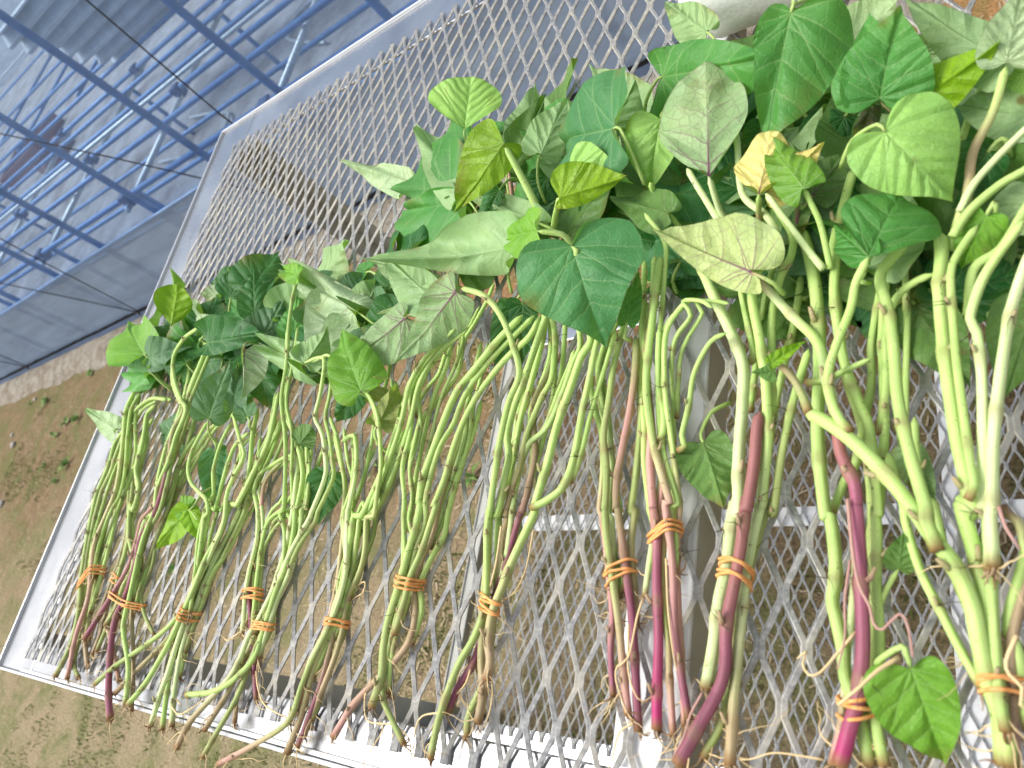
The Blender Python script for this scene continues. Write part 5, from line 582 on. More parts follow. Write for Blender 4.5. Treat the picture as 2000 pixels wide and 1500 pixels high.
WEEDS=[
[-3820,935,1.3],
[-3962,932,1.17],
[-4046,874,1.38],
[-3696,684,1.49],
[-3997,687,0.91],
[-3750,595,0.81],
[-3921,1210,1.04],
[-4448,1132,1.58],
[-4738,1138,0.92],
[-2271,194,1.21],
[-2443,48,1.57],
[-1340,505,1.27],
[-953,442,1.12],
]
STONES=[
[-4807,946,0.014],
[-4686,870,0.023],
[-4416,504,0.023],
[-4685,1165,0.014],
]
# ------------------------------------------------------------------ helpers
def obj(name, me, mat=None, parent=None):
    o = bpy.data.objects.new(name, me); C.objects.link(o)
    if mat and not me.materials: me.materials.append(mat)
    if parent: o.parent = parent
    return o
def empty(name, loc=(0, 0, 0), rz=0.0):
    o = bpy.data.objects.new(name, None); C.objects.link(o); o.location = loc; o.rotation_euler = (0, 0, rz)
    o.empty_display_size = 0.05
    return o
def tag(o, label=None, cat=None, group=None, kind=None):
    if label: o['label'] = label
    if cat: o['category'] = cat
    if group: o['group'] = group
    if kind: o['kind'] = kind
    return o
class MB:
    def __init__(s): s.v, s.f, s.c, s.u = [], [], [], []
    def box(s, x0, x1, y0, y1, z0, z1):
        n = len(s.v)
        s.v += [(x, y, z) for z in (z0, z1) for y in (y0, y1) for x in (x0, x1)]
        s.f += [(n, n+2, n+3, n+1), (n+4, n+5, n+7, n+6), (n, n+1, n+5, n+4), (n+2, n+6, n+7, n+3), (n, n+4, n+6, n+2), (n+1, n+3, n+7, n+5)]
        return s
    def tube(s, P, r, sides=8, col=None, groove=0.0, ph=0.0, cap=True, rf=None):
        n0 = len(s.v); P = [Vector(p) for p in P]; m = len(P)
        t0 = (P[1]-P[0]).normalized(); up = Vector((0, 0, 1)) if abs(t0.z) < .9 else Vector((1, 0, 0))
        u = t0.cross(up).normalized()
        al_ = 0.0
        for i, p in enumerate(P):
            if i: al_ += (P[i]-P[i-1]).length
            t = (P[min(i+1, m-1)]-P[max(i-1, 0)]).normalized()
            u = (u - t*u.dot(t)).normalized(); v = t.cross(u)
            ri = r[i] if isinstance(r, (list, tuple)) else r
            for k in range(sides):
                a = 2*math.pi*k/sides
                rr = ri*(1+groove*math.cos(5*a+ph))
                s.v.append(tuple(p + u*(rr*math.cos(a)) + v*(rr*math.sin(a))))
                s.c.append(col[i] if col else (1, 1, 1, 1)); s.u.append((abs(k/sides-.5)*2, al_))
        for i in range(m-1):
            for k in range(sides):
                a, b = n0+i*sides+k, n0+i*sides+(k+1) % sides
                s.f.append((a, b, b+sides, a+sides))
        if cap:
            s.f.append(tuple(n0+k for k in range(sides-1, -1, -1)))
            s.f.append(tuple(n0+(m-1)*sides+k for k in range(sides)))
        return s
    def mesh(s, name, smooth=False, col=False):
        me = bpy.data.meshes.new(name); me.from_pydata(s.v, [], s.f)
        if smooth: me.polygons.foreach_set('use_smooth', [True]*len(me.polygons))
        if col:
            at = me.color_attributes.new('Col', 'FLOAT_COLOR', 'POINT')
            flat = [x for c in s.c for x in c]; at.data.foreach_set('color', flat)
            if len(s.u) == len(s.v):
                ul = me.uv_layers.new(name='along'); vi = [0]*len(me.loops); me.loops.foreach_get('vertex_index', vi)
                ul.data.foreach_set('uv', [q for i in vi for q in s.u[i]])
        me.update(); return me
def bevel(o, width, seg=2):
    m = o.modifiers.new('bevel', 'BEVEL'); m.width = width; m.segments = seg; m.limit_method = 'ANGLE'; m.angle_limit = math.radians(40)
    return o
def catmull(P, step):
    P = [Vector(p) for p in P]; out = []
    Q = [P[0]*2-P[1]] + P + [P[-1]*2-P[-2]]
    for i in range(1, len(Q)-2):
        a, b, c, d = Q[i-1], Q[i], Q[i+1], Q[i+2]
        n = max(2, int((c-b).length/step))
        for k in range(n):
            t = k/n
            out.append(.5*((2*b)+(c-a)*t+(2*a-5*b+4*c-d)*t*t+(3*b-a-3*c+d)*t*t*t))
    out.append(P[-1]); return out
# ------------------------------------------------------------------ materials
def mat(name, color=(.5, .5, .5), rough=.5, metal=0.0, spec=.5):
    m = bpy.data.materials.new(name); m.use_nodes = True
    b = m.node_tree.nodes['Principled BSDF']
    b.inputs['Base Color'].default_value = (*color, 1); b.inputs['Roughness'].default_value = rough
    b.inputs['Metallic'].default_value = metal; b.inputs['Specular IOR Level'].default_value = spec
    return m, m.node_tree, b
def N(nt, t, **kw):
    n = nt.nodes.new(t)
    for k, v in kw.items():
        if k.startswith('i_'): n.inputs[k[2:].replace('_', ' ')].default_value = v
        else: setattr(n, k, v)
    return n
def math_n(nt, op, a, b=None, c=None):
    n = nt.nodes.new('ShaderNodeMath'); n.operation = op
    for i, x in enumerate((a, b, c)):
        if x is None: continue
        if isinstance(x, (int, float)): n.inputs[i].default_value = x
        else: nt.links.new(x, n.inputs[i])
    return n.outputs[0]
def mixc(nt, fac, a, b, mode='MIX'):
    n = nt.nodes.new('ShaderNodeMix'); n.data_type = 'RGBA'; n.blend_type = mode
    for i, x in ((0, fac), (6, a), (7, b)):
        if isinstance(x, (int, float)): n.inputs[i].default_value = x
        elif isinstance(x, tuple): n.inputs[i].default_value = (*x, 1) if len(x) == 3 else x
        else: nt.links.new(x, n.inputs[i])
    return n.outputs[2]
def noise_n(nt, scale, detail=4, rough=.55, vec=None, dist=0.0):
    n = nt.nodes.new('ShaderNodeTexNoise'); n.inputs['Scale'].default_value = scale
    n.inputs['Detail'].default_value = detail; n.inputs['Roughness'].default_value = rough; n.inputs['Distortion'].default_value = dist
    if vec is not None: nt.links.new(vec, n.inputs['Vector'])
    return n.outputs['Fac']
def ramp(nt, fac, stops):
    n = nt.nodes.new('ShaderNodeValToRGB'); cr = n.color_ramp
    while len(cr.elements) > 1: cr.elements.remove(cr.elements[0])
    for i, (p, c) in enumerate(stops):
        e = cr.elements[0] if i == 0 else cr.elements.new(p)
        e.position = p; e.color = (*c, 1) if len(c) == 3 else c
    nt.links.new(fac, n.inputs[0]); return n.outputs[0]
def geo_pos(nt): return nt.nodes.new('ShaderNodeNewGeometry').outputs['Position']
def objco(nt): return nt.nodes.new('ShaderNodeTexCoord').outputs['Object']
def bump(nt, b, h, strength=.3, dist=.01):
    n = nt.nodes.new('ShaderNodeBump'); n.inputs['Strength'].default_value = strength; n.inputs['Distance'].default_value = dist
    nt.links.new(h, n.inputs['Height']); nt.links.new(n.outputs[0], b.inputs['Normal'])
def srgb(r, g, b):
    f = lambda c: ((c/255+.055)/1.055)**2.4 if c/255 > .04045 else c/255/12.92
    return (f(r), f(g), f(b))

M = {}
# brushed aluminium frame
m, nt, b = mat('aluminium', (.62, .63, .65), .3, .9)
p = geo_pos(nt); n1 = noise_n(nt, 9, 5, .6, p); n2 = noise_n(nt, 160, 3, .6, p)
nt.links.new(ramp(nt, n1, [(.3, (.34, .35, .365)), (.5, (.42, .43, .445)), (.62, (.46, .47, .485))]), b.inputs['Base Color'])
nt.links.new(math_n(nt, 'MULTIPLY_ADD', n1, .26, .14), b.inputs['Roughness'])
M['alu'] = m
m, nt, b = mat('aluminium_edge', (.72, .73, .74), .3, .4); M['alu_edge'] = m
# galvanised expanded metal
m, nt, b = mat('galvanised_mesh', (.5, .5, .48), .5, .35)
p = geo_pos(nt); n1 = noise_n(nt, 260, 4, .7, p); n2 = noise_n(nt, 30, 4, .6, p)
c = ramp(nt, n1, [(.32, (.235, .235, .235)), (.52, (.38, .378, .37)), (.72, (.60, .595, .57))])
c = mixc(nt, ramp(nt, n2, [(.45, (0, 0, 0)), (.7, (.7, .7, .7))]), c, (.62, .575, .455))
nt.links.new(c, b.inputs['Base Color']); nt.links.new(math_n(nt, 'MULTIPLY_ADD', n1, .3, .38), b.inputs['Roughness'])
bump(nt, b, n1, .25, .0006); M['mesh'] = m
# leg, dull olive grey
m, nt, b = mat('leg_metal', (.3, .3, .27), .75, 0, .2)
nt.links.new(ramp(nt, noise_n(nt, 14, 5, .6, geo_pos(nt)), [(.3, (.36, .36, .325)), (.7, (.46, .46, .42))]), b.inputs['Base Color']); M['leg'] = m
m, nt, b = mat('white_metal', (.72, .73, .73), .5, 0, .4)
nt.links.new(ramp(nt, noise_n(nt, 24, 5, .65, geo_pos(nt)), [(.3, (.60, .60, .58)), (.55, (.74, .75, .75))]), b.inputs['Base Color']); M['wmetal'] = m
# ground
m, nt, b = mat('ground', (.2, .15, .1), .95, 0, .1)
p = geo_pos(nt)
sx = N(nt, 'ShaderNodeSeparateXYZ'); nt.links.new(p, sx.inputs[0])
n1 = noise_n(nt, 1.7, 6, .6, p); n2 = noise_n(nt, 22, 6, .7, p); n3 = noise_n(nt, 150, 5, .75, p); n4 = noise_n(nt, 5.5, 5, .65, p, .6)
base = ramp(nt, n2, [(.25, (.15, .098, .050)), (.5, (.235, .165, .092)), (.75, (.32, .235, .14))])
fine = ramp(nt, n3, [(.28, (.35, .33, .30)), (.5, (.95, .95, .95)), (.72, (1.65, 1.6, 1.5))])
tan = mixc(nt, 1.0, (.34, .275, .17), fine, 'MULTIPLY')
soil = mixc(nt, 1.0, base, fine, 'MULTIPLY')
# dry straw-covered soil towards the near side, redder bare soil towards the greenhouse
near = math_n(nt, 'SUBTRACT', math_n(nt, 'MULTIPLY_ADD', n1, 1.2, -.05), math_n(nt, 'MULTIPLY', sx.outputs['Y'], .75))
nr = N(nt, 'ShaderNodeMapRange'); nt.links.new(near, nr.inputs[0]); nr.inputs[1].default_value = .15; nr.inputs[2].default_value = .75
c = mixc(nt, nr.outputs[0], soil, tan)
red = N(nt, 'ShaderNodeMapRange'); nt.links.new(sx.outputs['X'], red.inputs[0]); red.inputs[1].default_value = -2.2; red.inputs[2].default_value = -.6
yy = N(nt, 'ShaderNodeMapRange'); nt.links.new(sx.outputs['Y'], yy.inputs[0]); yy.inputs[1].default_value = .5; yy.inputs[2].default_value = 1.0
c = mixc(nt, math_n(nt, 'MULTIPLY', math_n(nt, 'MULTIPLY', red.outputs[0], yy.outputs[0]), .75), c, mixc(nt, 1.0, (.42, .22, .085), fine, 'MULTIPLY'))
moss = math_n(nt, 'MULTIPLY', ramp(nt, n4, [(.44, (0, 0, 0)), (.60, (1, 1, 1))]), ramp(nt, n2, [(.3, (.25, .25, .25)), (.6, (.9, .9, .9))]))
c = mixc(nt, math_n(nt, 'MULTIPLY', moss, .8), c, mixc(nt, 1.0, (.125, .16, .045), fine, 'MULTIPLY'))
nt.links.new(c, b.inputs['Base Color'])
bump(nt, b, math_n(nt, 'ADD', math_n(nt, 'MULTIPLY', n2, .7), math_n(nt, 'MULTIPLY', n3, .35)), .8, .02); M['ground'] = m
m, nt, b = mat('greenhouse_soil', (.25, .22, .18), .95, 0, .1)
p = geo_pos(nt); n2 = noise_n(nt, 3.2, 6, .65, p); n3 = noise_n(nt, 45, 5, .75, p)
c = ramp(nt, n2, [(.3, (.20, .17, .145)), (.5, (.38, .35, .32)), (.7, (.52, .49, .46))])
nt.links.new(mixc(nt, 1.0, c, ramp(nt, n3, [(.3, (.82, .80, .78)), (.7, (1.15, 1.15, 1.15))]), 'MULTIPLY'), b.inputs['Base Color'])
bump(nt, b, n3, .3, .02); M['ghsoil'] = m
m, nt, b = mat('edging', (.4, .36, .3), .95, 0, .1)
p = geo_pos(nt); n2 = noise_n(nt, 14, 6, .7, p); n3 = noise_n(nt, 90, 5, .7, p)
nt.links.new(mixc(nt, 1.0, ramp(nt, n2, [(.3, (.22, .17, .11)), (.5, (.38, .33, .26)), (.7, (.52, .48, .41))]), ramp(nt, n3, [(.3, (.6, .6, .6)), (.7, (1.25, 1.25, 1.25))]), 'MULTIPLY'), b.inputs['Base Color'])
bump(nt, b, math_n(nt, 'ADD', n2, n3), .8, .02); M['edging'] = m
# straw and grass
def attr_mat(name, rough, spec=.2):
    m, nt, b = mat(name, (.5, .5, .5), rough, 0, spec)
    a = N(nt, 'ShaderNodeVertexColor', layer_name='Col'); nt.links.new(a.outputs[0], b.inputs['Base Color']); return m
M['straw'] = attr_mat('straw', .8); M['grass'] = attr_mat('grass', .6)
# stems
m, nt, b = mat('stem', (.4, .5, .2), .5, 0, .32)
a = N(nt, 'ShaderNodeVertexColor', layer_name='Col'); p = geo_pos(nt)
uvn = N(nt, 'ShaderNodeUVMap', uv_map='along'); mp = N(nt, 'ShaderNodeMapping'); mp.inputs['Scale'].default_value = (7, 26, 1); nt.links.new(uvn.outputs[0], mp.inputs[0])
mo = N(nt, 'ShaderNodeVectorMath', operation='ADD'); oi_ = N(nt, 'ShaderNodeObjectInfo'); cmb = N(nt, 'ShaderNodeCombineXYZ')
nt.links.new(math_n(nt, 'MULTIPLY', oi_.outputs['Random'], 90.0), cmb.inputs[2]); nt.links.new(mp.outputs[0], mo.inputs[0]); nt.links.new(cmb.outputs[0], mo.inputs[1])
streak = noise_n(nt, 1.6, 5, .65, mo.outputs[0]); n0 = noise_n(nt, 38, 4, .6, p); n1 = noise_n(nt, 90, 4, .6, p); n2 = noise_n(nt, 330, 3, .6, p); n3 = noise_n(nt, 850, 2, .5, p)
c = mixc(nt, 1.0, a.outputs[0], ramp(nt, streak, [(.3, (.88, .92, .80)), (.5, (1.03, 1.03, 1.03)), (.7, (1.18, 1.14, 1.18))]), 'MULTIPLY')
c = mixc(nt, 1.0, c, ramp(nt, n0, [(.3, (.86, .90, .80)), (.7, (1.12, 1.06, 1.1))]), 'MULTIPLY')
bruise = math_n(nt, 'MULTIPLY', ramp(nt, streak, [(.60, (0, 0, 0)), (.72, (1, 1, 1))]), ramp(nt, n1, [(.50, (0, 0, 0)), (.62, (1, 1, 1))]))
c = mixc(nt, math_n(nt, 'MULTIPLY', bruise, .8), c, (.25, .16, .06))
c = mixc(nt, ramp(nt, n2, [(.66, (0, 0, 0)), (.73, (.8, .8, .8))]), c, (.13, .09, .035))
c = mixc(nt, ramp(nt, n3, [(.69, (0, 0, 0)), (.74, (.6, .6, .6))]), c, (.07, .05, .02))
nt.links.new(c, b.inputs['Base Color']); nt.links.new(math_n(nt, 'MULTIPLY_ADD', n1, .3, .36), b.inputs['Roughness'])
b.inputs['Subsurface Weight'].default_value = .12; b.inputs['Subsurface Radius'].default_value = (.003, .004, .001); b.inputs['Subsurface Scale'].default_value = 1.0
bump(nt, b, math_n(nt, 'ADD', math_n(nt, 'MULTIPLY', streak, 1.0), math_n(nt, 'MULTIPLY', n2, .5)), .35, .0007); M['stem'] = m
M['root'] = attr_mat('root', .6, .25)
m, nt, b = mat('rubber', srgb(236, 148, 62), .55, 0, .3)
nt.links.new(ramp(nt, noise_n(nt, 300, 3, .6, geo_pos(nt)), [(.3, srgb(228, 146, 74)), (.7, srgb(246, 184, 120))]), b.inputs['Base Color']); M['rubber'] = m
# leaves
def leaf_mat(name, known_front):
    m, nt, b = mat(name, (.1, .2, .05), .45, 0, .35)
    L = nt.links
    uv = N(nt, 'ShaderNodeUVMap', uv_map='leaf'); sp = N(nt, 'ShaderNodeSeparateXYZ'); L.new(uv.outputs[0], sp.inputs[0])
    x = sp.outputs[0]; ay = math_n(nt, 'ABSOLUTE', math_n(nt, 'SUBTRACT', sp.outputs[1], .5))
    x = math_n(nt, 'MULTIPLY_ADD', x, 2.0, -.5); ay = math_n(nt, 'MULTIPLY', ay, 2.0)
    oi = N(nt, 'ShaderNodeObjectInfo'); col = oi.outputs['Color']; al = oi.outputs['Alpha']
    rv = oi.outputs['Random']
    cv = N(nt, 'ShaderNodeCombineXYZ'); L.new(math_n(nt, 'MULTIPLY', rv, 37.0), cv.inputs[2]); vadd = N(nt, 'ShaderNodeVectorMath', operation='ADD'); L.new(uv.outputs[0], vadd.inputs[0]); L.new(cv.outputs[0], vadd.inputs[1])
    wob = noise_n(nt, 7, 3, .55, vadd.outputs[0])
    wv = math_n(nt, 'MULTIPLY_ADD', wob, .14, -.07)
    # midrib
    d0 = math_n(nt, 'SUBTRACT', ay, math_n(nt, 'MULTIPLY_ADD', x, -.006, .002))
    # side veins leaving the midrib
    pz = math_n(nt, 'ADD', math_n(nt, 'SUBTRACT', x, math_n(nt, 'MULTIPLY', ay, math_n(nt, 'MULTIPLY_ADD', rv, .45, .55))), wv)
    fr = math_n(nt, 'FRACT', math_n(nt, 'MULTIPLY', pz, math_n(nt, 'MULTIPLY_ADD', rv, 1.9, 3.9)))
    d1 = math_n(nt, 'DIVIDE', math_n(nt, 'ABSOLUTE', math_n(nt, 'SUBTRACT', fr, .5)), 6.6)
    d1 = math_n(nt, 'ADD', d1, math_n(nt, 'MULTIPLY', math_n(nt, 'LESS_THAN', pz, -.02), 1.0))
    d = math_n(nt, 'MINIMUM', d0, d1)
    # veins radiating from the petiole
    th = math_n(nt, 'ARCTAN2', math_n(nt, 'ADD', ay, math_n(nt, 'MULTIPLY', wv, .5)), x)
    rho = math_n(nt, 'SQRT', math_n(nt, 'ADD', math_n(nt, 'MULTIPLY', x, x), math_n(nt, 'MULTIPLY', ay, ay)))
    for t in (.62, 1.15, 1.8):
        dd = math_n(nt, 'MULTIPLY', math_n(nt, 'ABSOLUTE', math_n(nt, 'SUBTRACT', th, t)), rho)
        d = math_n(nt, 'MINIMUM', d, dd)
    vm = N(nt, 'ShaderNodeMapRange'); L.new(d, vm.inputs[0]); vm.inputs[1].default_value = .0015; vm.inputs[2].default_value = .0075
    vm.inputs[3].default_value = 1.0; vm.inputs[4].default_value = 0.0
    wide = N(nt, 'ShaderNodeMapRange'); L.new(d, wide.inputs[0]); wide.inputs[1].default_value = .0; wide.inputs[2].default_value = .06
    wide.inputs[3].default_value = 1.0; wide.inputs[4].default_value = 0.0
    wide0 = N(nt, 'ShaderNodeMapRange'); L.new(d0, wide0.inputs[0]); wide0.inputs[1].default_value = .0; wide0.inputs[2].default_value = .028
    wide0.inputs[3].default_value = 1.0; wide0.inputs[4].default_value = 0.0
    nb = N(nt, 'ShaderNodeMapRange'); L.new(rho, nb.inputs[0]); nb.inputs[1].default_value = .05; nb.inputs[2].default_value = .75; nb.inputs[3].default_value = 1.0; nb.inputs[4].default_value = 0.0; near_b = nb.outputs[0]
    vo = N(nt, 'ShaderNodeTexVoronoi', feature='DISTANCE_TO_EDGE'); vo.inputs['Scale'].default_value = 26; L.new(uv.outputs[0], vo.inputs['Vector'])
    vf = N(nt, 'ShaderNodeMapRange'); L.new(vo.outputs['Distance'], vf.inputs[0]); vf.inputs[1].default_value = .0; vf.inputs[2].default_value = .08
    vf.inputs[3].default_value = 1.0; vf.inputs[4].default_value = 0.0
    oc = objco(nt); n1 = noise_n(nt, 28, 4, .6, oc); n2 = noise_n(nt, 90, 3, .6, oc)
    rndv = oi.outputs['Random']
    var = ramp(nt, n1, [(.3, (.78, .84, .8)), (.7, (1.2, 1.14, 1.1))])
    known = mixc(nt, 1.0, col, var, 'MULTIPLY')
    up = known if known_front else mixc(nt, 1.0, (.055, .155, .040), var, 'MULTIPLY')
    lo = known if not known_front else mixc(nt, 1.0, (.30, .42, .20), var, 'MULTIPLY')
    edge = N(nt, 'ShaderNodeVertexColor', layer_name='Col'); se = N(nt, 'ShaderNodeSeparateColor'); L.new(edge.outputs[0], se.inputs[0])
    fade = math_n(nt, 'MULTIPLY_ADD', se.outputs[0], -.75, 1.0)
    # veins: pale on the upper side; pale, dark or purple below
    vcol = ramp(nt, al, [(0, (.42, .56, .28)), (.3, (.12, .13, .03)), (.7, (.20, .025, .13))])
    nt.nodes[-1].color_ramp.interpolation = 'CONSTANT'
    up = mixc(nt, math_n(nt, 'MULTIPLY', math_n(nt, 'MULTIPLY', vm.outputs[0], fade), .34), up, (.36, .52, .22))
    up = mixc(nt, math_n(nt, 'MULTIPLY', vf.outputs[0], .12), up, (.22, .40, .14))
    lo = mixc(nt, math_n(nt, 'MULTIPLY', vf.outputs[0], .22), lo, vcol)
    lo = mixc(nt, math_n(nt, 'MULTIPLY', vm.outputs[0], math_n(nt, 'MULTIPLY', fade, math_n(nt, 'MULTIPLY', math_n(nt, 'MULTIPLY_ADD', math_n(nt, 'GREATER_THAN', al, .7), .3, .45), math_n(nt, 'MULTIPLY_ADD', near_b, .7, .35)))), lo, vcol)
    lo = mixc(nt, math_n(nt, 'MULTIPLY', math_n(nt, 'POWER', wide0.outputs[0], 3.0), math_n(nt, 'MULTIPLY', math_n(nt, 'GREATER_THAN', al, .7), math_n(nt, 'MULTIPLY', near_b, .9))), lo, vcol)
    gi = N(nt, 'ShaderNodeNewGeometry')
    c = mixc(nt, gi.outputs['Backfacing'], up, lo)
    spot = ramp(nt, noise_n(nt, 34, 2, .5, oc), [(.745, (0, 0, 0)), (.78, (.9, .9, .9))])
    c = mixc(nt, spot, c, (.16, .10, .03))
    dmg = math_n(nt, 'MULTIPLY', ramp(nt, n1, [(.56, (0, 0, 0)), (.66, (1, 1, 1))]), se.outputs[0])
    c = mixc(nt, math_n(nt, 'MULTIPLY', dmg, .8), c, (.22, .14, .035))
    c = mixc(nt, math_n(nt, 'MULTIPLY', math_n(nt, 'POWER', se.outputs[1], 3.0), .6), c, (.13, .075, .035))
    L.new(c, b.inputs['Base Color'])
    L.new(math_n(nt, 'MULTIPLY_ADD', n2, .2, .38), b.inputs['Roughness'])
    hgt = math_n(nt, 'ADD', math_n(nt, 'MULTIPLY', wide.outputs[0], -.8), math_n(nt, 'MULTIPLY', n1, .5))
    hgt = math_n(nt, 'ADD', hgt, math_n(nt, 'MULTIPLY', vf.outputs[0], -.12))
    bn = N(nt, 'ShaderNodeBump'); bn.inputs['Strength'].default_value = .65; bn.inputs['Distance'].default_value = .002
    L.new(hgt, bn.inputs['Height']); L.new(bn.outputs[0], b.inputs['Normal'])
    tr = N(nt, 'ShaderNodeBsdfTranslucent'); tc = mixc(nt, 1.0, mixc(nt, .5, up, lo), (1.25, 1.5, .35), 'MULTIPLY'); L.new(tc, tr.inputs['Color']); L.new(bn.outputs[0], tr.inputs['Normal'])
    mx = N(nt, 'ShaderNodeMixShader'); mx.inputs[0].default_value = .30
    out = nt.nodes['Material Output']
    L.new(b.outputs[0], mx.inputs[1]); L.new(tr.outputs[0], mx.inputs[2]); L.new(mx.outputs[0], out.inputs['Surface'])
    return m
M['leafA'] = leaf_mat('leaf_upper', True); M['leafB'] = leaf_mat('leaf_under', False)
# greenhouse
m, nt, b = mat('blue_pipe', (.10, .20, .38), .4, .2)
nt.links.new(ramp(nt, noise_n(nt, 18, 4, .6, geo_pos(nt)), [(.3, (.085, .17, .33)), (.7, (.15, .27, .46))]), b.inputs['Base Color']); M['bluepipe'] = m
m, nt, b = mat('zinc_pipe', (.6, .6, .56), .4, .5)
nt.links.new(ramp(nt, noise_n(nt, 60, 4, .6, geo_pos(nt)), [(.3, (.45, .46, .42)), (.7, (.72, .72, .66))]), b.inputs['Base Color']); M['zinc'] = m
m, nt, b = mat('clamp', (.04, .08, .17), .45, .4); M['clamp'] = m
m, nt, b = mat('cord', (.012, .011, .010), .7); M['cord'] = m
def film_mat(name, tint, veil, fac, gloss=.06, rough=.25, thread=0.0):
    m = bpy.data.materials.new(name); m.use_nodes = True; nt = m.node_tree; nt.nodes.clear()
    out = N(nt, 'ShaderNodeOutputMaterial'); tr = N(nt, 'ShaderNodeBsdfTransparent'); tr.inputs[0].default_value = (*tint, 1)
    df = N(nt, 'ShaderNodeBsdfDiffuse'); tl = N(nt, 'ShaderNodeBsdfTranslucent'); p = objco(nt)
    st = N(nt, 'ShaderNodeMapping'); st.inputs['Scale'].default_value = (1.2, 1, 7); nt.links.new(p, st.inputs[0])
    n1 = noise_n(nt, 1.6, 5, .6, st.outputs[0])
    c = mixc(nt, 1.0, veil, ramp(nt, n1, [(.3, (.72, .74, .76)), (.7, (1.25, 1.22, 1.2))]), 'MULTIPLY')
    if thread:
        wv = N(nt, 'ShaderNodeTexWave', wave_type='BANDS', bands_direction='Z'); wv.inputs['Scale'].default_value = 55; nt.links.new(p, wv.inputs[0])
        c = mixc(nt, math_n(nt, 'MULTIPLY', wv.outputs['Fac'], thread), c, (.62, .64, .66))
    nt.links.new(c, df.inputs[0]); nt.links.new(c, tl.inputs[0])
    a = N(nt, 'ShaderNodeMixShader'); a.inputs[0].default_value = .45; nt.links.new(df.outputs[0], a.inputs[1]); nt.links.new(tl.outputs[0], a.inputs[2])
    mx = N(nt, 'ShaderNodeMixShader'); nt.links.new(math_n(nt, 'ADD', math_n(nt, 'MULTIPLY', n1, .18), fac-.09), mx.inputs[0])
    nt.links.new(tr.outputs[0], mx.inputs[1]); nt.links.new(a.outputs[0], mx.inputs[2])
    gl = N(nt, 'ShaderNodeBsdfGlossy'); gl.inputs['Roughness'].default_value = rough; gl.inputs[0].default_value = (.9, .93, 1, 1)
    m2 = N(nt, 'ShaderNodeMixShader'); m2.inputs[0].default_value = gloss; nt.links.new(mx.outputs[0], m2.inputs[1]); nt.links.new(gl.outputs[0], m2.inputs[2])
    nt.links.new(m2.outputs[0], out.inputs[0]); return m
M['film'] = film_mat('clear_film', (.60, .77, 1.0), (.26, .42, .76), .30, .05)
M['skirt'] = film_mat('skirt_film', (.5, .62, .8), (.29, .40, .56), .82, .05, .35, .22)
M['strip'] = film_mat('blue_film_strip', (.4, .55, .8), (.24, .34, .54), .85, .06)
M['milky'] = film_mat('milky_film', (.8, .85, .9), (.75, .78, .8), .7, .03)
m, nt, b = mat('white_plastic', (.75, .75, .72), .5)
nt.links.new(ramp(nt, noise_n(nt, 5, 5, .6, geo_pos(nt)), [(.3, (.52, .51, .46)), (.7, (.80, .80, .77))]), b.inputs['Base Color']); M['white'] = m
m, nt, b = mat('brick_red', (.26, .13, .12), .8); M['redbox'] = m
m, nt, b = mat('gap_shade', (.03, .025, .02), .9); M['gapshade'] = m
m, nt, b = mat('foam', (.78, .78, .74), .7, 0, .3)
p = objco(nt); vo = N(nt, 'ShaderNodeTexVoronoi'); vo.inputs['Scale'].default_value = 330; nt.links.new(p, vo.inputs['Vector'])
n1 = noise_n(nt, 22, 5, .65, p)
nt.links.new(ramp(nt, n1, [(.3, (.62, .60, .54)), (.55, (.78, .78, .75)), (.75, (.82, .82, .80))]), b.inputs['Base Color'])
bump(nt, b, vo.outputs['Distance'], .14, .001); M['foam'] = m
m, nt, b = mat('stone', (.42, .38, .34), .9); M['stone'] = m
# ------------------------------------------------------------------ ground
me = bpy.data.meshes.new('ground'); me.from_pydata([(-150, -150, 0), (150, -150, 0), (150, 150, 0), (-150, 150, 0)], [], [(0, 1, 2, 3)])
tag(obj('ground', me, M['ground']), kind='structure')
# the greenhouse wall runs almost parallel to the bench
GH = empty('greenhouse', W(-3966, 1439, -900), math.atan2(127, 3390))
tag(GH, 'pipe-framed greenhouse side wall with blue-tinted film above a grey skirt, behind the bench', 'greenhouse')
def ghx(X): return (X+3966)/1000.0/math.cos(math.atan2(127, 3390))
XL, XR = ghx(-11000), ghx(3000)
bpy.context.view_layer.update()
# floor inside
me = bpy.data.meshes.new('greenhouse_floor'); me.from_pydata([(XL, .03, .006), (XR, .03, .006), (XR, 40, .006), (XL-60, 40, .006)], [], [(0, 1, 2, 3)])
o = tag(obj('greenhouse_floor', me, M['ghsoil']), kind='structure'); o.matrix_world = GH.matrix_world.copy()
# uneven pale edging of packed soil along the foot of the wall
mb = MB(); nx = 260
rows_ = [-.19, -.15, -.11, -.07, -.03, .0]
for i in range(nx+1):
    x = XL+(XR-XL)*i/nx
    wd = 1+.35*noise.noise(Vector((x*1.7, 0, 3)))+.2*noise.noise(Vector((x*6, 2, 3)))
    for j, y in enumerate(rows_):
        h = [0.001, .012, .026, .034, .036, .03][j]+.008*noise.noise(Vector((x*9, y*14, 1)))*(j > 0)
        mb.v.append((x, y*wd-.005, h))
for i in range(nx):
    for j in range(5):
        a = i*6+j; mb.f.append((a, a+6, a+7, a+1))
o = tag(obj('soil_edging', mb.mesh('soil_edging', True), M['edging']), kind='structure'); o.matrix_world = GH.matrix_world.copy()
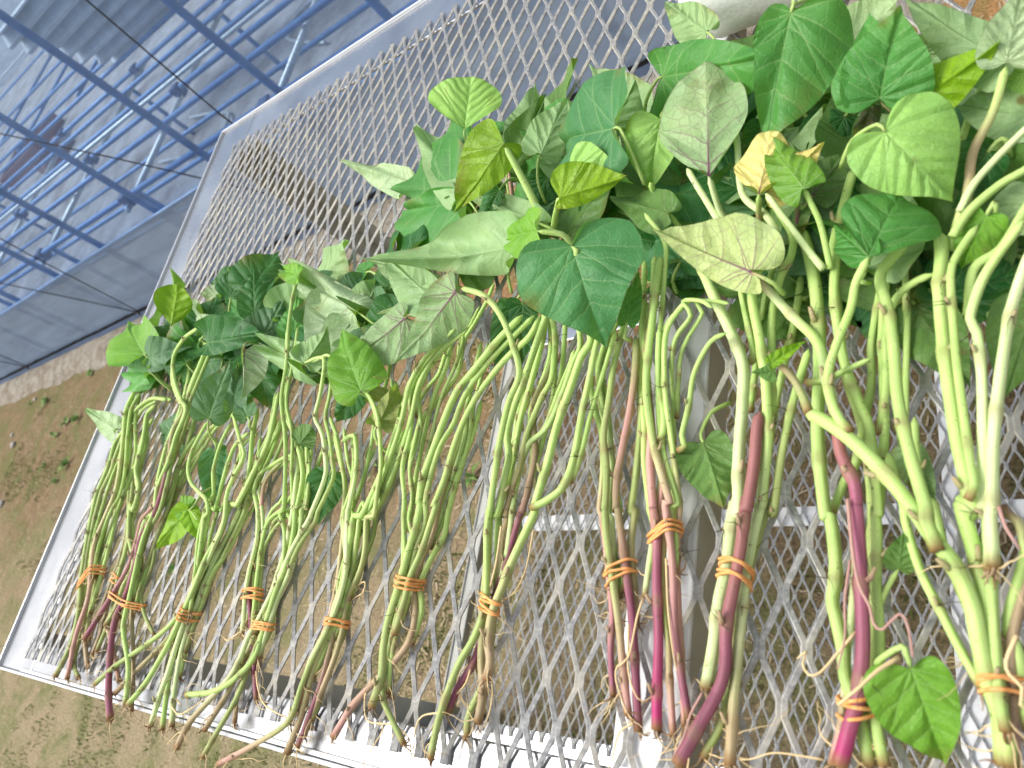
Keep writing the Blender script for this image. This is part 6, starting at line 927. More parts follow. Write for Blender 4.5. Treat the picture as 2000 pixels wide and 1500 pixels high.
# wall parts
def pipe(name, P, r, mt, parent, sides=12): return obj(name, MB().tube(P, r, sides).mesh(name, True), mt, parent)
ribx = [ghx(-1610-505*k) for k in range(-6, 18)]
for x in ribx:
    P = [(x, .055, -.05), (x, .055, .4), (x, .055, 1.0), (x, .055, 1.6), (x, .09, 1.85), (x, .25, 2.15), (x, .6, 2.5), (x, 1.3, 2.85), (x, 2.4, 3.1)]
    pipe('rib', catmull(P, .08), .0138, M['bluepipe'], GH)
pipe('skirt_rail', [(XL, .02, .415), (XR, .02, .415)], .010, M['bluepipe'], GH)
pipe('foot_rail', [(XL, .02, .062), (XR, .02, .062)], .008, M['clamp'], GH)
def sheet(name, z0, z1, y0, amp, fx, nz, mt, scallop=0.0):
    mb = MB(); nx = 420
    for i in range(nx+1):
        x = XL+(XR-XL)*i/nx
        for j in range(nz+1):
            t = j/nz; zz = z0+(z1-z0)*t
            if j == 0: zz += scallop*(noise.noise(Vector((x*7, 1, 5)))+.6*noise.noise(Vector((x*19, 3, 5))))
            mb.v.append((x, y0+amp*noise.noise(Vector((x*fx, zz*1.3, 2.0)))+amp*.4*noise.noise(Vector((x*fx*4, zz*2, 7.0))), zz))
    for i in range(nx):
        for j in range(nz):
            a = i*(nz+1)+j; mb.f.append((a, a+nz+1, a+nz+2, a+1))
    return obj(name, mb.mesh(name, True), mt, GH)
sheet('film', .42, 1.75, .030, .004, 1.2, 8, M['film'])
sheet('skirt_film', .068, .43, .0, .008, 1.8, 8, M['skirt'], .007)
sheet('buried_film', .012, .060, -.014, .006, 3.0, 3, M['strip'], .004)
mb = MB()
for i in range(200):
    x = XL+(XR-XL)*(i+.5)/200
o = sheet('gap_shade', .045, .072, .006, .003, 2.0, 1, M['gapshade'])  # near-black sheet painting the shadow line under the skirt film's lower edge
# black cords tied in V shapes from hooks at the foot of the wall
for k, X in enumerate((-4879, -3410, -1801, -230)):
    x = ghx(X)
    mb = MB()
    mb.tube([(x+.08, -.012, 1.25), (x+.012, -.016, .6), (x, -.02, .072)], .0026, 8)
    mb.tube([(x-1.05, -.012, 1.25), (x-.53, -.016, .68), (x-.008, -.022, .074)], .0026, 8)
    mb.tube([(x-.014, -.025, .082), (x, -.03, .058), (x+.012, -.024, .080)], .004, 8)
    o = obj('tie_cord', mb.mesh('tie_cord', True), M['cord']); o.matrix_world = GH.matrix_world.copy()
    lab = {-3410: 'thin black cord tied in a V down the grey skirt beside the yellow-green leaves', -1801: 'thick black cord pair meeting behind the bench mesh near the frame corner',
           -4879: 'black cord pair meeting low on the skirt at the picture edge'}.get(X, 'black cord pair on the skirt seen through the mesh beside the foam block')
    tag(o, lab, 'cord', 'cords tying down the greenhouse film')
# rear side of the greenhouse, milky film
me = bpy.data.meshes.new('rear_film'); me.from_pydata([(XL-30, 9.0, 0.01), (XR, 9.0, 0.01), (XR, 9.0, 2.2), (XL-30, 9.0, 2.2)], [], [(0, 1, 2, 3)])
obj('rear_film', me, M['milky'], GH)
# pipe rack inside the greenhouse
RK = empty('pipe_rack', W(-3950, 1800, -900))
tag(RK, 'low rack of blue and galvanised pipes standing inside the greenhouse', 'rack')
def rk(X, Y, z): return ((X+3950)/1000, (Y-1800)/1000, z)
LONG = [(1900, .16), (2700, .12), (3300, .14), (4200, .15), (1705, .45), (2350, .45), (2425, .47), (2560, .45), (3035, .45), (3600, .46), (4700, .46), (5800, .46), (6900, .46), (2090, .46), (2830, .45), (3300, .47), (4050, .46), (2200, .18)]
for i, (Y, z) in enumerate(LONG):
    t = M['zinc'] if i in (6, 12) else M['bluepipe']
    pipe('rail_pipe', [rk(-14500, Y-40, z), rk(1500, Y+25, z)], 0.0135 if i != 6 else .011, t, RK)
TR = [-1850, -2950, -3950, -5050, -6300, -7600]
cl = None
for X in TR:
    pipe('cross_pipe', [rk(X, 1650, .425), rk(X+20, 3150, .425)], .0135, M['zinc'] if X > -6000 else M['bluepipe'], RK)
    pipe('cross_pipe', [rk(X-300, 3550, .432), rk(X-280, 7000, .432)], .0135, M['bluepipe'], RK)
    for Y in (1760, 2900):
        pipe('leg_pipe', [rk(X, Y, -.05), rk(X, Y, .43)], .0135, M['bluepipe'], RK)
    for Y in (1705, 2350, 3035):
        mb = MB(); a = rk(X, Y, .44)
        mb.box(a[0]-.028, a[0]+.028, a[1]-.022, a[1]+.022, a[2]-.03, a[2]+.034)
        mb.tube([(a[0]-.05, a[1]+.012, a[2]+.01), (a[0]+.055, a[1]+.012, a[2]+.012)], .009, 8)
        mb.tube([(a[0]+.012, a[1]-.045, a[2]-.01), (a[0]+.012, a[1]+.05, a[2]-.008)], .010, 8)
        bevel(obj('clamp', mb.mesh('clamp'), M['clamp'], RK), .004)
# bent hoop pipes lying on the rack
for k, (X, Y, L) in enumerate(((-2750, 2150, 1.0), (-2300, 3100, .8), (-4300, 2800, .9))):
    P = [(0, 0, 0), (L*.6, .02, 0), (L*.85, .05, 0), (L*.97, .16, 0), (L*.9, .29, 0), (L*.6, .33, 0), (.1, .34, .0)]
    o = obj('hoop_pipe', MB().tube(catmull([Vector(p) for p in P], .04), .0095, 10).mesh('hoop_pipe', True), M['zinc'])
    o.location = W(X, Y, -900)+Vector((0, 0, .03)); o.rotation_euler = (0, 0, math.radians((8, 150, -20)[k]))
    tag(o, ('bent galvanised hoop pipe on the soil behind the film, by the bench corner', 'bent galvanised hoop pipe near the top of the film wall', 'bent galvanised hoop pipe lying further along the rack')[k], 'pipe', 'loose bent pipes in the greenhouse')
# white corrugated troughs stacked on the rack
def trough(name, loc, rz, L, n, label):
    mb = MB(); pts = []
    for k in range(n*8+1):
        t = k/8; pts.append((t*.105, .035*(1 if (k % 8) in (0, 1, 7) else -1 if (k % 8) in (3, 4, 5) else 0)))
    for s_ in (0, 1):
        for off in (0, .004):
            for (y, z) in pts: mb.v.append((L*s_+.015*math.sin(y*20), y, z+off+.02*math.sin(y*3)))
    m_ = len(pts)
    for k in range(m_-1):
        mb.f.append((k, k+1, 2*m_+k+1, 2*m_+k)); mb.f.append((m_+k, 3*m_+k, 3*m_+k+1, m_+k+1))
        mb.f.append((k, m_+k, m_+k+1, k+1)); mb.f.append((2*m_+k, 2*m_+k+1, 3*m_+k+1, 3*m_+k))
    mb.f.append((0, 2*m_, 3*m_, m_)); mb.f.append((m_-1, 2*m_-1, 4*m_-1, 3*m_-1))
    o = obj(name, mb.mesh(name), M['white']); o.location = loc; o.rotation_euler = (0, 0, rz)
    return tag(o, label, 'roof sheet', 'corrugated sheets in the greenhouse')
o = trough('corrugated_sheet', W(-4560, 3440, -450), 0, 3.0, 7, 'ribbed white corrugated sheet standing on edge on the rack, seen through the film')
o.rotation_euler = (math.radians(122), 0, 0)
o = trough('corrugated_sheet', W(-3350, 3560, -440), 0, 2.2, 4, 'brighter white corrugated sheet leaning behind the ribbed one')
o.rotation_euler = (math.radians(112), 0, math.radians(-5))
# dark red crates on the greenhouse floor
for k, (X, Y, s) in enumerate(((-8600, 4700, .75), (-7500, 4200, .5))):
    r = empty('crate', W(X, Y, -893), math.radians((12, -20)[k]))
    w_, d_, h_ = .55*s, .38*s, .22*s
    for (nm, bx) in (('base', (-w_, w_, -d_, d_, 0, .02)), ('side', (-w_, w_, -d_, -d_+.02, .02, h_)), ('side', (-w_, w_, d_-.02, d_, .02, h_)), ('end', (-w_, -w_+.02, -d_+.02, d_-.02, .02, h_)), ('end', (w_-.02, w_, -d_+.02, d_-.02, .02, h_))):
        bevel(obj(nm, MB().box(*bx).mesh(nm), M['redbox'], r), .006)
    tag(r, ('larger dark red open crate on the floor inside the greenhouse', 'smaller dark red open crate on the floor inside the greenhouse')[k], 'crate', 'crates in the greenhouse')
# ------------------------------------------------------------------ bench
BX0, BX1, BY0, BY1 = -795.0, 968.0, -121.0, 722.0
LZ = -745.0
BE = empty('mesh_bench', W(0, 0, -900))
tag(BE, 'two-tier aluminium bench with expanded metal tops carrying the slip bundles', 'bench')
def bb(name, x0, x1, y0, y1, z0, z1, mt, bv=.0012):
    me = MB().box(x0/1000, x1/1000, y0/1000, y1/1000, (z0+GZ)/1000, (z1+GZ)/1000).mesh(name)
    return bevel(obj(name, me, mt, BE), bv)
def frame(zt, lf, up):
    # top flange sits 3 mm below the mesh; the near and far rails butt between the end rails
    z1, z0 = zt-3, zt-6.5
    fl, fn, ff = lf, 32, 80 if up else 46
    X0 = BX0 if up else -768.0
    me_ = M['alu'] if up else M['leg']; mr = M['alu_edge'] if up else M['leg']
    bb('end_rail', X0, X0+fl, BY0, BY1, z0, z1, me_); bb('end_rail', BX1-fl, BX1, BY0, BY1, z0, z1, me_)
    bb('side_rail', X0+fl+.6, BX1-fl-.6, BY0, BY0+fn, z0-.4, z1-.3, M['alu']); bb('side_rail', X0+fl+.6, BX1-fl-.6, BY1-ff, BY1, z0-.4, z1-.3, M['alu'])
    for (x0, x1, y0, y1) in ((X0-3, X0-.1, BY0-3, BY1+3), (BX1+.1, BX1+3, BY0-3, BY1+3), (X0+.1, BX1-.1, BY0-3, BY0-.1), (X0+.1, BX1-.1, BY1+.1, BY1+3)):
        bb('rim', x0, x1, y0, y1, zt-42, zt+.8, mr, .0008)
frame(0, 95, True); frame(LZ, 20, False)
bb('groove_strip', BX0+70, BX1-70, BY0+.6, BY0+4.2, -2.9, -.9, M['alu_edge'], .0006)
# cross beams below the upper mesh and the shelf
def beam(x0, x1, zt):
    y0, y1 = BY0+33, BY1-(81 if zt == 0 else 47)
    bb('cross_beam', x0, x1, y0, y1, zt-7.5, zt-4, M['wmetal']); bb('cross_beam', x1-3.5, x1, y0, y1, zt-34, zt-7.6, M['leg'])
    bb('cross_beam', x0, x0+3.5, y0, y1, zt-34, zt-7.6, M['leg'])  # beam sides take the darker leg grey, painting in their shadow side
beam(66, 105, 0); beam(88, 124, LZ)
bb('stringer', BX0+50, 87, 257, 287, LZ-9, LZ-5.5, M['wmetal']); bb('stringer', 125, BX1-50, 257, 287, LZ-9, LZ-5.5, M['wmetal'])
for (x, sx_) in ((BX0, 1), (BX1, -1)):
    for (y, sy_) in ((BY0, 1), (BY1, -1)):
        me = MB()
        a = (min(x, x+sx_*46)/1000, max(x, x+sx_*46)/1000, min(y, y+sy_*4)/1000, max(y, y+sy_*4)/1000, 0, (GZ-7.2)/1000)
        me.box(*a)
        a = (min(x, x+sx_*4)/1000, max(x, x+sx_*4)/1000, min(y+sy_*4, y+sy_*46)/1000, max(y+sy_*4, y+sy_*46)/1000, 0, (GZ-7.2)/1000)
        me.box(*a)
        bevel(obj('leg', me.mesh('leg'), M['leg'], BE), .001)
# expanded metal: strands zigzag along the long way of the mesh, fused to their neighbours at the bonds
SW, LW = 22.0, 50.8
def expanded(x0, x1, y0, y1, w, th, tilt):
    mb = MB(); H = SW/2; k0, k1 = math.ceil(x0/H), math.floor(x1/H)
    r0, r1 = math.floor(-y1/(LW/2)), math.ceil(-y0/(LW/2))
    ct, st = math.cos(tilt), math.sin(tilt); off = .95
    sec = []          # rounded flat section, its wide axis tilted about the long way of the mesh
    for (a, b_) in ((-.5, -.2), (-.5, .2), (-.38, .5), (.38, .5), (.5, .2), (.5, -.2), (.38, -.5), (-.38, -.5)):
        sx_, sz_ = a*w, b_*th
        sec.append((sx_*ct-sz_*st, sx_*st+sz_*ct))
    for k in range(k0, k1+1):
        n0 = len(mb.v); cnt = 0
        for r in range(r0, r1+1):
            right = ((r+k) % 2 == 1)      # bonded to the right neighbour on one parity of rows, to the left on the other
            sgn = 1 if right else -1
            for dy in (4.4, 3.4, 0.0, -3.4, -4.4):
                yy_ = -r*LW/2+dy
                if yy_ > y1 or yy_ < y0: continue
                xx = (k+.5)*H + sgn*(H/2-off)
                if abs(dy) > 4: xx -= sgn*.45
                j = noise.noise(Vector((xx*.02, yy_*.02, 1.0)))*.15
                zz = -sgn*off*st*.9 + .3*noise.noise(Vector((xx*.01, yy_*.01, 5.0)))
                sc_ = 1+.06*noise.noise(Vector((k*.7, yy_*.05, 2.0)))
                for (a, b_) in sec: mb.v.append(((xx+a*sc_+j)/1000, yy_/1000, (zz+b_+GZ-.4)/1000))
                cnt += 1
        for i in range(cnt-1):
            for q in range(8):
                a, b_ = n0+i*8+q, n0+i*8+(q+1) % 8
                mb.f.append((a, b_, b_+8, a+8))
        if cnt:
            mb.f.append(tuple(n0+q for q in range(8))); mb.f.append(tuple(n0+(cnt-1)*8+q for q in range(7, -1, -1)))
    return mb.mesh('mesh_panel', False)
pm = expanded(-734, 930, BY0+7, 668, 3.45, 1.8, math.radians(-30))
o = obj('mesh_panel', pm, M['mesh'], BE); o['kind'] = 'stuff'
o = obj('mesh_panel', pm, M['mesh'], BE); o.location = (0, 0, LZ/1000); o['kind'] = 'stuff'
# ------------------------------------------------------------------ foam block on the mesh
mb = bmesh.new(); bmesh.ops.create_cube(mb, size=1.0)
bmesh.ops.subdivide_edges(mb, edges=mb.edges[:], cuts=14, use_grid_fill=True)
for v in mb.verts:
    q = Vector((v.co.x*.30, v.co.y*.26, v.co.z*.055)); r = .022
    c = Vector((max(-.15+r, min(.15-r, q.x)), max(-.13+r, min(.13-r, q.y)), max(-.0275+r, min(.0275-r, q.z))))
    dd = q-c; q = c+dd.normalized()*r if dd.length > 1e-6 else q
    v.co = q + Vector((0, 0, .0022*noise.noise(q*28)))+q.normalized()*.0016*noise.noise(q*70)
me = bpy.data.meshes.new('foam_block'); mb.to_mesh(me); mb.free(); me.polygons.foreach_set('use_smooth', [True]*len(me.polygons))
o = obj('foam_block', me, M['foam']); o.location = W(248, 500, 30.5); o.rotation_euler = (0, 0, math.radians(-6))
tag(o, 'weathered white foam block lying on the mesh behind the leaves', 'foam block')
# ------------------------------------------------------------------ slips
COL = {'g': srgb(172, 200, 118), 'y': srgb(194, 210, 154), 'o': srgb(154, 168, 104), 'b': srgb(162, 144, 112), 'p': srgb(140, 82, 100), 'm': srgb(160, 48, 100),
       'k': srgb(184, 142, 132), 'r': srgb(150, 100, 98), 'c': srgb(226, 200, 150)}
LCOL = {'light': (srgb(146, 188, 98), 0), 'mid': (srgb(70, 130, 58), 0), 'dark': (srgb(40, 98, 42), 0), 'teal': (srgb(66, 122, 74), 0), 'bright': (srgb(106, 156, 48), 0),  # dark green also paints the shadow behind the front leaves
        'lime': (srgb(132, 172, 30), .5), 'pale': (srgb(152, 184, 128), 0), 'white': (srgb(182, 206, 160), .5), 'olive': (srgb(104, 142, 74), .5), 'yellow': (srgb(244, 228, 140), 1),
        'ypale': (srgb(188, 204, 134), 1), 'gray': (srgb(84, 122, 84), 0), 'green2': (srgb(92, 152, 74), 0), 'brownish': (srgb(150, 160, 92), .5), 'dead': (srgb(74, 62, 50), .5)}
BL = {1: 'leftmost bundle of thin green slips, beside the end rail of the bench',
      14: 'small olive bundle mostly hidden under the purple-stemmed bundle near the bench end',
      2: 'second bundle from the bench end, with a purple stem crossing its orange band',
      3: 'green bundle with many pale cut ends fanned over the near rail',
      4: 'small bundle with a magenta stem, its band set higher than the two beside it',
      5: 'bundle with a brown dried stem base, right of the small magenta-stemmed bundle',
      6: 'bundle with a long pinkish stem poking out over the near rail',
      7: 'bundle with one brown bent stem, between bare stretches of mesh',
      8: 'bundle with thick bowed green stems and the big teal heart-shaped leaf above',
      9: 'olive and purple stems in one bundle, left of the cross beam',
      10: 'bundle with magenta roots lying over the white cross beam',
      11: 'bundle of three thick stems with a long purple one in the middle',
      12: 'foreground bundle with the thickest purple stem and a bright green leaf at its base',
      13: 'rightmost bundle of thick pale green stems, cut by the picture edge'}
bundle = {}
for b_, c in BANDS:
    e = empty('slip_bundle', W(c[0], c[1], 0)); bundle[b_] = e
    tag(e, BL[b_], 'plant bundle', 'bundles of sweet potato slips on the bench')
bpy.context.view_layer.update()
def rel(b_, p):   # point in mm -> metres relative to its bundle
    c = next(x[1] for x in BANDS if x[0] == b_)
    return Vector(((p[0]-c[0])/1000, (p[1]-c[1])/1000, p[2]/1000))
def lerp3(a, b_, t): return tuple(a[i]+(b_[i]-a[i])*t for i in range(3))
def fibre(mb, p, d, L, r, col, zmin):
    P = [p.copy()]; v = d.normalized(); n = 9
    cu = Vector((rnd.gauss(0, .25), rnd.gauss(0, .25), rnd.gauss(-.1, .12)))
    for i in range(n):
        v = (v + cu*.5 + Vector((rnd.gauss(0, .22), rnd.gauss(0, .22), rnd.gauss(-.05, .12)))).normalized()
        q = P[-1]+v*(L/n)
        if q.z < zmin(q): q.z = zmin(q)
        P.append(q)
    mb.tube(P, [r*(1-.75*i/n) for i in range(n+1)], 5, [(*col, 1)]*(n+1))
stem_objs = []; stem_paths = []
for si, (b_, kind, cols, r0, r1, pts) in enumerate(STEMS):
    cl = [COL[c] for c in cols.split(',')]
    near_ = b_ >= 8 and b_ != 14
    P = catmull([rel(b_, p) for p in pts], .003 if near_ else .0045)
    # slight natural wander
    ln = [0]
    for i in range(1, len(P)): ln.append(ln[-1]+(P[i]-P[i-1]).length)
    T = ln[-1]; s0 = rnd.random()*100
    for i in range(len(P)):
        k = min(1, ln[i]/.03, (T-ln[i])/.03)
        P[i] += Vector((noise.noise(Vector((ln[i]*22, s0, 0))), noise.noise(Vector((ln[i]*22, s0, 9))), .4*noise.noise(Vector((ln[i]*22, s0, 17)))))*.0006*k
    nodes = []
    x = rnd.uniform(.012, .035)
    while x < T-.02 and kind == 'stem': nodes.append(x); x += rnd.uniform(.035, .075)
    R, K = [], []
    for i, s in enumerate(ln):
        t = s/T; r = (r0+(r1-r0)*t)/1000
        bmp = sum(math.exp(-((s-n_)/.0032)**2) for n_ in nodes)
        r *= 1+.24*min(1, bmp)+.05*noise.noise(Vector((s*60, s0, 3)))
        ft = t*(len(cl)-1); a = min(int(ft), len(cl)-2) if len(cl) > 1 else 0
        c = cl[0] if len(cl) == 1 else lerp3(cl[a], cl[a+1], min(1, max(0, (ft-a)*1.4-.2)))
        c = lerp3(c, (.24, .17, .08), .55*min(1, bmp)); vv = .96+.22*((si*37) % 10)/10
        c = tuple(q*vv for q in c)
        if kind == 'stem' and s < .006: c = lerp3((.24, .13, .05), c, s/.008); r *= 1.06
        e = T-s
        if e < r*1.6: r *= max(.25, math.sqrt(max(0, 1-(1-e/(r*1.6))**2)))
        R.append(r); K.append((*c, 1))
    mb = MB(); mb.tube(P, R, 14 if near_ else 10, K, .065, rnd.random()*6)
    # scars, buds and dried hairs at the nodes
    for n_ in nodes:
        i = min(range(len(ln)), key=lambda q: abs(ln[q]-n_)); t = (P[min(i+1, len(P)-1)]-P[max(i-1, 0)]).normalized()
        sd_ = t.cross(Vector((rnd.gauss(0, 1), rnd.gauss(0, 1), rnd.uniform(0, 1.2)))).normalized()
        if sd_.z < -.2: sd_ = -sd_
        if rnd.random() < .7:
            p0 = P[i]+sd_*R[i]*.6
            L_ = R[i]*rnd.uniform(.7, 1.5)
            cc = lerp3(K[i][:3], COL['b'], .65)
            mb.tube([p0, p0+(sd_+t*.6)*L_*.5, p0+(sd_+t*1.1)*L_], [R[i]*.42, R[i]*.38, R[i]*.25], 6, [K[i], (*cc, 1), (*COL['b'], 1)])
        for q in range(rnd.choice((0, 0, 1, 2))):
            fibre(mb, P[i]+sd_*R[i]*.9, sd_+Vector((rnd.gauss(0, .8), rnd.gauss(0, .8), 0)), rnd.uniform(.006, .016), .00028, (.06, .04, .02), lambda q: -1)
    so = obj(kind, mb.mesh(kind, True, True), M['stem'], bundle[b_])
    stem_objs.append(so); stem_paths.append((P, R, ln))
    # fibrous roots at the cut end
    if kind == 'stem' and pts[0][1] < 10 and r0 > 1.2:
        rb = MB(); by = bundle[b_].location.y
        zm = lambda q: .0022 if q.y+by > -.122 else -.05
        dirn = (P[0]-P[min(4, len(P)-1)]).normalized()
        for q in range(rnd.randint(2, 5)):
            i = rnd.choice((0, 0, 1, 3, int(len(P)*.06)))
            v = dirn*rnd.uniform(.2, 1.0)+Vector((rnd.gauss(0, .7), rnd.gauss(0, .5), rnd.uniform(-.3, .5)))
            fibre(rb, P[i], v, rnd.uniform(.010, .034), rnd.uniform(.00025, .00055), lerp3(COL['c'], COL['b'], rnd.uniform(0, .3)), zm)
        for q in range(4):
            v = dirn+Vector((rnd.gauss(0, .5), rnd.gauss(0, .5), rnd.gauss(0, .4)))
            fibre(rb, P[0]+Vector((rnd.gauss(0, .001), 0, rnd.gauss(0, .001))), v, rnd.uniform(.004, .009), .0007, lerp3(COL['b'], (.2, .1, .04), rnd.random()), zm)
        obj('roots', rb.mesh('roots', True, True), M['root'], so)['kind'] = 'stuff'
for b_, col, r, pts in ROOTS:
    P = catmull([rel(b_, p) for p in pts], .003)
    n = len(P); K = [(*lerp3(COL[col], COL['b'], .25*abs(noise.noise(Vector((i*.3, r, 2))))), 1) for i in range(n)]
    mb = MB().tube(P, [r/1000*(1-.5*i/n)*(1+.12*noise.noise(Vector((i*.5, r, 1)))) for i in range(n)], 7, K)
    obj('root', mb.mesh('root', True, True), M['root'], bundle[b_])
# rubber bands, three turns round the stems they hold
def hull2(pts):
    pts = sorted(set(pts))
    def half(ps):
        h = []
        for p in ps:
            while len(h) > 1 and (h[-1][0]-h[-2][0])*(p[1]-h[-2][1])-(h[-1][1]-h[-2][1])*(p[0]-h[-2][0]) <= 0: h.pop()
            h.append(p)
        return h
    a, b2 = half(pts), half(pts[::-1]); return a[:-1]+b2[:-1]
for b_, c in BANDS:
    cc = Vector((0, 0, .010)); hits = []; dirs = Vector((0, 0, 0))
    for si, (sb, kind, *_r) in enumerate(STEMS):
        if sb != b_ or kind != 'stem': continue
        P, R, ln = stem_paths[si]
        i = min(range(len(P)), key=lambda q: (P[q]-cc).length)
        if (P[i]-cc).length < .030 and 2 < i < len(P)-3:
            hits.append((i, si)); dirs += (P[i+2]-P[i-2]).normalized()
    ax = dirs.normalized(); lat = ax.cross(Vector((0, 0, 1))).normalized(); up = lat.cross(ax)
    pts = []
    for i, si in hits:
        P, R, ln = stem_paths[si]
        q = min(range(max(0, i-8), min(len(P), i+9)), key=lambda z: abs((P[z]-cc).dot(ax)))
        for k in range(12):
            a = k*math.pi/6; pts.append((round((P[q]-cc).dot(lat)+(R[q]+.0005)*math.cos(a), 5), round((P[q]-cc).dot(up)+(R[q]+.0005)*math.sin(a), 5)))
    H = hull2(pts); n = 72
    per = []; tot = 0
    for k in range(len(H)):
        L_ = math.hypot(H[k][0]-H[k-1][0], H[k][1]-H[k-1][1]); per.append((tot, L_, H[k-1], H[k])); tot += L_
    def at(u):
        u = (u % 1)*tot
        for (s, L_, a, b2) in per:
            if u <= s+L_: return (a[0]+(b2[0]-a[0])*(u-s)/max(L_, 1e-9), a[1]+(b2[1]-a[1])*(u-s)/max(L_, 1e-9))
        return H[-1]
    big = rnd.uniform(.00074, .00094)
    mb = MB(); turns = rnd.choice((3, 3, 4, 4)); sprd = rnd.uniform(.0024, .0048); Pth = []
    cx_ = sum(p[0] for p in H)/len(H); cy_ = sum(p[1] for p in H)/len(H)
    ph1, ph2 = rnd.random()*6, rnd.random()*6
    for k in range(n*turns+1):
        u = k/n; x, y = at(u); ex = 1+.035*(int(u) % 2)+.02*math.sin(u*2.1+ph1)
        axo = (math.sin(2*math.pi*u*(1/turns)+ph1)*sprd + rnd.choice((.0022,))*math.sin(2*math.pi*u+ph2))
        Pth.append(cc+lat*(cx_+(x-cx_)*ex)+up*(cy_+(y-cy_)*ex)+ax*axo)
    Pth[-1] = Pth[0].copy()
    mb.tube(Pth, big, 6, None, 0, 0, False)
    obj('rubber_band', mb.mesh('rubber_band', True), M['rubber'], bundle[b_])
# leaves
OUTS = {'h': [(1.0, 0.0), (.955, .04), (.91, .11), (.84, .24), (.73, .45), (.59, .68), (.43, .88), (.26, .99), (.10, 1.0), (-.04, .92), (-.13, .77), (-.17, .57), (-.155, .36), (-.10, .17), (-.03, .05), (-.005, .01)],
        't': [(1.0, 0.0), (.955, .045), (.905, .125), (.83, .27), (.72, .48), (.58, .71), (.42, .90), (.25, 1.0), (.09, .985), (-.03, .86), (-.085, .66), (-.085, .42), (-.05, .20), (-.012, .05)],
        'f': [(1.0, 0.0), (.985, .16), (.95, .38), (.89, .62), (.79, .86), (.65, 1.0), (.50, .97), (.34, .78), (.20, .52), (.10, .28), (.02, .05)]}
def leaf_mesh(L, hl, hr, fold, curl, wave, flip, seed, shp):
    lr = random.Random(seed); OUT = OUTS[shp]
    J = [1+lr.uniform(-.03, .03) for _ in OUT]; droop = lr.uniform(-.1, .75); bend = lr.uniform(-.1, .35); bx = lr.uniform(.35, .7)
    ring = [(x*(1+.01*lr.uniform(-1, 1)), y*J[i]) for i, (x, y) in enumerate(OUT)]
    right = [(x, -y*hr/L) for (x, y) in ring]; left = [(x, y*hl/L) for (x, y) in ring]
    # refine
    def fine(P):
        Q = catmull([Vector((x, y, 0)) for x, y in P], .09); return [(q.x, q.y) for q in Q]
    out_ = fine(left[::-1]) + fine(right)[1:]
    nr = 10; V, F, UV, CC = [], [], [], []
    m_ = len(out_); ph = lr.random()*6; ph2 = lr.random()*6; tw = lr.uniform(-.25, .25)
    for r in range(nr+1):
        q = (r/(nr-1))**.85*.975 if r < nr else 1.0
        for k, (x, y) in enumerate(out_):
            px_, py_ = x*q, y*q
            e = q**3
            z = fold*abs(py_)*(1-.35*abs(py_)) - curl*px_*px_*(1 if px_ > 0 else -.6) + tw*px_*py_ - (droop if not flip else -droop)*py_*py_
            z -= (1 if not flip else -1)*bend*max(0, px_-bx)**1.5*1.6
            z += wave*e*math.sin(k*.36+ph)*.9 + wave*.5*e*math.sin(k*.83+ph2)
            z += .009*math.sin(px_*17+abs(py_)*-13)*min(1, abs(py_)*5)*(1-e*.5)
            z += .045*noise.noise(Vector((px_*3.1, py_*3.1, seed*1.7)))*min(1, q*2)+.018*noise.noise(Vector((px_*8, py_*8, seed*1.7)))*min(1, q*2)
            V.append((px_*L, py_*L, z*L)); UV.append(((px_+.5)/2, py_/2+.5)); CC.append((e*e, 1.0 if r == nr else 0.0, 0, 1))
    for r in range(nr):
        for k in range(m_-1):
            a = r*m_+k; f = (a, a+m_, a+m_+1, a+1)
            F.append(f if flip else f[::-1])
    me = bpy.data.meshes.new('leaf'); me.from_pydata(V, [], F)
    ul = me.uv_layers.new(name='leaf')
    for l in me.loops: ul.data[l.index].uv = UV[l.vertex_index]
    at = me.color_attributes.new('Col', 'FLOAT_COLOR', 'POINT'); at.data.foreach_set('color', [x for c in CC for x in c])
    me.polygons.foreach_set('use_smooth', [True]*len(me.polygons)); me.update(); return me
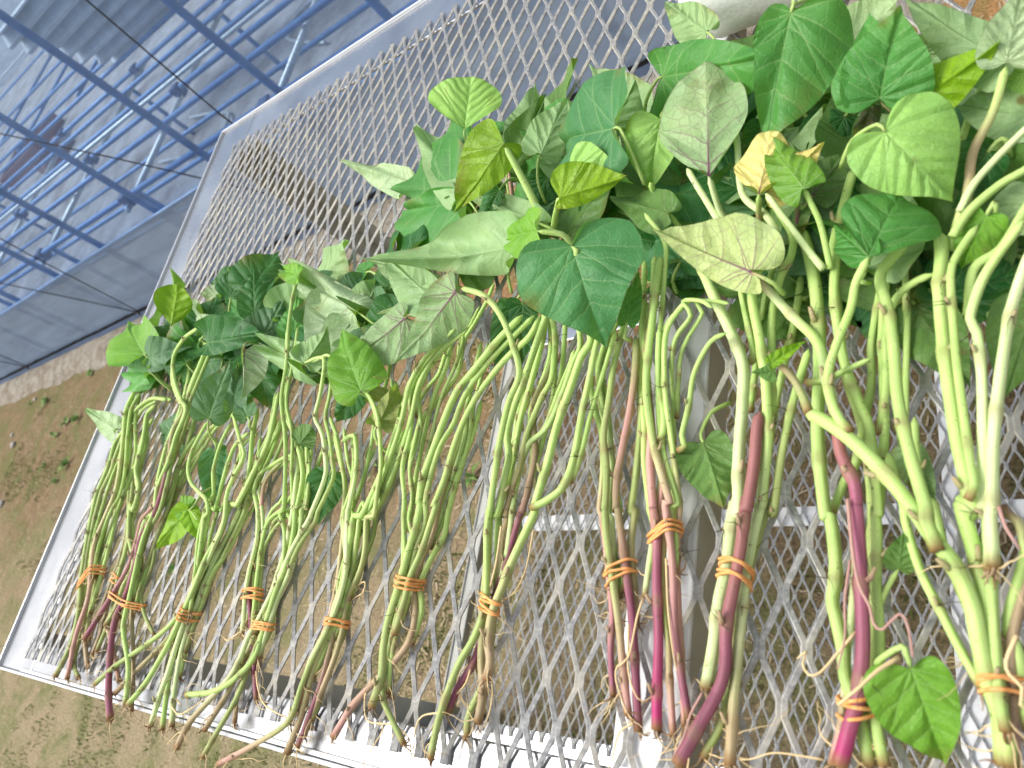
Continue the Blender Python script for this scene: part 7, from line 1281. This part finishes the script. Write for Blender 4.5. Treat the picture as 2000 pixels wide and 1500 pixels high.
for li, (b_, si, side, coln, p0, p1, nn, hl, hr, fold, curl, wave, shp) in enumerate(LEAVES):
    A, B = rel(b_, p0), rel(b_, p1); mdir = B-A; L = mdir.length*1.05; mdir.normalize()
    nv = Vector(nn); nv = (nv-mdir*nv.dot(mdir)).normalized(); yv = nv.cross(mdir)
    up_side = side == 'A'
    # the upper surface faces the normal for A, away from it for B; a lamina cups towards its upper side
    f_, c_ = (fold, curl) if up_side else (-fold, -curl)
    me = leaf_mesh(L, hl/880, hr/880, f_, c_, wave, not up_side, li, shp)
    mt = Matrix(((mdir.x, yv.x, nv.x), (mdir.y, yv.y, nv.y), (mdir.z, yv.z, nv.z)))
    flo = .0026
    for v in me.vertices:
        q = mt @ v.co + A
        if q.z < flo: q.z = flo+.25*max(-.004, q.z-flo)*0
        v.co = q
    me.update()
    o = obj('leaf', me, M['leafA'] if up_side else M['leafB'], stem_objs[si])
    (cr, cg, cb), al = LCOL[coln]
    if side == 'Bp': al = 1
    j = rnd.uniform(.90, 1.12)*(1.22 if up_side else 1.04); o.color = (cr*j, cg*j*rnd.uniform(.97, 1.03), cb*j, al)
    # petiole when the leaf is not already at the end of a traced stalk
    P, R, ln = stem_paths[si]
    if (P[-1]-A).length > .008:
        i = min(range(len(P)//2, len(P)), key=lambda q: (P[q]-A).length); d = (P[i]-A)
        dh = (d.normalized()*.5-mdir*.7); L_ = min(.030, d.length*.8); tgt = A+dh.normalized()*L_; tgt.z = max(.005, A.z-L_*.9)
        mid = (A+tgt)*.5-mdir*.005+Vector((0, 0, .003))
        Q = catmull([A, A-mdir*.006+Vector((0, 0, -.001)), mid, tgt], .004); n = len(Q)
        for q in Q: q.z = max(q.z, .0040)
        cst = lerp3(COL['r'], COL['g'], .3) if al == 1 else lerp3(COL['g'], COL['o'], rnd.random()*.6)
        mb = MB().tube(Q, [.00085+.0006*k/n for k in range(n)], 7, [(*lerp3(cst, COL['g'], min(1, k/n*2)), 1) for k in range(n)])
        obj('petiole', mb.mesh('petiole', True, True), M['stem'], stem_objs[si])
# ------------------------------------------------------------------ straw, moss and weeds on the soil
def spot():
    if rnd.random() < .62:
        return rnd.uniform(-4.6, -.75), rnd.uniform(-.75, 1.35)
    return rnd.uniform(-1.1, .6), rnd.uniform(-.3, 1.35)
mb = MB()
for k in range(15000):
    x, y = spot(); a = rnd.uniform(0, math.pi); L_ = rnd.uniform(.004, .022)*(1.6 if rnd.random() < .1 else 1); w_ = rnd.uniform(.0006, .0018)
    dx, dy = math.cos(a)*L_/2, math.sin(a)*L_/2; nx_, ny_ = -math.sin(a)*w_, math.cos(a)*w_; z = rnd.uniform(.001, .006); dz = rnd.uniform(-.003, .004)
    n = len(mb.v); mb.v += [(x-dx-nx_, y-dy-ny_, z), (x+dx-nx_, y+dy-ny_, max(.001, z+dz)), (x+dx+nx_, y+dy+ny_, max(.001, z+dz)), (x-dx+nx_, y-dy+ny_, z)]
    mb.f.append((n, n+1, n+2, n+3)); t = rnd.random(); c = lerp3((.46, .37, .24), (.20, .14, .075), t if rnd.random() < .6 else t*.3)
    mb.c += [(*c, 1)]*4
tag(obj('straw', mb.mesh('straw', False, True), M['straw']), 'dry straw litter scattered over the brown soil', 'straw', kind='stuff')
mb = MB(); cnt = 0
while cnt < 26000:
    x, y = spot(); v = noise.noise(Vector((x*2.3, y*2.3, 4.0)))+.6*noise.noise(Vector((x*8, y*8, 1.0)))
    if v < (.06 if y < .25 else .3): continue
    cnt += 1; h = rnd.uniform(.004, .016); a = rnd.uniform(0, 6.28); w_ = rnd.uniform(.001, .0024); lean = rnd.uniform(0, .9)*h
    n = len(mb.v); ca, sa = math.cos(a), math.sin(a); b2 = rnd.uniform(0, 6.28)
    mb.v += [(x-ca*w_, y-sa*w_, 0), (x+ca*w_, y+sa*w_, 0), (x+math.cos(b2)*lean, y+math.sin(b2)*lean, h)]
    mb.f.append((n, n+1, n+2)); c = lerp3((.09, .15, .03), (.24, .29, .09), rnd.random()); mb.c += [(*c, 1)]*3
tag(obj('grass', mb.mesh('grass', False, True), M['grass']), 'low mossy grass in patches on the soil round the bench', 'grass', kind='stuff')
def weed(x, y, s, label):
    mb = MB()
    for k in range(rnd.randint(7, 11)):
        a = rnd.uniform(0, 6.28); r = rnd.uniform(.010, .030)*s; h = rnd.uniform(.008, .022)*s
        d = Vector((math.cos(a), math.sin(a), 0)); t = Vector((-d.y, d.x, 0)); n = len(mb.v); w_ = .006*s*rnd.uniform(.8, 1.4)
        p = Vector((x, y, .002))
        pts = [p, p+d*r*.5-t*w_+Vector((0, 0, h)), p+d*r+Vector((0, 0, h*1.05)), p+d*r*.5+t*w_+Vector((0, 0, h)), p+d*r*1.5+Vector((0, 0, h*.8))]
        mb.v += [tuple(q) for q in pts]; mb.f += [(n, n+1, n+2), (n, n+2, n+3), (n+1, n+4, n+2), (n+2, n+4, n+3)]
        c = lerp3((.11, .22, .05), (.24, .38, .11), rnd.random()); mb.c += [(*c, 1)]*5
    tag(obj('weed', mb.mesh('weed', False, True), M['grass']), label, 'weed', 'small weeds on the bare soil')
WLAB = ['larger weed closest to the bench end rail, level with the pale small leaf', 'weed just left of the one by the bench end rail', 'smallest weed midway down the bare brown soil',
        'leafy weed close to the end rail, lower than the other weeds', 'faint weed in the middle of the brown soil patch', 'trailing weed just below the leafy one by the end rail',
        'weed at the foot of the soil edging under the yellow-green leaf', 'weed beside the dark clod at the soil edging', 'weed at the left end of the soil edging',
        'weed seen through the mesh beside the second bundle', 'weed seen through the mesh under the third bundle', 'weed seen through the mesh between the sixth and seventh bundles', 'weed seen through the mesh left of the bowed stems']
SLAB = ['upper of two pale stones side by side at the picture edge', 'lower of two pale stones side by side at the picture edge', 'pale stone low on the brown soil at the picture edge', 'stone beside the soil edging at the foot of the wall']
for k, (x, y, s) in enumerate(WEEDS):
    weed(x/1000, y/1000, s, WLAB[k])
for k, (x, y, s) in enumerate(STONES):
    bm = bmesh.new(); bmesh.ops.create_icosphere(bm, subdivisions=2, radius=s)
    for v in bm.verts: v.co *= 1+.28*noise.noise(v.co*40+Vector((k, 0, 0))); v.co.z *= .6
    me = bpy.data.meshes.new('stone'); bm.to_mesh(me); bm.free(); me.polygons.foreach_set('use_smooth', [True]*len(me.polygons))
    o = obj('stone', me, M['stone']); o.location = (x/1000, y/1000, s*.35); tag(o, SLAB[k], 'stone', 'stones on the soil')
